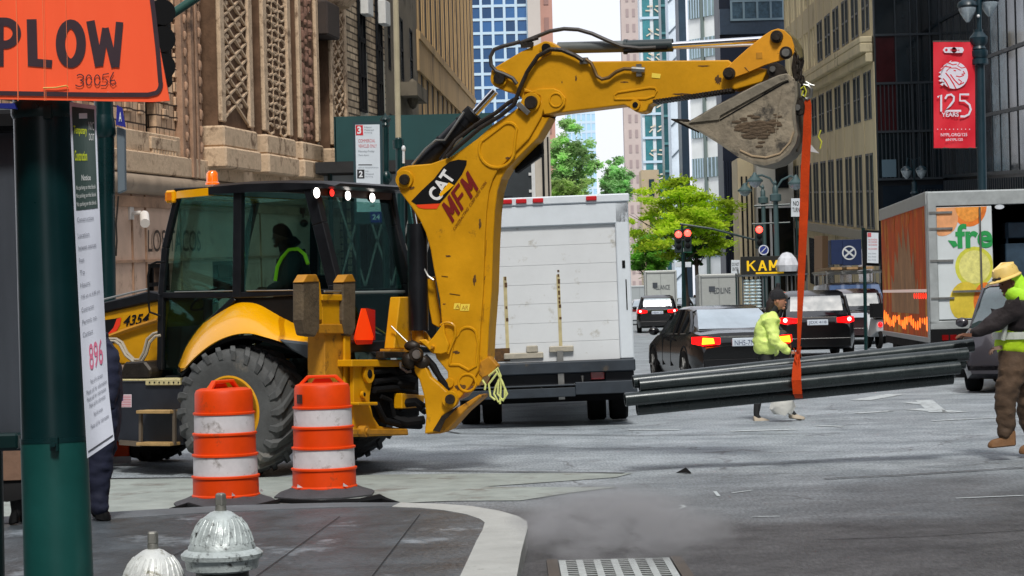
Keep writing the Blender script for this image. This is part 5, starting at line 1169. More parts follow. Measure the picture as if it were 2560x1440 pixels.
# ---- tall striped tower on the left
TW = Fr((-10.0, 0), math.atan2(1, .05), .012)
tx = lambda px: TW.L(px, 200).x
tz = lambda px, py: TW.L(px, py).z
tw = thing('stone_tower', 'tall weathered stone tower with close vertical pilasters behind the green shed', 'tower', TW)
FR[tw.name] = TW
TWM = mat('tower_stone', C(176, 148, 108), .85, var=.25, vs=.25, dirt_glint=C(96, 82, 66), ds=.35, dt=.55, spec=.2, stretch=(1, 1, .25))
xa_, xm, xb_ = tx(1030), tx(1045), tx(1182)
TWG = mat('tower_grey', C(112, 104, 90), .85, var=.3, vs=.4, dirt_glint=C(64, 60, 54), ds=.5, dt=.55, spec=.2)
x0g = tx(960)
mb = MB(); cs = [(tx(972), tx(978)), (tx(1003), tx(1010)), (tx(1026), tx(1033))]; holes_wall(mb, x0g, xm, -2, 60, cs, [(z, z + 3) for z in range(6, 56, 5)], 0, 1.); make('shaft_wall', mb, TWG, tw)
windows(tw, TW, cs, [(z, z + 3) for z in range(6, 40, 5)], BLKM, GLD, (1, 2), .1, .04, -1)
mb = MB(); mb.bb(tx(1000), tx(1026), -.8, -.01, tz(1012, 248), tz(1012, 215)); mb.ball((tx(1010), -.4, tz(1010, 235)), .5, (1, .6, 1.5)); make('carved_bracket', mb, TWG, tw, smooth=True)
npil = 13; wq = (xb_ - xm) / npil
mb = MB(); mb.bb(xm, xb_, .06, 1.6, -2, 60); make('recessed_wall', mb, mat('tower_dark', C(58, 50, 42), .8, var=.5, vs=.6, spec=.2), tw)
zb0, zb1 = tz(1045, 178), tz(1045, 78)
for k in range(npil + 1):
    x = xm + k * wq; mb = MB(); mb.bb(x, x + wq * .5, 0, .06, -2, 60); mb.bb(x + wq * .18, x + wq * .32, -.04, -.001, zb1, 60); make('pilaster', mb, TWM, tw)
mb = MB(); mb.bb(xm - .3, xb_, -.12, .0, zb0, zb1); mb.bb(xm - .3, xb_, -.2, -.121, zb1 - .5, zb1 - .1); make('stone_band', mb, TWM, tw)

# ---- blue grid building in the middle distance
def block(name, label, px0, px1, Y, z1, m, cat='building', depth=4., k=0., ztop_px=None, turn=0., group=None):
    px0, px1 = (px0 - 8, px1 - 8) if (ztop_px or 0) > 200 else (px0, px1)
    a = P(px0, 150, Y); b_ = P(px1, 150, Y * (1 + turn)); d = b_ - a; fr = Fr((a.x, a.y), math.atan2(d.y, d.x), k)
    if ztop_px is not None: z1 = P(px0, ztop_px, Y).z
    t = thing(name, label, cat, fr, group); FR[t.name] = fr; L_ = V((d.x, d.y)).length
    mb = MB(); mb.bb(0, L_, .3, depth, -8, z1); make('wall', mb, m, t)
    return t, fr, L_, z1
def grid_face(t, L_, z0, z1, nx, nz, fm, gm, fw=.25, rec=.25, lim=100, wn='window_pane'):
    dx = L_ / nx; dz_ = (z1 - z0) / nz; mb = MB()
    for i in range(nx + 1): mb.bb(i * dx - fw / 2, i * dx + fw / 2, -.05, .298, z0, z1)
    for j in range(nz + 1): mb.bb(0, L_, -.02, .297, z0 + j * dz_ - fw / 2, z0 + j * dz_ + fw / 2)
    make('mullion_grid', mb, fm, t)
    mb = MB(); mb.bb(-dx / 2 + fw / 2, dx / 2 - fw / 2, .1, .2, 0, dz_ - fw); f = None; c = 0
    for j in range(nz):
        for i in range(nx):
            if c >= lim: return
            if f is None: f = make(wn, mb, gm, t); o = f
            else: o = f.copy(); COL.objects.link(o); o.parent = t
            fr = fr_of(t); x = (i + .5) * dx; o.location = (x, 0, z0 + j * dz_ + fw / 2 + fr.k * x); c += 1
PW = mat('mullion_white', C(178, 200, 214), .5)
BGL = mat('glass_blue', C(44, 84, 128), .2, var=.35, vs=.12, spec=.5, rnd=.55)
t, fr, L_, _z = block('glass_grid_building', 'blue glass office building with a white window grid behind the boom', 1176, 1322, 260, 80, mat('pale_wall', C(196, 208, 216), .7))
dz_ = 34 * 260 / FPX; z0 = P(1176, 560, 260).z; grid_face(t, L_, z0, z0 + dz_ * 18, 5, 18, PW, BGL, .32)
t, fr, L_, _z = block('pale_tower', 'pale beige blank tower strip right of the blue glass grid', 1322, 1354, 258, 80, mat('pale_beige', C(180, 172, 164), .8, var=.1, vs=.1))
mb = MB(); mb.bb(0, L_, .25, .29, 20, 22)
make('belt_course', mb, mat('pale_band', C(150, 146, 140), .8), t)
t, fr, L_, _z = block('brick_tower', 'pinkish brick tower edge left of the sky gap', 1354, 1384, 262, 80, mat('pink_brick', C(186, 142, 128), .8, var=.15, vs=.2))
mb = MB()
for k in range(24): mb.bb(L_ * .3, L_ * .7, .2, .299, 6 + k * 3.2, 7.6 + k * 3.2)
make('window_column', mb, mat('far_window', C(150, 116, 108), .4), t)
t, fr, L_, _z = block('dark_low_building', 'dark building with ladder like rungs behind the white box truck', 1250, 1338, 150, 14, mat('slate_wall', C(48, 56, 62), .6, var=.3, vs=.5), ztop_px=330)
mb = MB()
for k in range(12): mb.bb(L_ * .82, L_ * .95, .2, .299, 2 + k * 1.2, 2.2 + k * 1.2)
mb.bb(L_ * .9, L_, .1, .299, -5, 14); make('window_rungs', mb, WHT, t)
mb = MB(); mb.bb(L_ * .0, L_ * .35, .2, .298, 4, 9); make('shop_front', mb, GLD, t)
t, fr, L_, _z = block('corner_building', 'beige building edge beside the far trees above the white truck', 1338, 1378, 175, 14, mat('warm_grey', C(168, 160, 146), .8, var=.15, vs=.5), ztop_px=285)
mb = MB(); mb.bb(L_ * .45, L_ * .6, .2, .298, 0, 15); mb.bb(L_ * .8, L_ * .9, .2, .298, 0, 15); make('dark_strip', mb, BLKM, t)
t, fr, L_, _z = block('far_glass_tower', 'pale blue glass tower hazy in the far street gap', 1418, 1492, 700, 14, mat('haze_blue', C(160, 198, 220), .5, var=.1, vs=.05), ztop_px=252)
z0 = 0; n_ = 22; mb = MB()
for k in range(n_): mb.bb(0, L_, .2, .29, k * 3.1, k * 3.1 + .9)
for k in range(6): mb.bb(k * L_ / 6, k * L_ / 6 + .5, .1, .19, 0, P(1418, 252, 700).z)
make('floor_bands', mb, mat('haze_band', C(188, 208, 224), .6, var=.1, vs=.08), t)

# ---- right-hand stack seen beyond the stick
def rblock(name, label, px0, px1, Y, m, ztop_px=-400, **k): return block(name, label, px0, px1, Y, 60, m, ztop_px=ztop_px, **k)
t, fr, L_, z1 = rblock('pink_tower', 'pale pink tower on the right edge of the sky gap', 1556, 1602, 420, mat('pink_haze', C(178, 164, 158), .8, var=.12, vs=.1))  # wall colour desaturated to mimic distance haze
mb = MB()
for k in range(40): mb.bb(L_ * .25, L_ * .4, .2, .299, k * 3, k * 3 + 1.6); mb.bb(L_ * .6, L_ * .75, .2, .299, k * 3, k * 3 + 1.6)
make('window_column', mb, mat('pink_win', C(150, 134, 132), .5), t)
t, fr, L_, z1 = rblock('balcony_tower', 'white and teal glass tower with stacked balconies', 1602, 1657, 300, mat('white_frame', C(200, 208, 212), .6))
TEAL = mat('teal_glass', C(46, 106, 112), .25, var=.4, vs=.25, rnd=.3); mb = MB(); mb.bb(L_ * .12, L_ * .46, .2, .29, -2, z1); mb.bb(L_ * .62, L_ * .88, .2, .29, -2, z1); make('glass_strip', mb, TEAL, t)
mb = MB(); mb2 = MB(); random.seed(2)
for k in range(30):
    mb.bb(0, L_, .05, .19, k * 3.4, k * 3.4 + .35); 
    for q in (.48, .86): mb2.box((L_ * q, .1, k * 3.4 + 1.8), (.8, .1, .2), Matrix.Rotation(random.uniform(-.8, .8), 3, 'Y')); mb2.box((L_ * q - .3, .1, k * 3.4 + 1.2), (.7, .1, .18), Matrix.Rotation(random.uniform(-.8, .8), 3, 'Y'))
make('balcony_slabs', mb, PW, t); make('balcony_rails', mb2, mat('rail_tan', C(200, 190, 170), .6), t)
t, fr, L_, z1 = rblock('tan_house', 'small tan building below the white and teal tower', 1604, 1648, 210, mat('tan_wall', C(182, 164, 134), .8, var=.15, vs=.4), ztop_px=425)
mb = MB()
for k in range(5): mb.bb(L_ * .42, L_ * .72, .22, .299, 11.5 - k * 3, 13.2 - k * 3)
make('window', mb, GLM, t)
t, fr, L_, z1 = rblock('teal_tower', 'narrow dark teal glass tower', 1656, 1676, 230, mat('teal_dark', C(22, 72, 78), .3, var=.5, vs=.3))
mb = MB()
for k in range(26): mb.bb(0, L_, .1, .299, k * 3, k * 3 + .25)
make('floor_line', mb, mat('teal_line', C(70, 120, 124), .5), t)
t, fr, L_, z1 = rblock('grey_panel_tower', 'blue grey panelled tower beside the teal one', 1674, 1702, 205, mat('panel_bluegrey', C(202, 214, 224), .5, var=.15, vs=.3))
mb = MB()
for k in range(22): mb.beam((0, .25, k * 3), (L_, .25, k * 3 + 1.1), .12, .12)
make('panel_line', mb, mat('panel_line', C(80, 94, 104), .6), t)
t, fr, L_, z1 = rblock('dark_stripe_tower', 'dark navy tower strip between pale panelled fronts', 1700, 1718, 190, mat('navy_strip', C(26, 50, 66), .4, var=.3, vs=.4))
mb = MB(); mb.bb(0, L_, .1, .299, 10, 10.3); make('floor_line', mb, BLKM, t)
# pale building with windows between 1716 and 1802
t, fr, L_, z1 = rblock('pale_office_building', 'pale grey office building with angled bands of windows', 1716, 1804, 176, mat('pale_grey', C(234, 238, 236), .7, var=.12, vs=.3), turn=-.02, ztop_px=-250, depth=4.)
xs_w = [(L_ * .06, L_ * .36), (L_ * .5, L_ * .94)]; dzf = 3.3
fwins = MB(); WN = mat('office_window', C(116, 134, 134), .3, var=.4, vs=.5, rnd=.3); first = None
for i, (a, b_) in enumerate(xs_w):
    for k in range(10):
        mb = MB(); mb.bb(a, b_, .16, .27, k * dzf + 1.4, k * dzf + 3.0)
        for q in range(5): x = a + (b_ - a) * q / 4; mb.bb(x - .05, x + .05, .1, .159, k * dzf + 1.4, k * dzf + 3.0, 1)
        make('window', mb, [WN, PW], t)
mb = MB(); mb.bb(L_ * .4, L_ * .46, .1, .298, -2, z1); make('dark_strip', mb, mat('strip_grey', C(110, 124, 120), .7), t)
# dark navy tower
NV = mat('navy_wall', C(20, 30, 48), .45, var=.25, vs=.2, spec=.3)
t, fr, L_, z1 = rblock('navy_tower', 'dark navy tower with vertical ribs above the bucket', 1802, 1990, 150, NV)
za, zb_ = P(1860, 85, 150).z, P(1860, 28, 150).z; mb = MB(); mb.bb(0, L_, .0, .299, za, zb_ + .2); make('louvre_band', mb, mat('navy_mid', C(40, 58, 78), .45, var=.2), t)
mb = winmesh(L_ * .72 * 1., P(1860, 0, 150).z - P(1860, 52, 150).z, 0, mat('navy_frame', C(110, 134, 150), .5), mat('navy_glass', C(60, 84, 102), .2, var=.4), (4, 1), .15, 0, -1); mb.v = [p + V((L_ * .5, -.05, P(1860, 52, 150).z)) for p in mb.v]; make('window', mb, [mat('navy_frame', C(110, 134, 150)), mat('navy_glass', C(60, 84, 102))], t)
for k in range(14): x = L_ * k / 30; mb = MB(); mb.bb(x, x + .12, .1, .298, -4, P(1860, 400, 150).z); make('wall_rib', mb, NV, t)
# cream building group between navy tower and beige building
t, fr, L_, z1 = rblock('cream_building', 'cream low building with tall narrow windows behind the street lamps', 1846, 1900, 142, mat('cream_wall', C(214, 200, 166), .8, var=.15, vs=.4), ztop_px=395)
mb = MB()
for k in range(4): mb.bb(L_ * (.12 + .22 * k), L_ * (.2 + .22 * k), .1, .299, 2.5, 9.5)
make('window', mb, GLD, t)
t, fr, L_, z1 = rblock('white_storefront', 'pale building with dark shop windows behind the orange strap', 1894, 1985, 140, mat('white_stone', C(204, 204, 196), .8, var=.12, vs=.5), ztop_px=395)
mb = MB(); mb.bb(L_ * .5, L_ * .85, .1, .299, P(1940, 470, 140).z, P(1940, 405, 140).z); make('window', mb, GLD, t)
mb = MB(); mb.bb(L_ * .0, L_ * .95, .1, .299, -3, P(1940, 520, 140).z); make('shop_window', mb, GLD, t)
mb = MB(); mb.bb(L_ * .0, L_, -.3, .09, P(1940, 520, 140).z, P(1940, 510, 140).z); mb.bb(L_ * .3, L_ * .36, -.1, .09, -3, P(1940, 500, 140).z); make('shop_frame', mb, WHT, t)
# ---- beige building on the right
K2 = .047; RB = Fr((12.0, 0), math.atan2(1, .05), K2); rx = lambda px: RB.L(px, 300).x; rz_ = lambda px, py: RB.L(px, py).z
rb = thing('beige_office_building', 'beige stone office building with rows of paired dark windows', 'building', RB); FR[rb.name] = RB
x0, x1 = rx(2186), rx(1968)
BEI = mat('beige_stone', C(208, 196, 162), .85, var=.18, vs=.3, dirt_glint=C(128, 116, 92), ds=.5, dt=.56, spec=.2, stretch=(1, 1, .3))
bay = (x1 - x0) / 11.; cols = []
for k in range(11):
    c = x0 + (k + .52) * bay; cols += [(c - 1.45, c - .25), (c + .2, c + 1.4)]
zA = (rz_(2170, 300), rz_(2170, 178)); zG = (rz_(2170, 572), rz_(2170, 384)); fl_h = 3.75
zcor = rz_(2170, 108)
rows = [zG, zA, (zcor + .6, zcor + 2.9)] + [(zcor + .6 + fl_h * k, zcor + 2.9 + fl_h * k) for k in range(1, 5)]
mb = MB(); holes_wall(mb, x0, x1, -6, 40, cols, rows, 0, -.8); make('wall', mb, BEI, rb)
zfA = rows[1]
windows(rb, RB, cols, rows[:2], mat('frame_grey', C(74, 80, 80), .6), GLD, (1, 2), .1, .03, 1)
windows(rb, RB, cols, rows[2:], mat('frame_grey', C(74, 80, 80), .6), GLD, (1, 2), .1, .03, 1, lim=56)
mb = MB(); mb.bb(x0 - .2, x1, 0.001, .6, zcor - .55, zcor - .1); mb.bb(x0 - .2, x1, .001, .35, zcor - 1.0, zcor - .551); mb.bb(x0 - .2, x1, .001, .6, zcor - .1, zcor + .2); make('cornice', mb, BEI, rb, bevel=.05)
mb = MB()
for k in range(12): x = x0 + k * bay; mb.bb(x - .55, x + .35, .001, .035, zG[0], zcor - 1.0); mb.bb(x - .35, x + .15, .001, .03, zcor + .2, 38)
make('pier', mb, BEI, rb)
mb = MB(); mb.bb(x0, x1, .001, .25, rz_(2170, 600), zG[0] - .1); make('belt_course', mb, mat('belt_stone', C(150, 146, 132), .8, var=.15), rb)
mb = MB()
for k in range(5): mb.bb(x0 + 2 + k * 2 * bay, x0 + 2 + k * 2 * bay + bay * 1.3, .002, .03, -4, rz_(2170, 625))
make('shop_window', mb, GLD, rb)
# ---- black glass building
bx0 = x0; c0 = RB.w((bx0, 0, 0)); BGK = mat('black_wall', C(14, 20, 26), .35, var=.35, vs=.5, spec=.3)
TA = Fr((c0.x, c0.y - .6), 0, 0); px_r = 2354
xr = TA.L(px_r, 300, 0).x
bg_ = thing('black_glass_building', 'dark glass office building behind the red banner', 'building', TA)
mb = MB(); mb.bb(0, xr + 3, .1, .5, -4, 40); make('wall', mb, BGK, bg_)
LNE = mat('dark_mullion', C(34, 43, 50), .45, var=.2)
zz = [TA.L(2270, y).z for y in (447, 328, 207, 86, -40, -165)]
GPAN = mat('black_glass', C(20, 30, 36), .12, var=.5, vs=.35, spec=.45, rnd=.4)
GRED = mat('black_glass_red', C(52, 16, 20), .2, var=.4, vs=.6, spec=.3)
xs = [0, xr * .32, xr * .55, xr * .66, xr * .85, xr]
for i in range(len(xs) - 1):
    for j in range(len(zz) - 1):
        mb = MB(); mb.bb(xs[i] + .04, xs[i + 1] - .04, .02, .09, zz[j] + .04, zz[j + 1] - .04); make('glass_pane', mb, GRED if (i == 0 and j in (1, 2)) else GPAN, bg_)
mb = MB()
for z in zz: mb.bb(0, xr, -.06, .1, z - .05, z + .05)
for x in xs: mb.bb(x - .03, x + .03, -.04, .1, zz[0], zz[-1])
for k in range(16): x = k * xr / 16; mb.bb(x, x + .04, -.02, .019, zz[0], zz[2])
make('mullion', mb, LNE, bg_)
mb = MB(); q = TA.L(2215, 395); mb.bb(q.x - .2, q.x + .45, -.03, .018, zz[0] + .1, zz[0] + .9); make('pale_blind', mb, mat('blind_blue', C(74, 98, 112), .6), bg_)
mb = MB(); mb.bb(.2, xr, -.01, .1, -4, zz[0] - .3); make('shop_window', mb, GLD, bg_)
mb = MB(); 
for k in range(10): mb.beam((xr * .5 + k * .15, -.05, zz[0] - 1.2), (xr * .5 + k * .15, -.05, zz[0] - .5), .03, .03)
make('grille', mb, LNE, bg_)
# part B along the street, nearer
Bo = TA.w((xr, 0, 0)); RBB = Fr((Bo.x - .05 * Bo.y, 0), math.atan2(1, .05), K2); gx = lambda px: RBB.L(px, 300).x
bx = RBB.inv(V((Bo.x, Bo.y, 0))).x; bn = gx(2700)
sideb = thing('glass_wing', 'long dark glass wing with pale reflecting strips right of the lamp post', 'building', RBB); FR[sideb.name] = RBB
mb = MB(); mb.bb(bn, bx, -.15, -20, -6, 40); make('wall', mb, BGK, sideb)
zw = [RBB.L(2500, y).z for y in (432, 280, 130, -30, -190)]; nn = 16; dxw = (bx - bn) / nn
GSTR = mat('glass_strip_pale', C(96, 118, 128), .2, var=.5, vs=.8, spec=.6)
for i in range(nn):
    for j in range(len(zw) - 1):
        mb = MB(); a = bn + i * dxw; px_m = 1545 + 5300 * RBB.o.x / (a + dxw / 2) if True else 0
        pale = 2495 < px_m < 2535
        mb.bb(a + .04, a + dxw - .04, -.07, -.14, zw[j] + .05, zw[j + 1] - .05); make('glass_pane', mb, GSTR if pale else GPAN, sideb)
mb = MB()
for z in zw: mb.bb(bn, bx, .0, -.14, z - .07, z + .07)
for i in range(nn + 1): a = bn + i * dxw; mb.bb(a - .04, a + .04, -.04, -.14, zw[0], zw[-1])
make('mullion', mb, LNE, sideb)
mb = MB()
for i in range(60): a = bn + i * (bx - bn) / 60; mb.bb(a, a + .1, .05, -.14, zw[0] - 1.6, zw[0] - .2)
make('grille', mb, LNE, sideb)

# ---- green sidewalk shed
Ys2 = 65; a, b_ = P(836, 292, Ys2), P(1230, 284, Ys2); SH = Fr((a.x, a.y), math.atan2(b_.y - a.y, b_.x - a.x), (b_.z - a.z) / (b_.x - a.x) * 0)
sh = thing('sidewalk_shed', 'dark green plywood sidewalk shed on steel posts over the pavement', 'scaffold', SH); zt3 = a.z; zb3 = P(836, 405, Ys2).z; W3 = (b_ - a).length
mb = MB(); mb.bb(0, W3, 0, .05, zb3, zt3); mb.bb(-.02, .03, 0, 6, zb3, zt3); make('plywood_panel', mb, mat('shed_green', C(14, 64, 64), .55, var=.15, vs=.6, dirt_glint=C(40, 96, 92), ds=2, dt=.66), sh)
mb = MB(); mb.bb(-.6, W3, -.3, 5.9, zb3 - .35, zb3 - .01); make('deck', mb, mat('deck_dark', C(34, 34, 34), .8, var=.4), sh)
mb = MB(); mb.bb(-.4, 1.9, .3, .35, zb3 - 1.0, zb3 - .4); make('light_box', mb, mat('lightbox', C(150, 158, 160), .6, emit=0), sh)
for k in range(7):
    for y in (.2, 5.6): mb = MB(); x = -.2 + k * W3 / 6; mb.tube([(x, y, -1), (x, y, zb3 - .3)], .07, 8); make('post', mb, DGRN, sh, smooth=True)
mb = MB()
for k in range(6): x = k * W3 / 6; mb.beam((x, .2, 2.2), (x + W3 / 6, .2, 5.), .06, .06); mb.beam((x, .2, 5.), (x + W3 / 6, .2, 2.2), .06, .06)
make('cross_brace', mb, STL, sh)
mb = MB(); mb.bb(0, W3, 5.7, 5.8, -1, zb3 - .4); make('back_hoarding', mb, mat('hoarding', C(30, 36, 38), .7, var=.4, vs=.5), sh)
# ---------------------------------------------------------------- vehicles
CARBLK = mat('car_black', C(7, 8, 10), .2, coat=.4, spec=.4)
CARWHT = mat('car_white', C(196, 200, 206), .25, coat=.8)
CARGRY = mat('car_grey', C(62, 60, 66), .3, metal=.4, coat=.6)
CARBLU = mat('car_blue', C(24, 34, 56), .3, coat=.8)
CGL = mat('car_glass', C(16, 22, 26), .06, spec=.9, coat=1.)
CGLB = mat('car_glass_sky_sheen', C(150, 166, 178), .12, spec=.9, coat=1., var=.2, vs=1.5)  # sky reflection painted into a pale glass colour
TLR = mat('tail_red', C(255, 8, 10), .2, emit=2.2); TLO = mat('tail_amber', C(255, 160, 30), .2, emit=3.); TLD = mat('tail_dark', C(120, 10, 10), .15, coat=1)
TLH = mat('tail_hot', (1, .55, .5, 1), .2, emit=4.)
PLT = mat('plate_white', C(196, 206, 216), .4)
def interp(tab, x):
    for (a, u), (b_, v) in zip(tab[:-1], tab[1:]):
        if a <= x <= b_:
            t = (x - a) / (b_ - a); t = t * t * (3 - 2 * t) * .5 + t * .5; return u + (v - u) * t
    return tab[-1][1] if x > tab[-1][0] else tab[0][1]
def car(label, fr, kind='sedan', paint=CARBLK, glass=CGL, Lc=4.9, W=1.86, H=1.46, lights='red', plate=None, group=None, name='parked_car', rear_glass=None, cat='car', scale=1., front=False):
    """x = forward, origin under the rear bumper centre"""
    t = thing(name, label, cat, fr, group)
    wr = .34 if kind == 'sedan' else .38; hw = W / 2
    if kind == 'sedan':
        sh = [(0, .84), (.15, .97), (.7, 1.03), (1.6, .99), (3.3, .97), (3.9, .93), (4.6, .8), (Lc, .62)]
        roofx = [(.65, 1.03), (1.45, H - .06), (1.9, H), (2.6, H - .01), (3.0, H - .07), (3.75, .98)]
    elif kind == 'suv':
        sh = [(0, .98), (.12, 1.08), (1.5, 1.1), (3.3, 1.08), (3.9, 1.04), (4.5, .93), (Lc, .7)]
        roofx = [(.12, 1.1), (.38, H - .12), (.7, H), (2.3, H), (2.9, H - .08), (3.7, 1.08)]
    else:
        sh = [(0, 1.1), (.1, 1.2), (3.6, 1.15), (4.3, 1.05), (4.8, .95), (Lc, .7)]
        roofx = [(.05, 1.2), (.12, H - .08), (.4, H), (3.1, H), (3.5, H - .1), (4.25, 1.15)]
    def half(x):   # plan taper
        e = min(x, Lc - x); return hw * (1 - .16 * max(0, 1 - e / .55) ** 2)
    secs = []; N_ = 26
    for i in range(N_ + 1):
        x = Lc * i / N_; x = x if 0 < i < N_ else x; zs = interp(sh, x); h = half(x); zb = .22 + .1 * max(0, 1 - min(x, Lc - x) / .3)
        if i in (0, N_): zs -= .1
        secs.append([(x, -h * .93, zb), (x, -h, .45), (x, -h * 1.0, zs * .62), (x, -h * .985, zs - .12), (x, -h * .9, zs - .02), (x, -h * .5, zs + .01), (x, 0, zs + .015), (x, h * .5, zs + .01), (x, h * .9, zs - .02), (x, h * .985, zs - .12), (x, h, zs * .62), (x, h, .45), (x, h * .93, zb)])
    mb = MB(); mb.loft(secs); body = make('body', mb, paint, t, smooth=True)
    # greenhouse: dark glass volume with a painted roof and pillars
    xs_ = [roofx[0][0] + (roofx[-1][0] - roofx[0][0]) * i / 18 for i in range(19)]; secs = []
    for x in xs_:
        zr = interp(roofx, x); zb = interp(sh, x) - .06; zr = max(zr, zb + .02); k = (zr - zb) / (H - 1.); hb = half(x) * .9; ht = hb - .17 * min(1, k)
        secs.append([(x, -hb, zb), (x, -ht, zr - .05), (x, -ht * .86, zr), (x, 0, zr + .012), (x, ht * .86, zr), (x, ht, zr - .05), (x, hb, zb)])
    mb = MB(); mb.loft(secs); make('greenhouse', mb, glass, t, smooth=True)
    # roof skin
    xa = roofx[1][0] - .02; xb = roofx[-2][0] + .02; secs = []
    for i in range(9):
        x = xa + (xb - xa) * i / 8; zr = interp(roofx, x); zb = interp(sh, x) - .06; k = (zr - zb) / (H - 1.); hb = half(x) * .9; ht = hb - .17 * min(1, k)
        secs.append([(x, -ht - .012, zr - .09), (x, -ht - .008, zr - .04), (x, -ht * .86, zr + .01), (x, 0, zr + .024), (x, ht * .86, zr + .01), (x, ht + .008, zr - .04), (x, ht + .012, zr - .09)])
    mb = MB(); mb.loft(secs, cap=False, closed=False); make('roof', mb, paint, t, smooth=True)
    for s_ in (-1, 1):
        mb = MB(); hb0 = half(.8) * .9
        def sp(x, f_, o=.012):
            zr = interp(roofx, x); zb = interp(sh, x) - .06; k = (zr - zb) / (H - 1.); hb = half(x) * .9; ht = hb - .17 * min(1, k); return V((x, s_ * ((hb + (ht - hb) * f_) + o), zb + (zr - .05 - zb) * f_))
        r0, r1 = roofx[0][0], roofx[1][0]; f0, f1 = roofx[-1][0], roofx[-2][0]; xm = (r1 + f1) / 2
        mb.tube([sp(r0 + .12, .2, 0), sp((r0 + r1) / 2, 1, .0), sp(r1, 1, .0)], .045, 6); mb.tube([sp(f0 - .12, .2, 0), sp((f0 + f1) / 2, 1, 0), sp(f1, 1, 0)], .04, 6); mb.tube([sp(xm, 0), sp(xm - .05, 1)], .04, 6); mb.tube([sp(r1 + .25, 0), sp(r1 + .1, 1)], .05, 6)
        make('pillar', mb, paint, t, smooth=True)
        mb = MB(); mb.tube([sp(r0 + .25, .06), sp(xm, .06), sp(f0 - .3, .1)], .012, 5); make('window_trim', mb, STL, t, smooth=True)
        mb = MB(); mb.ball((f0 - .45, s_ * (hw + .1), 1.0 if kind == 'sedan' else 1.12), .11, (.6, 1, .75), 10); make('mirror', mb, paint, t, smooth=True)
        mb = MB()
        for x in (xm - .02, f0 - .75): mb.bb(x - .006, x + .006, s_ * (hw - .03), s_ * (hw + .004), .35, .95)
        for x in (xm + .25, r1 + .35): mb.bb(x, x + .16, s_ * (hw - .03), s_ * (hw + .02), .84, .87)
        make('door_handle', mb, BLKM, t)
        for x in (.95, Lc - .95):
            My = Matrix.Rotation(-math.pi / 2, 3, 'X'); mb = MB(); mb.lathe([(wr * .6, -.11), (wr * .95, -.11), (wr, -.07), (wr, .07), (wr * .95, .11), (wr * .6, .11)], 28, (x, s_ * (hw - .1), wr), My, cap=False); wh = make('wheel', mb, RUBD, t, smooth=True)
            mb = MB(); yo = s_ * (hw + .0); mb.lathe([(wr * .64, 0), (wr * .6, .03), (wr * .5, .05), (.001, .05)], 20, (x, s_ * (hw + .002) - (0 if s_ > 0 else 0), wr), Matrix.Rotation(s_ * math.pi / 2, 3, 'X'), cap=False)
            for q in range(5): a = q * 2 * math.pi / 5; mb.beam((x, s_ * (hw - .0), wr), (x + wr * .6 * math.cos(a), s_ * (hw + .0), wr + wr * .6 * math.sin(a)), .04, .04)
            make('rim', mb, STL, wh, smooth=True)
            mb = MB(); mb.tube([(x + (wr + .06) * math.cos(u), s_ * (hw - .005), wr + (wr + .06) * math.sin(u)) for u in [j * math.pi / 10 for j in range(11)]], .02, 5); make('wheel_arch', mb, BLKM, t, smooth=True)
    # rear end
    zl = .86 if kind == 'sedan' else .98; rg = rear_glass or glass
    for s_ in (-1, 1):
        m_ = {'red': TLR, 'off': TLD, 'amber': TLR}[lights]
        mb = MB(); mb.loft([[(.02, s_ * (hw * .83), zl - .1), (.3, s_ * (hw * .97 + .012), zl - .06), (.32, s_ * (hw * .965 + .012), zl + .06), (.0, s_ * (hw * .82), zl + .07)], [(-.035, s_ * hw * .5, zl - .07), (-.035, s_ * hw * .5, zl - .069), (-.03, s_ * hw * .5, zl + .04), (-.035, s_ * hw * .5, zl + .041)]]); tl = make('tail_light', mb, m_, t, smooth=True)
        if lights == 'amber': mb = MB(); mb.prism([(-.03, s_ * hw * .86, zl - .07), (-.045, s_ * hw * .62, zl - .06), (-.04, s_ * hw * .64, zl + .035), (-.02, s_ * hw * .84, zl + .05)], (-.015, 0, 0)); make('indicator', mb, TLO, tl)
        elif lights == 'red': mb = MB(); mb.ball((.02, s_ * hw * .82, zl), .055, (1, 1, 1), 8); make('brake_lamp', mb, TLH, tl, smooth=True)
    mb = MB(); mb.bb(-.045, .02, -hw * .5, hw * .5, zl + .045 , zl + .07); make('rear_trim', mb, STL, t)
    mb = MB(); mb.bb(-.06, .05, -hw * .84, hw * .84, .3, .52); mb.bb(-.07, -.05, -hw * .7, hw * .7, .5, .52); make('rear_bumper', mb, paint, t, bevel=.03, seg=2)
    mb = MB(); mb.bb(-.055, -.0, -.26, .26, zl - .12, zl + .03) if kind == 'sedan' else mb.bb(-.055, 0, -.26, .26, zl - .14, zl + .0); pl = make('number_plate', mb, PLT, t, bevel=.01)
    if plate: mb = MB(); z_ = zl - .1 if kind == 'sedan' else zl - .12; text(mb, plate, (-.058, .22, z_), (0, -.44, 0), (0, 0, .09)); make('plate_text', mb, mat('plate_ink', C(40, 50, 90), .5), pl)
    # rear screen panel following the slope; pale glass colours mimic reflected sky
    r0, r1 = roofx[0][0], roofx[1][0]; mb = MB(); secs = []
    for i in range(5):
        x = r0 + .06 + (r1 - r0 - .08) * i / 4; zr = interp(roofx, x); zb = interp(sh, x) - .06; k = (max(zr, zb) - zb) / (H - 1.); h = half(x) * .9 - .17 * min(1, k); h *= .86; secs.append([V((x - .015, -h, zr + .012)), V((x - .015, h, zr + .012))])
    vs = [p for q in secs for p in q]; mb.add(vs, [(2 * i, 2 * i + 1, 2 * i + 3, 2 * i + 2) for i in range(4)]); make('rear_screen', mb, rg, t, smooth=True)
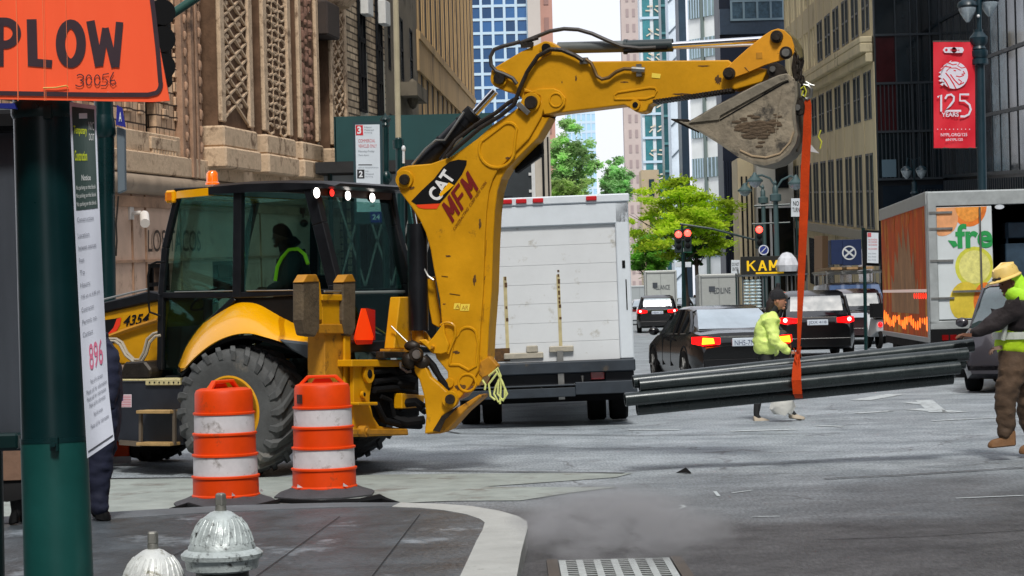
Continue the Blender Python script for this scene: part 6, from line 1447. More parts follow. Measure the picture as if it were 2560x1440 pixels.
    # front lamps
    for s_ in (-1, 1): mb = MB(); mb.ball((Lc - .18, s_ * hw * .74, .66), .13, (.8, 1.1, .6), 10); make('headlight', mb, mat('headlamp', C(205, 210, 214), .1, coat=1), t, smooth=True)
    return t
def at(px, py, head, Y=None, off=0.):
    g_ = G(px, py) if Y is None else P(px, py, Y); return Fr((g_.x, g_.y), rad(head))
# black sedan (rear left corner in view)
s1 = at(1868, 968, 97); car('black sedan with its amber turn light on, next to the walking woman', s1, 'sedan', plate='NH5-7NC', lights='amber', rear_glass=CGLB, H=1.46, W=1.9)
s2 = at(2046, 897, 88); car('black sport utility car with lit brake lights behind the orange strap', s2, 'suv', H=1.7, W=1.94, plate='JDX 418', lights='red', rear_glass=mat('glass_soft', C(70, 80, 88), .35, var=.3, vs=2))
s3 = at(1645, 832, 86.5); car('small dark sport utility car with red lights further up the street', s3, 'suv', H=1.68, W=1.86, lights='red', plate='HBW 52', rear_glass=CGLB)
s4 = at(1612, 812, 86.5); car('white sedan just ahead of the small dark car, by the box truck', s4, 'sedan', paint=CARWHT, lights='off', rear_glass=CGLB)
s5 = at(2150, 862, 88); car('dark maroon car mostly hidden between the black sport car and the van', s5, 'suv', paint=mat('car_maroon', C(40, 10, 14), .2, coat=1), H=1.72, lights='off', rear_glass=mat('glass_soft', C(70, 80, 88)))
s6 = at(1720, 800, 86.5); car('green tinted sedan in traffic in front of the grey van', s6, 'sedan', paint=mat('car_green', C(40, 66, 70), .25, coat=.8), lights='off', rear_glass=CGLB)
s7 = at(1600, 782, 86.5); car('distant pale car at the far end of the traffic queue', s7, 'sedan', paint=CARWHT, lights='red')
s8 = at(2090, 820, 88, None); car('white saloon car roof visible behind the black sport car', s8, 'sedan', paint=CARWHT, lights='off', rear_glass=CGLB)
# grey car facing the camera behind the worker
s9 = at(2548, 985, 249); c9 = car('grey minivan with a black mirror behind the worker in the vest', s9, 'van', paint=CARGRY, glass=mat('car_glass_green', C(56, 72, 74), .12, coat=1, var=.3), H=1.8, W=1.9, lights='off')
p9 = Fr((s9.o - s9.ex * 5.0 + s9.ey * .0).xy, s9.a); c9.location = (p9.o.x, p9.o.y, 0)
# blue van with ladder rack
VB = at(2142, 858, 268, None); vb = thing('work_van', 'dark blue work van facing the camera with a ladder rack on its roof', 'van', VB)
mb = MB(); secs = []
for x, z1, h in [(-4.6, 1.9, .95), (-.9, 1.95, .98), (-.35, 1.9, .95), (.25, 1.3, .98), (.75, 1.1, .98), (.9, .8, .96)]:
    secs.append([(x, -h, .35), (x, -h * 1.02, .9), (x, -h * .86, z1 - .04), (x, -h * .7, z1), (x, h * .7, z1), (x, h * .86, z1 - .04), (x, h * 1.02, .9), (x, h, .35)])
mb.loft(secs); make('body', mb, CARBLU, vb, smooth=True)
mb = MB(); mb.prism([(-.28, -.78, 1.84), (-.28, .78, 1.84), (.26, .86, 1.32), (.26, -.86, 1.32)], (.03, 0, .02)); make('windscreen', mb, mat('van_glass', C(70, 90, 124), .1, coat=1, var=.4, vs=1), vb)
mb = MB(); text(mb, 'AIR CONDITION', (.62, -.8, 1.14), (.0, 1.6, 0), (-.1, 0, .12)); make('lettering', mb, WHT, vb)
for s_ in (-1, 1): mb = MB(); mb.ball((.86, s_ * .72, .78), .13, (.5, 1.2, .8), 10); make('headlight', mb, mat('headlamp', C(205, 210, 214)), vb, smooth=True)
mb = MB(); mb.bb(.88, .95, -.55, .55, .55, .85); make('grille', mb, STL, vb, bevel=.02)
for x in (.1, -3.6):
    for s_ in (-1, 1): mb = MB(); mb.cyl((x, s_ * .78, .35), (x, s_ * .98, .35), .35); make('wheel', mb, RUBD, vb, smooth=True)
mb = MB()
for x in (-.4, -1.6, -2.8, -4): mb.beam((x, -.9, 2.25), (x, .9, 2.25), .05, .05); mb.beam((x, -.85, 1.9), (x, -.85, 2.25), .04, .04); mb.beam((x, .85, 1.9), (x, .85, 2.25), .04, .04)
for y in (-.9, -.4, .1, .5, .9): mb.beam((-.1, y, 2.3), (-4.2, y, 2.3), .05, .05)
make('roof_rack', mb, STL, vb)
mb = MB()
for q in range(3): mb.bb(-4.2, -.05, -.75 + q * .5, -.4 + q * .5, 2.36, 2.44)
ld = make('ladder', mb, mat('ladder_tan', C(150, 120, 80), .6, var=.3), None, fr=VB); tag(ld, 'tan ladders strapped on the roof rack of the dark blue van', 'ladder')

# ---- white box truck
TF0 = at(1362, 1068, 89); tA = rad(0.5)
T0 = thing('box_truck', 'dirty white box truck with roll up rear door seen from behind the boom', 'truck', TF0, 'box trucks in the street')
TF0.k = 0; FR[T0.name] = TF0
Hh, zf, wb = 3.0, .86, 1.2     # roof height, floor, half width
TWH = mat('truck_white', C(196, 202, 206), .45, var=.06, vs=2, dirt_glint=C(150, 146, 136), ds=2.2, dt=.62)
TDR = mat('truck_door', C(212, 216, 218), .5, var=.05, vs=1.3, dirt_glint=C(170, 168, 158), ds=3.5, dt=.58)
mb = MB(); mb.bb(.06, 6.2, -wb, wb, zf, Hh); 
tilt = lambda p: V((p.x, p.y + (p.z) * .0, p.z))
bd = make('cargo_box', mb, TWH, T0, bevel=.02)
ft = .17
mb = MB(); mb.bb(-.05, .059, wb - ft, wb + .01, zf, Hh - .08); mb.bb(-.05, .059, -wb - .01, -wb + ft, zf, Hh - .08); mb.bb(-.05, .059, -wb - .01, wb + .01, Hh - .36, Hh - .08); mb.bb(-.07, .059, -wb - .03, wb + .03, Hh - .079, Hh + .03); make('door_frame', mb, mat('frame_white', C(212, 220, 226), .4, var=.05, dirt_glint=C(160, 150, 130), ds=3, dt=.68), bd, bevel=.015)
dr_h = (Hh - .36 - zf) / 7
for k in range(7):
    mb = MB(); mb.bb(.0, .055, -wb + ft + .001, wb - ft - .001, zf + k * dr_h + .0015, zf + (k + 1) * dr_h - .0015); make('door_panel', mb, TDR, bd, bevel=.002)
RUST = mat('rust_brown', C(84, 60, 34), .9, var=.5, vs=20); mb = MB(); random.seed(4)
for y in (-.26, .44):
    z = zf + .55
    while z < Hh - .85:
        hgt = random.uniform(.02, .07); mb.bb(-.006, -.001, y - .014 + random.uniform(-.006, .006), y + .014, z, z + hgt); z += hgt + random.choice([.012, .012, .03, .12, .25])
mb.bb(-.01, -.001, .42, .62, zf + .03, zf + .2)
make('hinge_rust', mb, RUST, bd)
mb = MB()
for y in (-.255, .445): mb.bb(-.003, -.001, y - .02, y + .025, zf + .1, Hh - 1.0)
make('rust_stain', mb, mat('stain_yellow', C(184, 172, 130), .8, var=.3), bd)
mb = MB(); mb.bb(-.04, -.002, -.02, .5, zf + .05, zf + .13); mb.bb(-.06, -.002, -.42, -.1, zf + .12, zf + .2); mb.bb(-.05, -.002, .05, .2, zf + .13, zf + .22); make('door_latch', mb, mat('latch_grey', C(176, 170, 154), .5, metal=.3, var=.3), bd, bevel=.01)
mb = MB(); mb.bb(-.09, -.061, -.28, -.2, zf - .5, zf + .14); make('latch_strap', mb, STL, bd)
mb = MB()
for y in (.38, .19, -.03, -.73): mb.bb(-.1, -.071, y - .07, y + .07, Hh - .05, Hh + .01)
make('marker_lamp', mb, mat('marker_red', C(190, 26, 34), .3), bd, bevel=.01)
mb = MB(); mb.bb(-.056, -.051, -wb + .06, -wb + .1, 2.05, 2.15); mb.bb(-.056, -.051, -wb + .05, -wb + .065, 1.5, 1.9); make('side_marks', mb, BLKM, bd)
DKS = mat('chassis_dark', C(44, 52, 60), .5, var=.3, vs=3, dirt_glint=C(84, 74, 60), ds=5, dt=.62)
mb = MB(); mb.bb(-.12, .3, -wb - .02, wb + .02, zf - .16, zf - .002); sill = make('rear_sill', mb, DKS, T0, bevel=.015)
mb = MB(); mb.bb(-.02, .2, -wb, -wb + .38, .45, zf - .161); mb.bb(-.02, .2, wb - .38, wb, .45, zf - .161); mb.prism([(0, -.75, zf - .161), (0, .75, zf - .161), (0, .55, .5), (0, -.55, .5)], (.1, 0, 0)); make('under_frame', mb, mat('under_dark', C(20, 26, 34), .6, var=.3), T0, bevel=.01)
mb = MB(); mb.tube([(-.06, .55, zf - .2), (-.08, .55, zf - .32), (-.08, -.52, zf - .32), (-.06, -.52, zf - .2)], .022, 8); mb.cyl((-.08, .02, zf - .32), (-.08, .02, zf - .45), .03); make('grab_bar', mb, STL, T0, smooth=True)
mb = MB(); mb.bb(-.2, .1, -wb - .03, -.42, .42, .58); mb.bb(-.22, .1, -.42, wb + .04, .4, .52); mb.bb(-.23, .1, -.42, wb + .04, .545, .56); make('bumper_step', mb, DKS, T0, bevel=.02)
for y in (-.72, .78): mb = MB(); mb.bb(-.04, -.021, y - .09, y + .09, .6, .8); make('tail_light', mb, mat('lens_red', C(140, 26, 34), .25, coat=1), T0, bevel=.02)
for s_ in (-1, 1):
    for o in (0, .3):
        mb = MB(); y0 = s_ * (1.14 - o); mb.cyl((1.2, y0, .42), (1.2, y0 - s_ * .25, .42), .42, n=28); make('wheel', mb, RUBD, T0, smooth=True, bevel=.03)
mb = MB(); mb.bb(.6, 6.2, -.45, .45, .5, zf - .17); mb.bb(.5, .52, -1.1, 1.1, .3, .6); make('chassis', mb, BLKM, T0)
mb = MB(); mb.bb(6.3, 8.2, -1.05, 1.05, .5, 2.4); make('cab', mb, WHT, T0, bevel=.1, seg=3)
T0.rotation_euler = (rad(0), 0, TF0.a); T0.rotation_euler.x = rad(-.8)

# ---- juice truck on the right
FT = Fr((0, 0), 0); aa = P(2335, 940, 39.5); FT = Fr((aa.x + 1.22, aa.y), rad(86))   # origin rear centre; x fwd
ft_ = thing('delivery_truck', 'juice delivery truck with open rear, orange side and fruit pictures on the door', 'truck', FT, 'box trucks in the street')
wb = 1.25; Hh = 3.5; zf = 1.12; Lt = 8.4
ORB = mat('side_orange', C(202, 92, 44), .6, var=.35, vs=1.6, stretch=(1.3, 1, .5), dirt_glint=C(216, 160, 70), ds=1.3, dt=.5, spec=.12)
mb = MB(); mb.bb(.25, Lt, wb - .06, wb, zf - .35, Hh - .25); make('side_wall', mb, ORB, ft_)
mb = MB(); mb.bb(.0, Lt, wb - .09, wb + .03, Hh - .25, Hh); mb.bb(.0, Lt, -wb, wb - .09, Hh - .1, Hh - .001); mb.bb(0, .25, wb - .1, wb + .02, zf - .35, Hh - .25); mb.bb(0, Lt, wb - .1, wb + .02, zf - .45, zf - .351); fm = make('box_frame', mb, mat('frame_alu', C(170, 176, 176), .4, metal=.3, var=.15), ft_, bevel=.01)
mb = MB(); mb.bb(.3, Lt, -wb, -wb + .06, zf - .35, Hh); mb.bb(Lt - .1, Lt, -wb, wb, zf - .3, Hh); mb.bb(.3, Lt, -wb, wb - .1, zf - .1, zf); make('inner_wall', mb, mat('inner_dark', C(14, 16, 20), .8), ft_)
# side graphics
mb = MB(); mb.prism([(x, wb + .003, z) for x, z in ((1.6, 1.2), (1.7, 1.9), (2.1, 1.6), (2.3, 2.5), (2.7, 2.1), (3.1, 2.95), (3.5, 2.4), (4., 3.05), (4.3, 2.5), (4.8, 2.9), (5.1, 2.2), (5.6, 2.5), (5.9, 1.8), (6.4, 2.0), (6.5, 1.2))], (0, .003, 0)); make('side_picture', mb, mat('side_pale', C(176, 138, 104), .6, var=.35, vs=1.6, stretch=(1.2, 1, .6), spec=.1), ft_)
mb = MB()
for k, (x, z1) in enumerate(((.6, 2.5), (2.9, 3.), (5.6, 2.9), (7.2, 2.6))): mb.prism([(x - .14, wb + .006, 3.2), (x + .14, wb + .006, 3.2), (x + .05, wb + .006, z1), (x - .03, wb + .006, z1)], (0, .002, 0))
make('juice_streaks', mb, mat('streak_amber', C(206, 118, 50), .6, var=.3, vs=3, spec=.1), ft_)
mb = MB(); 
mb.bb(.3, 8.2, wb + .001, wb + .012, 1.62, 1.68); make('reflective_stripe', mb, mat('stripe_pale', C(216, 190, 180), .3, emit=.3), ft_)
mb = MB(); random.seed(6)
for q in range(22): x = .4 + q * .36; mb.ball((x, wb + .01, 1.02 + .06 * math.sin(q)), random.uniform(.03, .08), (1., .3, random.uniform(.9, 2.4)), 8)
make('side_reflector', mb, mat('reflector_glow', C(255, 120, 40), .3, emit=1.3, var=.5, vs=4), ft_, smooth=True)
mb = MB()
for q in range(6): mb.ball((.5 + q * .35, wb + .01, 1.55), .06, (1, .3, 1), 8)
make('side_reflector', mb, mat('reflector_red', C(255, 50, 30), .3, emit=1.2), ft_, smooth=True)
# rear door leaf (left half closed) + graphics
dw = 1.02
mb = MB(); mb.bb(-.05, .0, wb - .16 - dw, wb - .16, zf - .02, Hh - .3); door = make('rear_door', mb, mat('door_white', C(206, 214, 216), .4, var=.04), ft_, bevel=.01)
mb = MB(); mb.bb(-.07, .02, wb - .16, wb + .0, zf - .1, Hh - .26); mb.bb(-.07, .02, -wb, wb, Hh - .28, Hh - .02); mb.bb(-.07, .02, -wb, wb, zf - .2, zf - .04); make('rear_frame', mb, mat('frame_alu', C(170, 176, 176)), ft_, bevel=.01)
mb = MB(); mb.tube([(-.09, wb - .16 - dw * .78, zf + .05), (-.09, wb - .16 - dw * .78, Hh - .32)], .018, 6); mb.beam((-.1, wb - .16 - dw * .78 - .15, zf + .5), (-.1, wb - .16 - dw * .25, zf + .5), .03, .04); 
for z in (1.5, 2.2, 2.8, 3.1): mb.beam((-.07, wb - .02, z), (-.07, wb - .45, z), .03, .04)
make('door_rod', mb, STL, door, smooth=True)
def fd(y0, z0, rx_, rz2, m, nm, seg=24, d=.052, a0=0, a1=360, clip=None):
    mb = MB(); pts = []
    for i in range(seg):
        a = rad(a0 + (a1 - a0) * i / (seg if a1 - a0 == 360 else seg - 1)); y = y0 + rx_ * math.cos(a); z = z0 + rz2 * math.sin(a); y = min(max(y, wb - .16 - dw + .005), wb - .165); z = min(max(z, zf), Hh - .31); pts.append((-d, y, z))
    mb.add(pts, [tuple(range(seg))]); return make(nm, mb, m, door)
ORF = mat('fruit_orange', C(226, 120, 40), .5, var=.25, vs=9); YLF = mat('fruit_lemon', C(206, 206, 70), .5, var=.15, vs=9); PNF = mat('fruit_peach', C(226, 160, 110), .5, var=.2)
ytop = wb - .16
fd(ytop - .6, Hh - .3, .33, .38, ORF, 'orange_slice'); fd(ytop - .6, Hh - .3, .25, .29, mat('fruit_flesh', C(236, 150, 60), .5, var=.3, vs=14), 'orange_slice', d=.055)
fd(ytop - .1, Hh - .5, .3, .34, PNF, 'peach_slice', d=.054)
fd(ytop - .68, zf + .95, .36, .38, YLF, 'lemon_slice'); fd(ytop - .68, zf + .95, .29, .31, mat('lemon_flesh', C(222, 218, 130), .5, var=.2, vs=12), 'lemon_slice', d=.055)
fd(ytop - .5, zf + .3, .3, .38, mat('fruit_gold', C(214, 190, 60), .5, var=.2), 'lemon_slice', d=.056); fd(ytop - .86, zf + .3, .22, .36, ORF, 'orange_slice', d=.058)
mb = MB(); text(mb, 'fre', (-.06, ytop - .34, 2.42), (0, -.68, 0), (0, 0, .46), off=.03); mb.prism([(-.062, ytop - .2, 2.58), (-.062, ytop - .3, 2.44), (-.062, ytop - .38, 2.48), (-.062, ytop - .34, 2.56)], (.001, 0, 0)); make('green_lettering', mb, mat('logo_green', C(34, 150, 76), .5), door)
# cargo inside
for k, (y, z, m_) in enumerate([(-.15, 1.15, mat('crate_orange', C(206, 80, 24), .6)), (-.5, 1.15, mat('crate_orange', C(206, 80, 24))), (-.15, 1.55, mat('crate_orange', C(206, 80, 24)))]):
    mb = MB(); mb.bb(.8, 1.25, y - .17, y + .17, z, z + .05)
    for zz_ in (.12, .24, .34): mb.bb(.8, 1.25, y - .17, y - .15, z + zz_ - .04, z + zz_); mb.bb(.8, 1.25, y + .15, y + .17, z + zz_ - .04, z + zz_); mb.bb(.8, .82, y - .15, y + .15, z + zz_ - .04, z + zz_)
    for sy in (-.16, .16): mb.bb(.8, .83, y + sy - .01, y + sy + .01, z + .05, z + .34)
    tag(make('plastic_crate', mb, m_, None, fr=FT), ['orange crate on the truck floor beside the open door', 'orange crate on the truck floor further from the door', 'orange crate stacked on top of another in the truck'][k], 'crate', 'orange crates in the juice truck')
mb = MB()
for y in (-.3, -.7): mb.beam((.6, y, zf), (.6, y, 2.9), .05, .05)
mb.bb(.5, 1.2, -.75, -.25, 1.8, 2.5); mb.bb(.5, 1.2, -.75, -.3, 2.6, 2.9); hc = make('hand_cart', mb, mat('cart_blue', C(44, 66, 84), .5, var=.4, vs=3), None, fr=FT, bevel=.02); tag(hc, 'blue grey loaded hand cart standing inside the open truck', 'hand cart')
mb = MB(); mb.bb(-.15, .3, -wb, wb, zf - .55, zf - .2); mb.bb(.2, Lt, -.5, .5, .5, zf - .2); mb.bb(1, Lt, wb - .4, wb - .05, .5, zf - .46); make('chassis', mb, BLKM, ft_)
mb = MB()
for y in (wb - .25, wb - .4, 0): mb.bb(-.17, -.151, y - .06, y + .06, zf - .4, zf - .3)
make('tail_light', mb, TLD, ft_)
for x in (1.6, 7.):
    for s_ in (-1, 1): mb = MB(); mb.cyl((x, s_ * 1.15, .45), (x, s_ * .85, .45), .45, n=24); make('wheel', mb, RUBD, ft_, smooth=True, bevel=.03)
mb = MB(); mb.ball((.1, -.1, Hh - .32), .09, (1, 1, .5), 10); make('ceiling_lamp', mb, mat('dome_lamp', C(236, 240, 244), .3, emit=.4), ft_, smooth=True)

# ---- far vans and trucks
def boxtruck(label, px, py, Y, W, H, L_, m, head=87, txt=None, group='vans and trucks further up the street'):
    g_ = P(px, py, Y); fr = Fr((g_.x, g_.y), rad(head)); t = thing('cargo_van', label, 'van', fr, group)
    mb = MB(); mb.bb(0, L_, -W / 2, W / 2, .5, H); bd = make('cargo_box', mb, m, t, bevel=.06, seg=2)
    mb = MB(); mb.bb(-.02, 0, -.01, .01, .7, H - .2); mb.bb(-.03, -.005, -W / 2 + .1, -W / 2 + .16, .6, H - .1); mb.bb(-.03, -.005, W / 2 - .16, W / 2 - .1, .6, H - .1); mb.bb(-.03, -.005, -W / 2 + .1, W / 2 - .1, H - .2, H - .14); make('door_frame', mb, mat('seam_grey', C(120, 124, 126), .5), bd)
    if txt: mb = MB(); text(mb, txt, (-.03, W * .22, H * .62), (0, -W * .5, 0), (0, 0, .3)); mb.bb(-.035, -.004, W * .1, W * .25, H * .66, H * .76); make('lettering', mb, mat('letter_grey', C(70, 76, 84), .5), bd)
    mb = MB(); mb.bb(-.08, .0, -W / 2, W / 2, .4, .6); make('bumper', mb, BLKM, t)
    for s_ in (-1, 1):
        mb = MB(); mb.cyl((.9, s_ * (W / 2 - .02), .38), (.9, s_ * (W / 2 - .3), .38), .38); make('wheel', mb, RUBD, t, smooth=True); mb = MB(); mb.bb(-.03, -.001, s_ * (W / 2 - .15) - .06, s_ * (W / 2 - .15) + .06, .75, 1.05); make('tail_light', mb, TLD, t)
    mb = MB(); mb.bb(L_, L_ + 1.6, -W / 2 + .1, W / 2 - .1, .4, H * .75); make('cab', mb, m, t, bevel=.1, seg=2)
    return t
boxtruck('grey white cargo van with small lettering beside the food cart', 1800, 812, 113, 2.15, 2.75, 5, mat('van_pale', C(164, 168, 166), .4, var=.06), txt='MEDILINE')
boxtruck('small pale box truck with a logo, beyond the dark car', 1654, 795, 138, 2.1, 3.3, 5, mat('van_pale2', C(186, 192, 190), .4, var=.06), txt='ALLIANCE')
boxtruck('dim white van far up the street near the trees', 1600, 765, 190, 2.2, 2.6, 5, mat('van_pale3', C(150, 156, 156), .4))

# ---- food cart
FC = at(1925, 852, 0); fc = thing('food_cart', 'food cart with a black sign of yellow letters KAM and stacked clear bags', 'food cart', FC)
W_ = 1.75; ztop_s = P(1925, 640, FC.o.y).z; zbot_s = P(1925, 685, FC.o.y).z; fx = lambda px: FC.L(px, 700).x
mb = MB(); mb.bb(fx(1853), fx(2020), 0, .08, zbot_s, ztop_s); make('sign_board', mb, mat('board_black', C(26, 26, 20), .5, var=.3), fc, bevel=.01)
mb = MB(); blocks(mb, 'KAM', (fx(1868), -.006, zbot_s + .12), (fx(1946) - fx(1868), 0, 0), (0, 0, .36), 0, (0, -1, 0), .24); mb.bb(fx(1890), fx(1960), -.01, -.001, zbot_s + .01, zbot_s + .07); make('sign_lettering', mb, mat('letter_yellow', C(236, 190, 10), .5, emit=.15), fc)
mb = MB(); mb.bb(fx(1856), fx(2020), .1, 1.5, .35, 1.15); make('counter', mb, STL, fc, bevel=.02)
mb = MB()
for px in (1857, 1908, 1916, 1980, 2018): mb.beam((fx(px), .1, .3), (fx(px), .1, zbot_s + .2), .05, .05); mb.beam((fx(px), 1.5, .3), (fx(px), 1.5, zbot_s + .2), .05, .05)
mb.bb(fx(1850), fx(2022), 0, 1.6, zbot_s - .06, zbot_s - .002); make('frame', mb, mat('cart_frame', C(90, 96, 98), .4, metal=.4), fc)
mb = MB(); random.seed(8)
for k in range(9):
    for q in range(3): mb.ball((fx(1867 + q * 15), .16, 1.2 + k * .115 * 1.0), .1, (1.1, .8, .55), 8)
make('stacked_bag', mb, mat('clear_bag', C(176, 196, 200), .2, coat=1, var=.35, vs=9), fc, smooth=True)
for px in (1875, 2000): mb = MB(); mb.cyl((fx(px), .3, .25), (fx(px), .45, .25), .25); make('wheel', mb, RUBD, fc, smooth=True)
UM = at(1968, 850, 0); um = thing('cart_umbrella', 'white and red cart umbrella folded above the food cart', 'umbrella', UM); zc_ = P(1968, 635, UM.o.y).z
mb = MB(); mb.lathe([(.36, zc_ - .62), (.42, zc_ - .4), (.32, zc_ - .15), (.16, zc_ + .02), (.01, zc_ + .06)], 10, (0, -.5, 0)); make('canopy', mb, mat('umbrella_pale', C(200, 204, 210), .6, var=.3, vs=2), um)
mb = MB(); mb.cyl((0, -.5, .2), (0, -.5, zc_), .025); make('pole', mb, STL, um)
# delivery bicycle near the juice truck
BF = at(2198, 873, 95); bk_ = thing('scooter', 'pale scooter with its headlight on beside the juice truck', 'scooter', BF)
for x in (0, 1.2): 
    mb = MB(); mb.lathe([(.2, -.05), (.28, -.05), (.3, 0), (.28, .05), (.2, .05)], 20, (x, 0, .3), Matrix.Rotation(math.pi / 2, 3, 'X'), cap=False); make('wheel', mb, RUBD, bk_, smooth=True)
mb = MB(); mb.loft([[(-.2, -.12, .5), (-.2, .12, .5), (-.2, .1, .85), (-.2, -.1, .85)], [(.2, -.2, .35), (.2, .2, .35), (.2, .18, .9), (.2, -.18, .9)], [(.7, -.14, .35), (.7, .14, .35), (.7, .12, .5), (.7, -.12, .5)], [(1.1, -.12, .4), (1.1, .12, .4), (1.05, .12, 1.), (1.05, -.12, 1.)]]); make('body', mb, mat('scooter_pale', C(170, 174, 176), .3, coat=.6), bk_, bevel=.03, seg=2)
mb = MB(); mb.tube([(1.0, -.3, 1.1), (1.05, 0, 1.05), (1.0, .3, 1.1)], .02, 6); mb.bb(-.3, .1, -.22, .22, .9, 1.3); make('handlebar', mb, BLKM, bk_)
mb = MB(); mb.ball((-.2, 0, .7), .07); make('tail_light', mb, TLR, bk_, smooth=True)
# orange cones
def cone(px, py, Y, label):
    g_ = P(px, py, Y); t = thing('traffic_cone', label, 'traffic cone', Fr((g_.x, g_.y)), 'orange cones up the street')
    mb = MB(); mb.lathe([(.17, .04), (.14, .25), (.1, .45), (.05, .72), (.001, .73)], 16); make('cone', mb, ORG, t, smooth=True)
    mb = MB(); mb.lathe([(.145, .3), (.115, .44)], 16, cap=False); mb.v = [V((p.x * 1.05, p.y * 1.05, p.z)) for p in mb.v]; make('white_band', mb, REFL, t); mb = MB(); mb.bb(-.22, .22, -.22, .22, 0, .04); make('base', mb, ORG, t, bevel=.01)
    return t
for px, py, Y, l_ in ((1752, 830, 88, 'orange traffic cone nearest the rear corner of the grey van'), (1765, 828, 90, 'orange traffic cone just right of another by the grey van')): cone(px, py, Y, l_)
# ---------------------------------------------------------------- people
from mathutils import noise as mnoise
def skin(name, nodes, edges, m, parent, root='pelvis', sub=2, fr=None, label=None, wr=0.):
    if wr: sub = 3
    names = list(nodes); me = bpy.data.meshes.new('tmp'); me.from_pydata([nodes[n][0] for n in names], [(names.index(a), names.index(b_)) for a, b_ in edges], [])
    o = bpy.data.objects.new('tmp', me); COL.objects.link(o); md = o.modifiers.new('s', 'SKIN'); md.use_smooth_shade = True
    for i, n in enumerate(names):
        r = nodes[n][1]; r = r if isinstance(r, tuple) else (r, r); me.skin_vertices[0].data[i].radius = r; me.skin_vertices[0].data[i].use_root = (n == root)
    md2 = o.modifiers.new('u', 'SUBSURF'); md2.levels = sub
    bpy.context.view_layer.update(); m2 = bpy.data.meshes.new_from_object(o.evaluated_get(bpy.context.evaluated_depsgraph_get()))
    mb = MB(); mb.me(m2)
    if wr:
        for i, v in enumerate(m2.vertices):
            q = v.co; f_ = mnoise.noise(V((q.x * 7, q.y * 7, q.z * 13))) + .6 * mnoise.noise(V((q.x * 15 + q.z * 9, q.y * 15, q.z * 22))); mb.v[i] = q + v.normal * wr * f_
    bpy.data.objects.remove(o); bpy.data.meshes.remove(m2); return make(name, mb, m, parent, fr=fr, smooth=True, label=label)
def head_nodes(c, fwd_, up_, h=.23):
    """ellipsoid-ish head with face: returns MB"""
    f = V(fwd_).normalized(); u = V(up_); u = (u - f * u.dot(f)).normalized(); s_ = f.cross(u); c = V(c); mb = MB(); n, k = 16, 12; Mh = lambda a, b_, d: c + f * a + s_ * b_ + u * d
    prof = []
    for i in range(k + 1):
        t = i / k; z = -h / 2 + h * t; w_ = math.sqrt(max(0, 1 - (2 * t - 1) ** 2)) ** .8
        rf = .098 * w_; rs = .076 * w_; ofs = 0.0
        if t < .45: rs *= (.74 + .26 * t / .45); rf *= (.82 + .18 * t / .45); ofs = .018 * (1 - t / .45)
        prof.append([(lambda a: Mh(rf * math.cos(a) + ofs, rs * math.sin(a), z))(2 * math.pi * j / n) for j in range(n)])
    vs = [p for r in prof for p in r]; mb.add(vs, [(i * n + j, i * n + (j + 1) % n, (i + 1) * n + (j + 1) % n, (i + 1) * n + j) for i in range(k) for j in range(n)])
    # nose, brow, lips, chin, ears
    mb.loft([[Mh(.09, -.008, .02), Mh(.09, .008, .02), Mh(.092, .008, .015)], [Mh(.085, -.017, -.028), Mh(.085, .017, -.028), Mh(.118, .0, -.02)]]); mb.ball(Mh(.086, 0, -.055), .02, (1, 1, .5), 8); mb.ball(Mh(.075, 0, -.09), .028, (1, 1, .8), 8)
    for q in (-1, 1): mb.ball(Mh(-.005, q * .076, -.005), .026, (.8, .5, 1.2), 8)
    return mb, Mh
def hand(mb, wrist, dirn, palm_n, curl=.6, sc_=1., side=1):
    """palm plus four unequal fingers and a thumb, tapered and bent"""
    d = V(dirn).normalized(); n = V(palm_n); n = (n - d * n.dot(d)).normalized(); s_ = d.cross(n) * side; w_ = V(wrist)
    secs = []
    for t, wd, th in ((0, .026, .018), (.35, .036, .017), (.8, .042, .014), (1, .04, .011)):
        c = w_ + d * (.09 * t * sc_); secs.append([c - s_ * wd - n * th, c + s_ * wd - n * th, c + s_ * wd + n * th, c - s_ * wd + n * th])
    mb.loft(secs)
    for k, (o, L_) in enumerate(((-.03, .062), (-.01, .075), (.011, .07), (.03, .055))):
        b_ = w_ + d * .086 * sc_ + s_ * o; pts = [b_ - d * .01]; a = .1
        cur = b_
        for j in range(3):
            a += curl * (.55 + .1 * k * .3); dd = d * math.cos(a) + n * math.sin(a); cur = cur + dd * (L_ * (.42, .32, .26)[j]); pts.append(cur)
        mb.tube(pts, [.0105, .0098, .0088, .0065], 7)
    b_ = w_ + d * .03 - s_ * .034; pts = [b_, b_ + d * .022 - s_ * .02 + n * .012, b_ + d * .045 - s_ * .026 + n * .028, b_ + d * .062 - s_ * .018 + n * .04]; mb.tube(pts, [.014, .012, .0105, .007], 7)
SKN = mat('skin_tan', C(176, 124, 98), .55, var=.08, vs=20, spec=.35); SKD = mat('skin_brown', C(120, 80, 60), .55, var=.08, vs=20)
NEON = mat('neon_jacket', C(212, 234, 126), .6, var=.15, vs=5, bump=1., bs=11, emit=.03); NEOV = mat('neon_vest', C(170, 205, 20), .65, var=.15, vs=5, bump=.5, bs=14, emit=.03)
DRK = mat('dark_cloth', C(28, 26, 28), .8, var=.3, vs=8, bump=.5, bs=18); BRN = mat('brown_trousers', C(80, 62, 46), .85, var=.35, vs=4, bump=1., bs=8, dirt_glint=C(120, 100, 78), ds=4, dt=.62)
EYE = mat('eye_dark', C(20, 14, 12), .2)
def pf(Y, **pts):   # pixel points at depth Y(+offset)
    return {k: (P(v[0], v[1], Y + (v[3] if len(v) > 3 else 0)), v[2]) for k, v in pts.items()}
def person(label, px, py, group=None, Y=None):
    g_ = G(px, py) if Y is None else P(px, py, Y); t = thing('person', label, 'person', Fr((g_.x, g_.y)), group); return t, g_.y
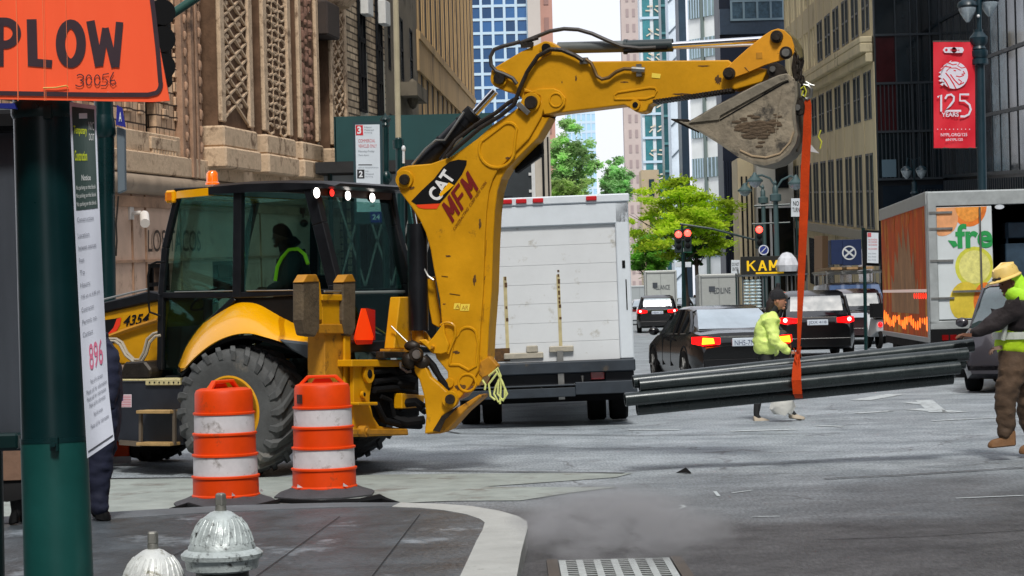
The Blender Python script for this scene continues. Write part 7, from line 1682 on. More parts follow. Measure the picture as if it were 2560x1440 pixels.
# ---- woman walking to the right
t, Yw = person('person in a neon yellow jacket and dark beanie walking with a white bag', 1930, 1052)
N_ = pf(Yw, pelvis=(1915, 905, .12), waist=(1916, 865, .12), chest=(1918, 820, .13), neck0=(1928, 785, .07), neck=(1936, 770, .052), head=(1944, 758, .06),
        hl=(1912, 925, .095, .08), kl=(1897, 985, .062, .1), al=(1890, 1040, .042, .1), fl=(1905, 1052, .035, .1), tl=(1921, 1056, .025, .1),
        hr=(1922, 925, .095, -.08), kr=(1952, 975, .062, -.1), ar=(1978, 1030, .042, -.1), fr=(1992, 1044, .035, -.1), tr=(2006, 1047, .025, -.1))
skin('body', N_, [('pelvis', 'waist'), ('waist', 'chest'), ('chest', 'neck0'), ('neck0', 'neck'), ('neck', 'head'), ('pelvis', 'hl'), ('hl', 'kl'), ('kl', 'al'), ('al', 'fl'), ('fl', 'tl'), ('pelvis', 'hr'), ('hr', 'kr'), ('kr', 'ar'), ('ar', 'fr'), ('fr', 'tr')], mat('dark_leggings', C(30, 32, 34), .8, var=.2), t, fr=WORLD)
J = pf(Yw, pelvis=(1911, 892, (.205, .18)), waist=(1914, 860, (.19, .17)), chest=(1914, 822, (.2, .17)), top=(1920, 795, (.14, .12)), neck=(1936, 776, .085),
       sl=(1918, 806, .1, .14), el=(1916, 860, .085, .2), sr=(1928, 806, .1, -.14), er=(1934, 850, .085, -.22), wr=(1962, 872, .066, -.26), hr=(1976, 880, .055, -.26), wl=(1942, 886, .06, .14))
skin('jacket', J, [('pelvis', 'waist'), ('waist', 'chest'), ('chest', 'top'), ('top', 'neck'), ('top', 'sl'), ('sl', 'el'), ('el', 'wl'), ('top', 'sr'), ('sr', 'er'), ('er', 'wr'), ('wr', 'hr')], NEON, t, fr=WORLD, wr=.026)
mb = MB(); wrp = P(1978, 881, Yw - .26); hand(mb, wrp, (1, 0, -.15), (0, 0, -1), .6); hh = P(1945, 752, Yw); hd, Mh = head_nodes(hh, (1, -.12, -.1), (.05, 0, 1), .235); mb.add(hd.v, hd.f); make('face_and_hand', mb, SKN, t, fr=WORLD, smooth=True)
mb = MB(); 
for s_ in (-1, 1): mb.ball(Mh(.086, s_ * .03, .012), .011, (1, 1, .6), 8)
make('eyes', mb, EYE, t, fr=WORLD, smooth=True)
mb = MB(); secs = []
for i in range(8):
    tt = i / 7; z = .02 + .125 * tt; w_ = math.sqrt(max(.0, 1 - (tt * .96) ** 2)); secs.append([Mh((.108 * w_) * math.cos(a) - .008, .092 * w_ * math.sin(a), z + .02 * math.cos(a) * (1 - tt)) for a in [j * math.pi / 8 for j in range(16)]])
mb.loft(secs); make('beanie', mb, mat('beanie_black', C(26, 26, 30), .9, var=.2, bump=.5, bs=90), t, fr=WORLD, smooth=True)
mb = MB(); mb.tube([Mh(-.06, 0, .02), Mh(-.09, .01, -.05), Mh(-.1, .0, -.14), Mh(-.09, 0, -.22)], [.06, .066, .055, .025], 10); mb.tube([Mh(-.02, -.07, .0), Mh(-.05, -.06, -.09), Mh(-.08, -.05, -.18)], [.03, .035, .015], 8); make('hair', mb, mat('hair_dark', C(40, 28, 24), .6, var=.2, vs=30, bump=.5, bs=60), t, fr=WORLD, smooth=True)
mb = MB()
for (a, b_, c, o) in ((1884, 1054, 1925, .1), (1972, 1046, 2012, -.1)):
    p, q = P(a, b_ - 4, Yw + o), P(c, b_ + 0, Yw + o); mb.loft([[p + V((0, -.04, -.02)), p + V((0, .04, -.02)), p + V((0, .035, .055)), p + V((0, -.035, .055))], [p.lerp(q, .5) + V((0, -.05, -.02)), p.lerp(q, .5) + V((0, .05, -.02)), p.lerp(q, .5) + V((0, .03, .045)), p.lerp(q, .5) + V((0, -.03, .045))], [q + V((0, -.03, -.018)), q + V((0, .03, -.018)), q + V((0, .02, .02)), q + V((0, -.02, .02))]])
make('shoes', mb, mat('shoe_pale', C(168, 156, 138), .6, var=.2), t, fr=WORLD, smooth=True, bevel=.01)
g_ = P(1955, 1030, Yw - .3); sbg = thing('shopping_bag', 'white plastic shopping bag carried low by the walking woman', 'bag', Fr((g_.x, g_.y)))
mb = MB(); random.seed(12); secs = []
for z, r in ((1035, .13), (1020, .16), (1000, .15), (975, .12), (940, .05), (905, .012)):
    c = P(1955 if z > 910 else 1972, z, Yw - .3); secs.append([c + V((r * math.cos(a) * random.uniform(.85, 1.15), r * .7 * math.sin(a), random.uniform(-.02, .02))) for a in [j * math.pi / 7 for j in range(14)]])
mb.loft(secs); make('bag_body', mb, mat('bag_white', C(206, 206, 200), .5, var=.08, vs=6, bump=1., bs=9), sbg, fr=WORLD, smooth=True)

# ---- worker pulling the pipes
t, _y = person('worker in a neon vest and tan brimmed hard hat steadying the pipe ends', 2520, 1112, Y=20.75); Yk = 20.75
N_ = pf(Yk, pelvis=(2536, 895, (.17, .16)), waist=(2538, 850, (.17, .15)), chest=(2546, 800, (.18, .15)), neck0=(2546, 752, .09), neck=(2540, 738, .065), head=(2530, 722, .06),
        hl=(2530, 930, .148, -.08), kl=(2512, 1000, .115, -.1), al=(2518, 1082, .088, -.1), fl=(2500, 1098, .05, -.1),
        hr=(2562, 930, .13, .12), kr=(2572, 1010, .13, .15), ar=(2580, 1090, .1, .2))
skin('trousers', N_, [('pelvis', 'waist'), ('waist', 'chest'), ('chest', 'neck0'), ('neck0', 'neck'), ('neck', 'head'), ('pelvis', 'hl'), ('hl', 'kl'), ('kl', 'al'), ('al', 'fl'), ('pelvis', 'hr'), ('hr', 'kr'), ('kr', 'ar')], BRN, t, fr=WORLD, wr=.022)
S_ = pf(Yk, pelvis=(2538, 880, (.165, .15)), waist=(2540, 840, (.17, .15)), chest=(2548, 795, (.185, .16)), neck=(2550, 752, .09), sl=(2530, 772, .125, -.2), el=(2480, 812, .085, -.24), wl=(2425, 838, .05, -.22), sr=(2562, 775, .1, .15), er=(2562, 840, .07, .1), wr=(2505, 868, .052, -.12))
skin('shirt', S_, [('pelvis', 'waist'), ('waist', 'chest'), ('chest', 'neck'), ('chest', 'sl'), ('sl', 'el'), ('el', 'wl'), ('chest', 'sr'), ('sr', 'er'), ('er', 'wr')], mat('dark_hoodie', C(34, 27, 29), .8, var=.3, vs=6, bump=1., bs=9), t, fr=WORLD, root='chest', wr=.014)
Vv = pf(Yk, pelvis=(2535, 897, (.215, .21)), waist=(2536, 850, (.205, .2)), chest=(2545, 800, (.225, .21)), sh=(2550, 772, (.2, .17)), neck=(2546, 752, .12))
skin('vest', Vv, [('pelvis', 'waist'), ('waist', 'chest'), ('chest', 'sh'), ('sh', 'neck')], NEOV, t, fr=WORLD, wr=.016)
mb = MB()
for py in (838, 846): pass
c = P(2546, 838, Yk); secs = [[c + V((.226 * math.cos(a) - .03, .215 * math.sin(a), z)) for a in [j * math.pi / 12 for j in range(24)]] for z in (-.035, .035)]; mb.loft(secs, cap=False); BSV = mat('band_silver', C(190, 196, 186), .3, var=.15, vs=9); make('reflective_band', mb, BSV, t, fr=WORLD)
mb = MB(); L_ = [P(2528, 760, Yk - .2), P(2516, 800, Yk - .235), P(2508, 850, Yk - .2)]; mb.tube(L_, .024, 6); make('reflective_band', mb, BSV, t, fr=WORLD)
hh = P(2522, 708, Yk); hd, Mh = head_nodes(hh, (-1, -.25, -.35), (-.2, 0, 1), .24); mb = MB(); mb.add(hd.v, hd.f); hand(mb, P(2428, 838, Yk - .22), (-1, .02, .1), (0, 0, -1), .5, side=1); make('face_and_hands', mb, SKD, t, fr=WORLD, smooth=True)
mb = MB(); 
for s_ in (-1, 1): mb.ball(Mh(.086, s_ * .03, .012), .011, (1, 1, .6), 8)
make('eyes', mb, EYE, t, fr=WORLD, smooth=True)
mb = MB(); hand(mb, P(2504, 868, Yk - .12), (-1, -.1, -.15), (0, 0, -1), .8); make('glove', mb, mat('glove_grey', C(136, 110, 96), .8, var=.3), t, fr=WORLD, smooth=True)
mb = MB(); secs = []
for (a, b_, z, o) in ((.172, .145, .05, 0), (.172, .145, .06, 0), (.135, .118, .075, 0), (.134, .116, .125, 0), (.112, .098, .172, 0), (.06, .05, .19, 0), (.005, .005, .197, 0)): secs.append([Mh(a * math.cos(q) + (.02 if a > .15 else 0), b_ * math.sin(q), z) for q in [j * math.pi / 12 for j in range(24)]])
mb.loft(secs); mb.tube([Mh(-.12, 0, .17), Mh(0, 0, .205), Mh(.12, 0, .16)], .012, 6); make('hard_hat', mb, mat('hat_tan', C(236, 204, 120), .4, var=.12, dirt_glint=C(110, 90, 60), ds=9, dt=.62), t, fr=WORLD, smooth=True)
mb = MB(); mb.tube([Mh(.1, -.08, .075), Mh(.13, 0, .08), Mh(.1, .08, .075)], .02, 6); mb.box(Mh(.115, 0, .07), (.05, .09, .04)); make('goggles', mb, GRSE, t, fr=WORLD, smooth=True)
mb = MB(); mb.tube([Mh(.06, .0, -.05), Mh(-.01, 0, -.1), Mh(-.08, 0, -.16)], [.055, .105, .14], 14); mb.tube([Mh(-.05, 0, .07), Mh(-.07, 0, -.02), Mh(-.08, 0, -.12)], [.088, .095, .12], 14); make('neck_cloth', mb, mat('cloth_neon', C(180, 240, 50), .7, var=.15, vs=8, bump=.6, bs=12, emit=.05), t, fr=WORLD, smooth=True)
def boot(mb, hx, hy, tx_, ty_, Y_):
    p, q = P(hx, hy, Y_), P(tx_, ty_, Y_); m_ = p.lerp(q, .55)
    f = lambda c, wd, lo, hi: [c + V((0, -wd, lo)), c + V((0, wd, lo)), c + V((0, wd * .8, hi)), c + V((0, -wd * .8, hi))]
    mb.loft([f(p, .045, -.03, .12), f(p.lerp(q, .3), .05, -.03, .12), f(m_, .055, -.03, .06), f(p.lerp(q, .85), .055, -.03, .045), f(q, .035, -.028, .015)])
mb = MB(); boot(mb, 2538, 1106, 2470, 1113, Yk - .1); boot(mb, 2588, 1124, 2548, 1128, Yk + .2); make('boots', mb, mat('boot_tan', C(122, 86, 52), .7, var=.2, bump=.3, dirt_glint=C(90, 68, 46), ds=9, dt=.6), t, fr=WORLD, smooth=True, bevel=.012)

# ---- operator in the cab
oc = MF.w((-.02, 0, 0)); t = thing('person', 'operator in a dark hoodie with lime stripes seated in the cab', 'person', Fr((oc.x, oc.y), MF.a))
def ML3(px, py, y): q = MF.L(px, py, y); return V((q.x, y, q.z))
A3 = lambda px, py, y, r: (ML3(px, py, y), r)
N_ = dict(pelvis=(ML3(742, 775, .1), .17), waist=(ML3(744, 730, .1), .17), chest=(ML3(738, 672, .1), (.2, .19)), neck0=(ML3(722, 632, .1), .11), neck=(ML3(712, 615, .1), .07), head=(ML3(708, 598, .1), .08),
          sl=(ML3(735, 645, .32), .1), el=(ML3(715, 715, .4), .08), wl=(ML3(672, 725, .3), .055), sr=(ML3(735, 645, -.12), .1), er=(ML3(718, 715, -.2), .08), wr=(ML3(672, 722, -.12), .055), kl=(ML3(660, 780, .25), .1), kr=(ML3(660, 780, -.1), .1), fl=(ML3(640, 860, .25), .06), f2=(ML3(640, 860, -.1), .06))
skin('body', N_, [('pelvis', 'waist'), ('waist', 'chest'), ('chest', 'neck0'), ('neck0', 'neck'), ('neck', 'head'), ('chest', 'sl'), ('sl', 'el'), ('el', 'wl'), ('chest', 'sr'), ('sr', 'er'), ('er', 'wr'), ('pelvis', 'kl'), ('kl', 'fl'), ('pelvis', 'kr'), ('kr', 'f2')], mat('hoodie_green', C(22, 30, 32), .9, var=.2), t, fr=MF)
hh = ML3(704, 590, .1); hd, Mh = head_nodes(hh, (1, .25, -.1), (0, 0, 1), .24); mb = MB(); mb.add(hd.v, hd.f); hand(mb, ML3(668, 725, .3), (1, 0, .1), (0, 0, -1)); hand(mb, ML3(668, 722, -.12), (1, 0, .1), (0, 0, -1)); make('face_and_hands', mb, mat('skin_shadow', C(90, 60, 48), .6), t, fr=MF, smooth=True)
mb = MB(); secs = []
for i in range(7):
    tt = i / 6; z = .0 + .13 * tt; w_ = math.sqrt(max(.0, 1 - (tt * .97) ** 2)); secs.append([Mh((.108 * w_) * math.cos(a) - .02 * (1 - tt), .09 * w_ * math.sin(a), z + .05 * math.cos(a) * (1 - tt)) for a in [j * math.pi / 8 for j in range(16)]])
mb.loft(secs); mb.tube([Mh(-.09, 0, -.04), Mh(-.12, 0, -.12)], [.06, .09], 10); make('hair', mb, mat('hair_black', C(16, 14, 14), .8), t, fr=MF, smooth=True)
mb = MB(); mb.tube([ML3(688, 702, .36), ML3(693, 668, .35), ML3(704, 645, .34), ML3(722, 625, .34), ML3(745, 622, .34), ML3(762, 636, .36), ML3(770, 660, .38)], .02, 6); make('lime_stripe', mb, mat('stripe_lime', C(160, 210, 30), .6, emit=.12), t, fr=MF, smooth=True)

# ---- two pedestrians behind the pole at the left
t, Yl = person('person in dark navy clothes standing behind the paper notice', 250, 1298, Y=G(250, 1298, ZS).y)
N_ = pf(Yl, pelvis=(250, 1060, (.17, .15)), waist=(252, 1000, .17), chest=(255, 930, (.2, .18)), neck0=(250, 870, .12), neck=(246, 850, .07), head=(245, 825, .1), hl=(246, 1085, .14, -.08), kl=(248, 1180, .1, -.08), al=(248, 1275, .07, -.08), fl=(262, 1292, .045, -.08), hr=(250, 1085, .14, .1), kr=(250, 1180, .1, .14), ar=(236, 1270, .07, .18), fr=(246, 1284, .045, .18),
        sl=(272, 880, .1, -.1), el=(276, 960, .08, -.12), wl=(268, 1030, .06, -.15), sr=(232, 880, .1, .1), er=(228, 960, .08, .12), wr=(236, 1030, .06, .1))
skin('body', N_, [('pelvis', 'waist'), ('waist', 'chest'), ('chest', 'neck0'), ('neck0', 'neck'), ('neck', 'head'), ('pelvis', 'hl'), ('hl', 'kl'), ('kl', 'al'), ('al', 'fl'), ('pelvis', 'hr'), ('hr', 'kr'), ('kr', 'ar'), ('ar', 'fr'), ('chest', 'sl'), ('sl', 'el'), ('el', 'wl'), ('chest', 'sr'), ('sr', 'er'), ('er', 'wr')], mat('navy_cloth', C(22, 28, 52), .85, var=.2, bump=.4, bs=14), t, fr=WORLD, wr=.016)
mb = MB(); boot(mb, 240, 1288, 276, 1295, Yl - .08); boot(mb, 232, 1280, 260, 1284, Yl + .18); make('shoes', mb, BLKM, t, fr=WORLD, smooth=True, bevel=.01)
t, Yl = person('person in a tan coat and black skirt behind the green pole', 40, 1308, Y=G(40, 1308, ZS).y)
N_ = pf(Yl, pelvis=(30, 1060, (.2, .17)), waist=(32, 1000, .18), chest=(34, 930, (.2, .18)), neck0=(36, 870, .12), neck=(38, 850, .07), head=(40, 825, .1), hl=(36, 1100, .1, -.08), kl=(38, 1210, .06, -.08), al=(42, 1285, .042, -.08), fl=(30, 1300, .035, -.08), hr=(20, 1100, .1, .1), kr=(34, 1210, .06, .14), ar=(66, 1280, .042, .14))
skin('body', N_, [('pelvis', 'waist'), ('waist', 'chest'), ('chest', 'neck0'), ('neck0', 'neck'), ('neck', 'head'), ('pelvis', 'hl'), ('hl', 'kl'), ('kl', 'al'), ('al', 'fl'), ('pelvis', 'hr'), ('hr', 'kr'), ('kr', 'ar')], mat('black_tights', C(16, 16, 18), .8), t, fr=WORLD)
mb = MB(); secs = []
for py, r in ((860, .13), (900, .22), (1000, .23), (1100, .27), (1195, .28)):
    c = P(32, py, Yl); secs.append([c + V((r * math.cos(a), r * .75 * math.sin(a), 0)) for a in [j * math.pi / 10 for j in range(20)]])
mb.loft(secs); make('coat', mb, mat('tan_coat', C(120, 92, 74), .8, var=.2, bump=.4, bs=12), t, fr=WORLD, smooth=True)
mb = MB(); secs = []
for py, r in ((1190, .24), (1215, .27), (1245, .25)):
    c = P(32, py, Yl); secs.append([c + V((r * math.cos(a), r * .75 * math.sin(a), .012 * math.sin(a * 5))) for a in [j * math.pi / 10 for j in range(20)]])
mb.loft(secs); make('skirt', mb, mat('skirt_black', C(14, 14, 16), .9), t, fr=WORLD, smooth=True)
mb = MB(); boot(mb, 48, 1296, 24, 1302, Yl - .08); boot(mb, 70, 1290, 50, 1294, Yl + .14); make('shoes', mb, BLKM, t, fr=WORLD, smooth=True, bevel=.01)
# vendor by the cart
t, Yv = person('person in black standing in front of the food cart', 1945, 862)
N_ = pf(Yv, pelvis=(1944, 790, .15), waist=(1944, 765, .15), chest=(1944, 738, (.2, .16)), neck0=(1944, 722, .1), neck=(1945, 716, .07), head=(1946, 706, .1), hl=(1938, 800, .1), kl=(1938, 828, .08), al=(1938, 856, .06), hr=(1950, 800, .1), kr=(1950, 828, .08), ar=(1951, 856, .06), sl=(1928, 733, .08), el=(1924, 752, .07), wl=(1926, 772, .05), sr=(1960, 733, .08), er=(1964, 752, .07), wr=(1962, 772, .05))
skin('body', N_, [('pelvis', 'waist'), ('waist', 'chest'), ('chest', 'neck0'), ('neck0', 'neck'), ('neck', 'head'), ('pelvis', 'hl'), ('hl', 'kl'), ('kl', 'al'), ('pelvis', 'hr'), ('hr', 'kr'), ('kr', 'ar'), ('chest', 'sl'), ('sl', 'el'), ('el', 'wl'), ('chest', 'sr'), ('sr', 'er'), ('er', 'wr')], DRK, t, fr=WORLD)
for px, py, lb in ((1722, 800, 'small distant person in dark clothes near the signal pole'), (1738, 798, 'small distant person in brown near the grey van')):
    t, Yv = person(lb, px, py, 'distant pedestrians'); s_ = FPX / Yv; d = lambda h, o=0., r=.1: (V((G(px, py).x + o, Yv, h)), r)
    skin('body', dict(pelvis=d(.95, 0, .14), chest=d(1.3, 0, .17), neck=d(1.52, 0, .06), head=d(1.66, 0, .1), kl=d(.5, .1, .07), al=d(.06, .14, .05), kr=d(.5, -.1, .07), ar=d(.06, -.14, .05), el=d(1.1, .26, .06), er=d(1.1, -.26, .06), wl=d(.85, .28, .05), wr=d(.85, -.28, .05)), [('pelvis', 'chest'), ('chest', 'neck'), ('neck', 'head'), ('pelvis', 'kl'), ('kl', 'al'), ('pelvis', 'kr'), ('kr', 'ar'), ('chest', 'el'), ('el', 'wl'), ('chest', 'er'), ('er', 'wr')], DRK if px < 1730 else mat('tan_coat', C(120, 92, 74)), t, fr=WORLD, sub=1)
# ---------------------------------------------------------------- trees
def tree(label, px, py_base, Y, px0, px1, py0, py1, leafcol, n=9000, leaf=.12, group=None, seed=1, trunk_r=.14, flat=.0, base_z=0., clumps=60, name='street_tree'):
    random.seed(seed); g_ = P(px, py_base, Y); t = thing(name, label, 'tree', Fr((g_.x, g_.y)), group)
    cx, cz0, cz1 = P((px0 + px1) / 2, py1, Y).x - g_.x, P(px, py1, Y).z, P(px, py0, Y).z; rx_ = (px1 - px0) / 2 / (FPX / Y); h = cz1 - cz0; clumps = int(clumps * 1.5); top = cz0 + h * .55
    mb = MB(); tips = []
    mb.tube([(0, 0, -.05), (trunk_r * .2, 0, cz0 * .5), (cx * .3, .05, cz0 + h * .1), (cx * .6, 0, top)], [trunk_r * 1.2, trunk_r, trunk_r * .8, trunk_r * .35], 10)
    for i in range(16):
        a = i * 2.4; zb = cz0 + h * (.0 + .5 * (i / 16)); L_ = rx_ * random.uniform(.7, 1.05) * (1 - .35 * i / 16); e = V((cx + L_ * math.cos(a), L_ * .8 * math.sin(a), zb + h * random.uniform(.15, .45))); s0 = V((cx * .3, 0, max(cz0 * .75, zb - h * .1))); mid = s0.lerp(e, .5) + V((0, 0, h * .06)); mb.tube([s0, mid, e], [trunk_r * .4, trunk_r * .25, trunk_r * .07], 6); tips += [e, mid, s0.lerp(e, .75)]
        for q in range(3):
            e2 = s0.lerp(e, random.uniform(.5, 1)) + V((random.uniform(-1, 1), random.uniform(-1, 1), random.uniform(.0, .9))) * rx_ * .3; mb.tube([s0.lerp(e, .5), e2], [trunk_r * .12, trunk_r * .03], 4); tips.append(e2)
    make('trunk', mb, mat('bark', C(58, 50, 42), .9, var=.3, vs=6, bump=.6), t, smooth=True)
    cl = []
    for k in range(clumps):
        if random.random() < .55: c = random.choice(tips) + V([random.gauss(0, 1) * rx_ * .08 for _ in range(3)])
        else:
            a = random.uniform(0, 6.28); r = rx_ * math.sqrt(random.random()) * .95; u = random.random(); prof = math.sin(math.pi * min(1, .15 + u * .85)) ** .6; c = V((cx + r * prof * math.cos(a), r * prof * .8 * math.sin(a), cz0 + h * u))
        cl.append((c, random.uniform(.09, .24) * rx_))
    mb = MB(); per = n // clumps; vs = []; fs = []; ms = []
    for c, r in cl:
        tone = random.choice((0, 0, 1, 2))
        for _ in range(per):
            d = V((random.gauss(0, 1), random.gauss(0, 1), random.gauss(0, 1) * (.32 if flat else .8))); p = c + d * r * .55; u = V((random.gauss(0, 1), random.gauss(0, 1), random.gauss(0, .5))).normalized(); w_ = u.cross(V((random.random(), random.random(), 1))).normalized(); s_ = leaf * random.uniform(.6, 1.3); b0 = len(vs)
            vs += [p - u * s_, p + w_ * s_ * .45, p + u * s_, p - w_ * s_ * .45]; fs.append((b0, b0 + 1, b0 + 2, b0 + 3)); ms.append(tone)
    mb.v = vs; mb.f = fs; mb.m = ms
    mats = []
    for i, q in enumerate((1., .55, 1.3)):
        key = 'leaf_%d_%d_%d_%d' % (leafcol[0], leafcol[1], leafcol[2], i)
        c = C(*leafcol); mm = mat(key, tuple(min(1, x * q) for x in c[:3]) + (1,), .6, spec=.2)
        b_ = mm.node_tree.nodes['Principled BSDF']; b_.inputs['Subsurface Weight'].default_value = 0
        if 'tr' not in [n_.name for n_ in mm.node_tree.nodes]:
            tr = mm.node_tree.nodes.new('ShaderNodeBsdfTranslucent'); tr.name = 'tr'; tr.inputs[0].default_value = tuple(min(1, x * q * 1.4) for x in c[:3]) + (1,); ms_ = mm.node_tree.nodes.new('ShaderNodeMixShader'); ms_.inputs[0].default_value = .55
            mm.node_tree.links.new(b_.outputs[0], ms_.inputs[1]); mm.node_tree.links.new(tr.outputs[0], ms_.inputs[2]); mm.node_tree.links.new(ms_.outputs[0], mm.node_tree.nodes['Material Output'].inputs[0])
        mats.append(mm)
    make('crown', mb, mats, t)
    return t
TG = 'street trees'
tree('bright lime green spreading street tree to the right of the white truck', 1716, 838, 96, 1560, 1850, 450, 640, (184, 210, 62), 20000, .105, TG, 3, .12, flat=1, clumps=90)
tree('large green tree rising above the roof of the white truck', 1425, 790, 230, 1362, 1492, 300, 500, (160, 196, 126), 18000, .22, TG, 5, .25, clumps=80)  # leaf colours of this and the next tree paled to mimic haze
tree('small pointed green tree right of the tall one in the street gap', 1548, 785, 260, 1498, 1592, 390, 510, (150, 192, 128), 10000, .24, TG, 7, .2, clumps=50)
tree('low pale shrubby tree just over the white truck roof', 1405, 800, 190, 1340, 1470, 455, 520, (150, 178, 100), 6000, .18, TG, 8, .15, clumps=40)
tree('shaded green tree lower down behind the lime green tree', 1618, 800, 150, 1570, 1690, 590, 690, (120, 176, 70), 8000, .16, TG, 11, .14, clumps=50)
tree('dark green tree trunked behind the red traffic lights', 1745, 800, 140, 1690, 1790, 560, 660, (56, 104, 44), 5000, .15, TG, 13, .14, clumps=40)
# ---------------------------------------------------------------- poles, signs, lamps, signals
def px_tube(mb, pts, Y, r, n=10): mb.tube([P(a, b_, Y) for a, b_ in pts], r, n)
def root(name, label, cat, px, py, Y, group=None): g_ = P(px, py, Y); return thing(name, label, cat, Fr((g_.x, g_.y)), group)
def pr(mb, pts, Y, d=.02): mb.prism([P(a, b_, Y) for a, b_ in pts], (0, d, 0)); return mb
def ptext(mb, s, x0, y0, x1, y1, Y, off=0., m=0, shear=0.): o, r, u = P(x0, y1, Y), P(x1, y1 - (x1 - x0) * .01, Y), P(x0, y0, Y); return text(mb, s, o, r - o, u - o, m, shear, off)
SGW = mat('sign_white', C(204, 212, 218), .45, var=.04); SGR = mat('sign_red', C(196, 30, 40), .45); SGK = mat('sign_black', C(24, 24, 28), .5); SGB = mat('sign_blue', C(30, 36, 130), .45); SGG = mat('sign_textgrey', C(120, 128, 136), .5); SGP = mat('sign_textred', C(196, 90, 96), .5)
# tall green + cream lamppost behind the cab
t = root('lamp_post', 'tall post cream above and dark green below, beside the digging arm', 'lamp post', 1000, 1000, 33)
mb = MB(); px_tube(mb, [(1001, 372), (1003, 960)], 33, .075); make('lower_pole', mb, DGRN, t, fr=WORLD, smooth=True)
mb = MB(); px_tube(mb, [(988, -60), (996, 355)], 33, .046); make('upper_pole', mb, mat('cream_pole', C(168, 158, 130), .5, var=.1, vs=5), t, fr=WORLD, smooth=True)
mb = MB(); px_tube(mb, [(995, 350), (996, 372)], 33, .085); mb.ball(P(996, 350, 33), .06); make('joint', mb, DGRN, t, fr=WORLD, smooth=True)
t = root('street_pole', 'slim dark green post carrying the parking sign near the scaffold', 'street pole', 966, 1000, 34)
mb = MB(); px_tube(mb, [(964, 300), (966, 540), (970, 960)], 34, .048); mb.lathe([(.05, 0), (.075, .03), (.06, .07), (.09, .12), (.07, .16), (.02, .2), (.001, .24)], 14, P(964, 318, 34)); mb.lathe([(.05, 0), (.09, .05), (.09, .14), (.05, .2)], 14, P(966, 460, 34)); mb.lathe([(.05, 0), (.1, .06), (.1, .1), (.05, .2)], 14, P(970, 580, 34)); make('pole', mb, DGRN, t, fr=WORLD, smooth=True)
mb = MB(); px_tube(mb, [(935, 478), (1000, 474)], 34, .02, 6); mb.box(P(984, 470, 33.9), (.12, .05, .06)); make('bracket', mb, STL, t, fr=WORLD)
t = root('parking_sign', 'tall parking sign with red 3 and black 2 beside the cab roof', 'sign', 920, 560, 33.6, 'parking regulation signs'); Yq = 33.6
mb = pr(MB(), [(882, 304), (955, 303), (958, 560), (886, 560)], Yq, .05); make('sign_frame', mb, mat('sign_case', C(28, 56, 62), .5), t, fr=WORLD)
mb = pr(MB(), [(888, 312), (949, 311), (952, 530), (892, 530)], Yq - .006, .004); make('sign_face', mb, SGW, t, fr=WORLD)
mb = MB(); pr(mb, [(889, 313), (907, 313), (908, 338), (890, 338)], Yq - .01, .003); make('red_square', mb, SGR, t, fr=WORLD)
mb = MB(); pr(mb, [(893, 424), (911, 424), (911, 446), (893, 446)], Yq - .01, .003); pr(mb, [(896, 411), (930, 411), (930, 413), (896, 413)], Yq - .01, .003); pr(mb, [(925, 514), (936, 514), (936, 516), (925, 516)], Yq - .01, .003); make('black_square', mb, SGK, t, fr=WORLD)
mb = MB(); ptext(mb, '3', 893, 316, 903, 335, Yq - .012, .04); ptext(mb, '2', 897, 427, 907, 443, Yq - .012, .04); make('digit', mb, WHT, t, fr=WORLD)
mb = MB(); ptext(mb, 'COMMERCIAL', 896, 348, 938, 356, Yq - .01); ptext(mb, 'VEHICLES ONLY', 896, 361, 942, 369, Yq - .01); make('red_lettering', mb, SGP, t, fr=WORLD)
mb = MB()
for (x0, y0, x1, y1, s_) in [(911, 316, 930, 320, 'Hour'), (911, 323, 934, 327, 'Metered'), (911, 330, 930, 334, 'Parking'), (896, 376, 936, 382, 'Monday-Friday'), (896, 386, 922, 391, '7am-6pm'), (914, 426, 922, 430, 'Hr'), (914, 433, 934, 437, 'Metered'), (914, 440, 932, 444, 'Parking'), (896, 418, 946, 421, 'DEPT OF TRANSPORTATION'), (912, 470, 930, 474, 'Others'), (912, 480, 938, 484, 'Saturday')]: ptext(mb, s_, x0, y0, x1, y1, Yq - .01)
make('small_lettering', mb, SGG, t, fr=WORLD)
mb = pr(MB(), [(925, 529), (953, 529), (955, 556), (927, 556)], Yq - .012, .004); make('blue_panel', mb, SGB, t, fr=WORLD); mb = MB(); ptext(mb, '24', 931, 536, 950, 549, Yq - .016, .02); make('digit', mb, WHT, t, fr=WORLD)
# second pole at left with its box and blue plate
t = root('street_pole', 'dark green pole with a grey box and blue plate behind the notice', 'street pole', 268, 1100, 28)
mb = MB(); px_tube(mb, [(256, 180), (262, 350), (270, 1150)], 28, .125, 24); mb.lathe([(.13, 0), (.16, .05), (.15, .2), (.13, .3)], 24, P(260, 345, 28)); make('pole', mb, GRU, t, fr=WORLD, smooth=True)
mb = pr(MB(), [(291, 316), (311, 322), (313, 476), (294, 484)], 27.9, .12); make('grey_box', mb, mat('box_grey', C(96, 108, 116), .5), t, fr=WORLD, bevel=.01)
mb = pr(MB(), [(292, 262), (306, 270), (314, 318), (290, 312)], 27.8, .02); make('blue_plate', mb, SGB, t, fr=WORLD)
mb = MB(); ptext(mb, 'A', 297, 280, 304, 304, 27.78, .02); make('plate_letter', mb, WHT, t, fr=WORLD)
mb = MB(); px_tube(mb, [(296, 490), (290, 560), (292, 600), (290, 640)], 27.9, .012, 6); make('conduit', mb, GRSE, t, fr=WORLD)
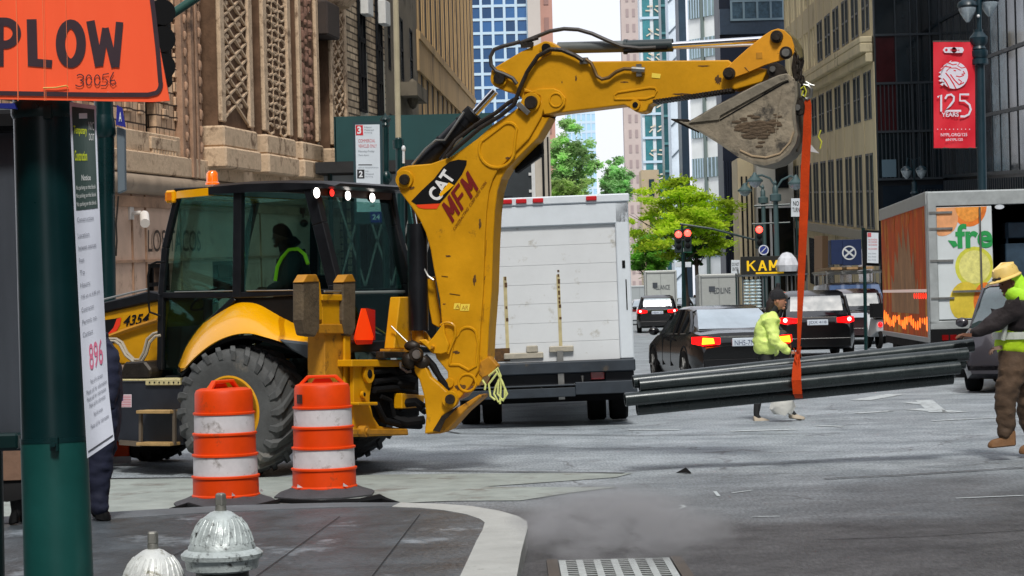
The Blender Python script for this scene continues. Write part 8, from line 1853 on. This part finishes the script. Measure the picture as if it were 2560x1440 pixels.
# grey cabinet at far left
t = root('signal_cabinet', 'dark grey street cabinet cut by the left picture edge', 'cabinet', 10, 1250, 9.6)
mb = MB(); a, b_ = P(-60, 1130, 9.6), P(42, 270, 9.6); mb.bb(a.x, b_.x, 9.6, 9.95, a.z, b_.z); make('housing', mb, mat('cabinet_grey', C(62, 68, 76), .45, var=.2, vs=2, stretch=(3, 1, .4)), t, fr=WORLD, bevel=.02)
mb = MB(); a, b_ = P(-60, 1125, 9.55), P(50, 1082, 9.55); mb.bb(a.x, b_.x, 9.5, 9.6, a.z, b_.z); make('bracket', mb, DGRN, t, fr=WORLD, bevel=.01)
mb = MB(); px_tube(mb, [(-20, 1120), (-14, 1500)], 9.75, .05); make('post', mb, DGRN, t, fr=WORLD, smooth=True)
mb = MB(); a, b_ = P(-60, 330, 9.5), P(46, 275, 9.5); mb.bb(a.x, b_.x, 9.45, 9.6, a.z, b_.z); make('cap', mb, BLKM, t, fr=WORLD, bevel=.02)
# black traffic signal peeking past the orange sign + green arm
t = root('traffic_signal', 'black traffic signal half hidden behind the orange sign, on a green arm', 'traffic light', 408, 1200, 13)
mb = MB(); a, b_ = P(368, 210, 13), P(411, 8, 13); mb.bb(a.x, b_.x, 13, 13.25, a.z, b_.z); make('housing', mb, BLKM, t, fr=WORLD, bevel=.02)
for py in (38, 105, 172):
    mb = MB(); c = P(404, py, 13); mb.tube([c + V((-.02, -.02, 0)), c + V((.03, -.14, 0))], [.085, .08], 16); make('hood', mb, BLKM, t, fr=WORLD, smooth=True)
mb = MB(); px_tube(mb, [(392, 62), (420, 42), (500, -12)], 13.1, .028); px_tube(mb, [(392, 62), (392, 8)], 13.1, .03); make('arm', mb, mat('arm_green', C(40, 84, 76), .5), t, fr=WORLD, smooth=True)
# lamp post with banner
YB = 45.; t = root('lamp_post', 'ornate dark lamp post with twin glass globes holding the red banner', 'lamp post', 2456, 985, YB)
mb = MB(); px_tube(mb, [(2450, 150), (2456, 480), (2462, 985)], YB, .1, 16)
mb.lathe([(.1, 0), (.16, .06), (.13, .12), (.19, .2), (.2, .3), (.1, .42), (.1, .48)], 16, P(2447, 118, YB) - V((0, 0, .1))); mb.lathe([(.12, 0), (.18, .02), (.18, .12), (.14, .14), (.18, .2), (.18, .3), (.12, .34)], 16, P(2450, 163, YB)); mb.tube([P(2448, 75, YB), P(2447, -60, YB)], .06, 10); make('pole', mb, mat('lamp_green', C(18, 44, 54), .4, var=.2), t, fr=WORLD, smooth=True)
for (cx, cy, o) in ((2419, 30, 0), (2473, 16, .1)):
    c = P(cx, cy, YB + o); mb = MB(); mb.lathe([(.03, -.22), (.09, -.14), (.17, .0), (.19, .08), (.17, .1)], 20, c); gl_ = make('globe', mb, mat('globe_glass', C(150, 164, 172), .12, coat=1, var=.35, vs=9), t, fr=WORLD, smooth=True)
    mb = MB(); mb.lathe([(.2, .1), (.22, .13), (.2, .2), (.12, .26), (.05, .34), (.04, .5)], 20, c); mb.tube([c + V((0, 0, .45)), (c + P(2447, -40, YB)) / 2 + V((0, 0, .3)), P(2447, -10, YB)], .025, 6); make('lamp_cap', mb, mat('lamp_green', C(18, 44, 54)), t, fr=WORLD, smooth=True)
mb = MB(); mb.ball(P(2446, 40, YB - .1), .035); make('finial', mb, WHT, t, fr=WORLD, smooth=True)
mb = MB(); px_tube(mb, [(2332, 104), (2450, 104)], YB, .02, 6); px_tube(mb, [(2334, 370), (2452, 370)], YB, .02, 6); make('banner_arm', mb, GRSE, t, fr=WORLD)
t = root('banner', 'red vertical banner with a white lion head emblem and 125 YEARS', 'banner', 2386, 372, YB - .03); Yb = YB - .03
REDB = mat('banner_red', C(206, 24, 44), .55, var=.07, vs=1.5, emit=.03)
nx, nz = 8, 16; mb = MB(); mb.v = [P(2333 + 104 * i / nx + (j / nz) * 1.5, 105 + 265 * j / nz, Yb + .018 * math.sin(i * 1.3 + j * .7)) for j in range(nz + 1) for i in range(nx + 1)]; mb.f = [(j * 9 + i, j * 9 + i + 1, (j + 1) * 9 + i + 1, (j + 1) * 9 + i) for j in range(nz) for i in range(nx)]; mb.m = [0] * len(mb.f); make('cloth', mb, REDB, t, fr=WORLD, smooth=True)
Yc = Yb - .045; WB_ = mat('banner_white', C(214, 210, 222), .6)
mb = MB()
def disc_px(mb, cx, cy, r, Y, n=28, ry=None): mb.add([P(cx + r * math.cos(2 * math.pi * i / n), cy + (ry or r) * math.sin(2 * math.pi * i / n), Y) for i in range(n)], [tuple(range(n))])
disc_px(mb, 2385, 125, 7, Yc, ry=7); pr(mb, [(2362, 118), (2406, 118), (2410, 125), (2406, 132), (2362, 132), (2357, 125)], Yc, .002); make('pill_logo', mb, WB_, t, fr=WORLD)
mb = MB(); ptext(mb, 'Bank', 2376, 122, 2400, 128, Yc - .003); mb.add([P(2366 + 3.5 * math.cos(a), 125 + 3.5 * math.sin(a), Yc - .003) for a in [i * .7 for i in range(9)]], [tuple(range(9))]); make('pill_mark', mb, REDB, t, fr=WORLD)
mb = MB(); disc_px(mb, 2386, 188, 34, Yc); 
for k in range(7):
    a = rad(150 + k * 16); c = (2386 + 37 * math.cos(a), 188 + 37 * math.sin(a)); mb.add([P(c[0] - 4, c[1] + 5, Yc), P(c[0] + 8, c[1] - 4, Yc), P(c[0] + 3, c[1] + 8, Yc)], [(0, 1, 2)])
make('lion_emblem', mb, WB_, t, fr=WORLD)
mb = MB()
def linepx(mb, pts, wpx, Y): 
    L = [P(a, b_, Y) for a, b_ in pts]; vs = []
    for i, p in enumerate(L):
        d = (L[min(i + 1, len(L) - 1)] - L[max(i - 1, 0)]).normalized(); n_ = V((-d.z, 0, d.x)) * (wpx * Y / FPX / 2); vs += [p - n_, p + n_]
    mb.add(vs, [(2 * i, 2 * i + 1, 2 * i + 3, 2 * i + 2) for i in range(len(L) - 1)])
for pts, w_ in [([(2352, 176), (2362, 166), (2378, 168)], 2.5), ([(2356, 160), (2368, 156), (2382, 162), (2392, 160)], 2.5), ([(2366, 178), (2374, 170), (2390, 170), (2402, 176)], 2), ([(2364, 182), (2374, 194), (2384, 210), (2390, 222)], 3), ([(2358, 196), (2366, 206), (2374, 222)], 3), ([(2390, 190), (2400, 192), (2410, 188)], 2.5), ([(2376, 186), (2386, 200), (2398, 212), (2410, 206)], 3), ([(2384, 176), (2390, 177)], 3), ([(2408, 178), (2412, 184), (2404, 186)], 3), ([(2396, 198), (2404, 204), (2400, 210)], 2.5), ([(2400, 156), (2394, 164), (2404, 170), (2414, 168)], 2)]: linepx(mb, pts, w_, Yc - .003)
make('emblem_line', mb, REDB, t, fr=WORLD)
mb = MB(); linepx(mb, [(2344, 243), (2353, 237), (2353, 279)], 5, Yc); linepx(mb, [(2363, 247), (2368, 238), (2378, 236), (2385, 242), (2384, 252), (2375, 264), (2362, 277), (2403, 277)], 5, Yc); linepx(mb, [(2423, 236), (2400, 236), (2400, 252), (2412, 252), (2424, 262), (2427, 274), (2422, 286), (2412, 291), (2401, 291)], 5, Yc)
ptext(mb, 'YEARS', 2354, 281, 2397, 292, Yc, .02)
for k in range(9): disc_px(mb, 2344 + k * 10, 323, 1.4, Yc, 6)
ptext(mb, 'NYPL.ORG/125', 2352, 333, 2418, 341, Yc, .01); ptext(mb, '#NYPL125', 2364, 346, 2407, 353, Yc, .01); pr(mb, [(2334, 364), (2437, 364), (2437, 370), (2334, 370)], Yc, .002) if False else None; make('white_lettering', mb, WB_, t, fr=WORLD)
# small twin lamp behind
def twinlamp(label, cx, cy, Y, px_base, sc_=1., g_='twin globe street lamps'):
    t = root('street_lamp', label, 'street lamp', px_base, 745 + 5300 * 1.7 / Y, Y, g_); LG = mat('lamp_green', C(18, 44, 54)); c = P(cx, cy, Y)
    mb = MB(); mb.tube([c - V((0, 0, .3 * sc_)), V((c.x, c.y, 0))], .09 * sc_, 10); mb.lathe([(.08, 0), (.2, .08), (.1, .2), (.1, .3)], 12, c - V((0, 0, .75 * sc_))); make('pole', mb, LG, t, fr=WORLD, smooth=True)
    mb = MB()
    for s_ in (-1, 1): mb.tube([c + V((0, 0, -.3 * sc_)), c + V((s_ * .05, 0, .45 * sc_)), c + V((s_ * .2 * sc_, 0, .5 * sc_)), c + V((s_ * .25 * sc_, 0, .25 * sc_))], .03, 6); mb.lathe([(.2 * sc_, 0), (.18 * sc_, .08), (.06 * sc_, .2)], 14, c + V((s_ * .25 * sc_, 0, .1)))
    make('lamp_arm', mb, LG, t, fr=WORLD, smooth=True)
    for s_ in (-1, 1): mb = MB(); mb.lathe([(.03, -.28 * sc_), (.12 * sc_, -.18 * sc_), (.19 * sc_, 0)], 14, c + V((s_ * .25 * sc_, 0, .1)), cap=True); make('globe', mb, mat('globe_glass', C(150, 164, 172)), t, fr=WORLD, smooth=True)
twinlamp('small twin globe lamp in front of the black glass building', 2285, 432, 92, 2290, 1.3)
# bishop crook lamps beyond the strap
def crook(label, pole_px, top_py, Y, arms):
    t = root('street_lamp', label, 'street lamp', pole_px, 745 + 5300 * 1.7 / Y, Y, 'curved arm street lamps'); LG = mat('crook_green_haze', C(62, 84, 86), .5)  # lamp green lightened to mimic haze
    mb = MB(); b0 = P(pole_px, top_py, Y); mb.tube([b0 + V((0, 0, .3)), V((b0.x, b0.y, 0))], [.1, .13], 10); mb.lathe([(.1, 0), (.24, .05), (.24, .3), (.12, .36), (.12, .6), (.05, .7), (.08, .8), (.001, .95)], 12, b0); make('pole', mb, LG, t, fr=WORLD, smooth=True)
    for pts, (lx_, ly_) in arms:
        mb = MB(); px_tube(mb, pts, Y, .045, 6); c = P(lx_, ly_, Y); mb.lathe([(.34, -.05), (.34, .02), (.15, .18), (.05, .35)], 14, c); a = make('lamp_arm', mb, LG, t, fr=WORLD, smooth=True); mb = MB(); mb.lathe([(.05, -.28), (.2, -.2), (.3, -.05)], 14, c); make('globe', mb, mat('globe_glass', C(150, 164, 172)), a, fr=WORLD, smooth=True)
crook('street lamp with two curved arms, nearest left of the strap', 1939, 505, 88, [([(1939, 500), (1937, 465), (1925, 446), (1905, 438), (1888, 440)], (1887, 452)), ([(1939, 500), (1942, 470), (1955, 450), (1975, 440), (1990, 444)], (1990, 458))])
crook('street lamp with one short arm further left of the strap', 1908, 510, 100, [([(1908, 500), (1905, 470), (1890, 456), (1870, 455), (1862, 462)], (1862, 476))])
mb = MB(); t = root('signal_gantry', 'horizontal green signal arm crossing the curved lamps', 'sign gantry', 1925, 860, 90); px_tube(mb, [(1885, 515), (1975, 511)], 90, .05, 6); px_tube(mb, [(1880, 560), (1975, 556)], 90, .035, 6); make('arm', mb, DGRN, t, fr=WORLD)
mb = MB(); 
for px, py in ((1986, 500), (1838, 655)): pass
# traffic signals far
def signal(label, px, py, Y, arm=None):
    t = root('traffic_signal', label, 'traffic light', px, 745 + 5300 * 1.7 / Y, Y, 'red traffic lights up the street'); c = P(px, py, Y)
    mb = MB(); mb.bb(c.x - .17, c.x + .17, c.y, c.y + .2, c.z - .8, c.z + .22); make('housing', mb, mat('signal_dark', C(24, 40, 38), .5), t, fr=WORLD, bevel=.03)
    mb = MB(); mb.ball(c - V((0, .02, 0)), .15, (1, .5, 1), 12); make('red_lens', mb, mat('signal_red', C(255, 60, 50), .3, emit=5.), t, fr=WORLD, smooth=True)
    for k in (1, 2): mb = MB(); mb.ball(c - V((0, .02, .27 * k)), .12, (1, .4, 1), 10); make('dark_lens', mb, BLKM, t, fr=WORLD, smooth=True)
    if arm: mb = MB(); px_tube(mb, arm, Y + .15, .05, 6); make('arm', mb, DGRN, t, fr=WORLD)
signal('red traffic light, left one of the pair in front of the lime tree', 1696, 586, 92, [(1705, 560), (1707, 700), (1708, 840)])
signal('red traffic light, right one of the pair in front of the lime tree', 1719, 583, 92, [(1705, 600), (1719, 602)])
signal('red traffic light beside the curved street lamps', 1898, 574, 89, [(1700, 560), (1780, 572), (1850, 590), (1890, 600)])
def plate(label, px0, py0, px1, py1, Y, m, txt=None, tm=SGK, group='small street signs', extra=None, pole=True):
    t = root('street_sign', label, 'sign', (px0 + px1) / 2, 745 + 5300 * 1.7 / Y, Y, group); mb = pr(MB(), [(px0, py0), (px1, py0), (px1, py1), (px0, py1)], Y, .03); make('panel', mb, m, t, fr=WORLD, bevel=.01)
    if txt:
        mb = MB()
        for (s_, a, b_, c, d) in txt: ptext(mb, s_, px0 + (px1 - px0) * a, py0 + (py1 - py0) * b_, px0 + (px1 - px0) * c, py0 + (py1 - py0) * d, Y - .01, .01)
        make('lettering', mb, tm, t, fr=WORLD)
    if pole: mb = MB(); q = P((px0 + px1) / 2, py0, Y + .06); mb.tube([q, V((q.x, q.y, 0))], .035, 6); make('pole', mb, DGRN, t, fr=WORLD)
    return t
plate('white no turn sign just left of the strap top of the lamp arm', 1978, 496, 2002, 542, 86, SGW, [('NO', .2, .15, .8, .4), ('TURN', .12, .5, .88, .75)])
plate('small white sign above the grey cargo van', 1828, 650, 1850, 684, 95, SGW, [('DO NOT', .1, .2, .9, .45), ('ENTER', .15, .55, .85, .8)])
plate('green street name sign under the paired red traffic lights', 1690, 618, 1730, 632, 93, mat('sign_green', C(20, 84, 60), .5), [('E 41 ST', .1, .2, .9, .8)], WHT)
plate('pale wide sign beneath the green street name sign', 1688, 655, 1728, 668, 94, SGW, None)
t = root('round_sign', 'round blue and white sign below the red light near the lamps', 'sign', 1909, 850, 88, 'small street signs'); mb = MB(); c = P(1909, 625, 88); mb.lathe([(.22, 0), (.22, .03)], 24, c, Matrix.Rotation(math.pi / 2, 3, 'X')); make('panel', mb, mat('round_navy', C(40, 56, 130), .5), t, fr=WORLD)
mb = MB(); mb.lathe([(.21, .0), (.17, .0)], 24, c - V((0, .035, 0)), Matrix.Rotation(math.pi / 2, 3, 'X'), cap=False); mb.beam(c + V((-.1, -.04, -.1)), c + V((.1, -.04, .1)), .03, .03); make('ring', mb, WHT, t, fr=WORLD)
mb = MB(); mb.tube([c + V((0, .05, .2)), V((c.x, c.y + .05, 0))], .04, 6); make('pole', mb, DGRN, t, fr=WORLD)
# blue cube sign
YC = 92; t = root('projecting_sign', 'dark blue cube sign with a white crossed circle above the van', 'sign', 2120, 690, YC)
a, b_ = P(2079, 664, YC), P(2153, 598, YC); mb = MB(); mb.bb(a.x + .5, b_.x, YC, YC + 1.1, a.z, b_.z); mb.bb(a.x, a.x + .5, YC + .05, YC + 1.1, a.z + .05, b_.z); make('panel', mb, mat('cube_blue', C(26, 44, 84), .5, var=.1), t, fr=WORLD, bevel=.01)
mb = MB(); c = P(2123, 632, YC - .02); mb.lathe([(.31, 0), (.25, 0)], 28, c, Matrix.Rotation(math.pi / 2, 3, 'X'), cap=False); mb.beam(c + V((-.2, 0, -.17)), c + V((.2, 0, .17)), .02, .08); mb.beam(c + V((.2, -.01, -.17)), c + V((-.2, -.01, .17)), .02, .08); make('circle_mark', mb, WHT, t, fr=WORLD)
mb = MB(); px_tube(mb, [(2053, 590), (2053, 690)], YC, .3, 4); make('bracket', mb, mat('bronze_post', C(96, 76, 56), .5), t, fr=WORLD)
t = root('parking_sign', 'small tall white parking sign with red text right of the blue cube sign', 'sign', 2182, 880, 59, 'parking regulation signs')
mb = pr(MB(), [(2158, 575), (2200, 577), (2200, 665), (2158, 664)], 59.05, .06); make('sign_frame', mb, BLKM, t, fr=WORLD); mb = pr(MB(), [(2168, 581), (2196, 582), (2196, 658), (2168, 657)], 59, .03); make('sign_face', mb, SGW, t, fr=WORLD)
mb = MB(); pr(mb, [(2169, 582), (2178, 582), (2178, 592), (2169, 592)], 58.99, .002)
for y in (597, 603, 610, 620): ptext(mb, 'NO STANDING', 2171, y, 2193, y + 4, 58.99)
make('red_lettering', mb, SGP, t, fr=WORLD); mb = MB()
for y in (632, 640, 648): ptext(mb, 'Bus Stop', 2171, y, 2190, y + 4, 58.99)
make('small_lettering', mb, SGG, t, fr=WORLD); mb = MB(); px_tube(mb, [(2158, 570), (2162, 700), (2165, 880)], 59.15, .05, 8); make('pole', mb, DGRN, t, fr=WORLD)
# far kerbs and pavements
mb = MB(); mb.add([(-1.5 + 0 * .05, 78, .004), (-30, 78, .004), (-30, 900, .004), (-1.5 + 41, 900, .004)], [(0, 1, 2, 3)]) if False else None
def pave(name, pts, h=.14):
    mb = MB(); mb.prism([V((a, b_, 0)) for a, b_ in pts], (0, 0, h)); tag(make(name, mb, mat('far_pavement', C(120, 122, 122), .8, var=.15, vs=1)), None, None, None, 'structure')
pave('left_pavement', [(-12.5, 46), (-6.5, 46), (-5.6, 72), (-6.8, 72), (-14.0, 47)])
pave('right_pavement', [(13.2, 74), (13.6, 74), (16.6, 98), (19.2, 150), (14.6, 150), (12.2, 100)])
# ---------------------------------------------------------------- unseen buildings added on the near side of the junction to shade and reflect
def nearblock(label, x0, x1, y0, y1, h, m, face):
    t = thing('unseen_block', label, 'building', Fr(((x0 + x1) / 2, (y0 + y1) / 2)), 'unseen blocks added to shade and reflect')
    W2, D2 = (x1 - x0) / 2, (y1 - y0) / 2; mb = MB(); mb.bb(-W2, W2, -D2, D2, -.5, h); make('wall', mb, m, t)
    L_ = W2 if face in 'NS' else D2; nx = int(L_ * 2 / 3.4); k = 0
    for j in range(int(h / 3.6)):
        mb = MB(); z = 1 + j * 3.6
        for i in range(nx):
            c = -L_ + (i + .5) * 2 * L_ / nx
            if face == 'N': mb.bb(c - .8, c + .8, D2 + .002, D2 + .06, z, z + 2)
            elif face == 'E': mb.bb(W2 + .002, W2 + .06, c - .8, c + .8, z, z + 2)
            else: mb.bb(-W2 - .06, -W2 - .002, c - .8, c + .8, z, z + 2)
        make('window_row', mb, GLM, t)
nearblock('unseen tan masonry block on the near side of the junction, behind the viewer to the left', -40, -3, -40, -14, 24, mat('block_tan', C(150, 132, 108), .85, var=.2, vs=.3), 'N')
nearblock('unseen grey masonry block on the near side of the junction, behind the viewer to the right', 10, 46, -40, -12, 28, mat('block_grey', C(128, 130, 132), .85, var=.2, vs=.3), 'N')
nearblock('unseen dark brown block along the street left of the viewer', -42, -13.5, -10, 20, 30, mat('block_brown', C(104, 80, 64), .85, var=.2, vs=.3), 'E')
nearblock('unseen grey glass block along the cross street right of the viewer', 17, 40, -8, 40, 34, mat('block_slate', C(86, 94, 100), .7, var=.2, vs=.3), 'W')
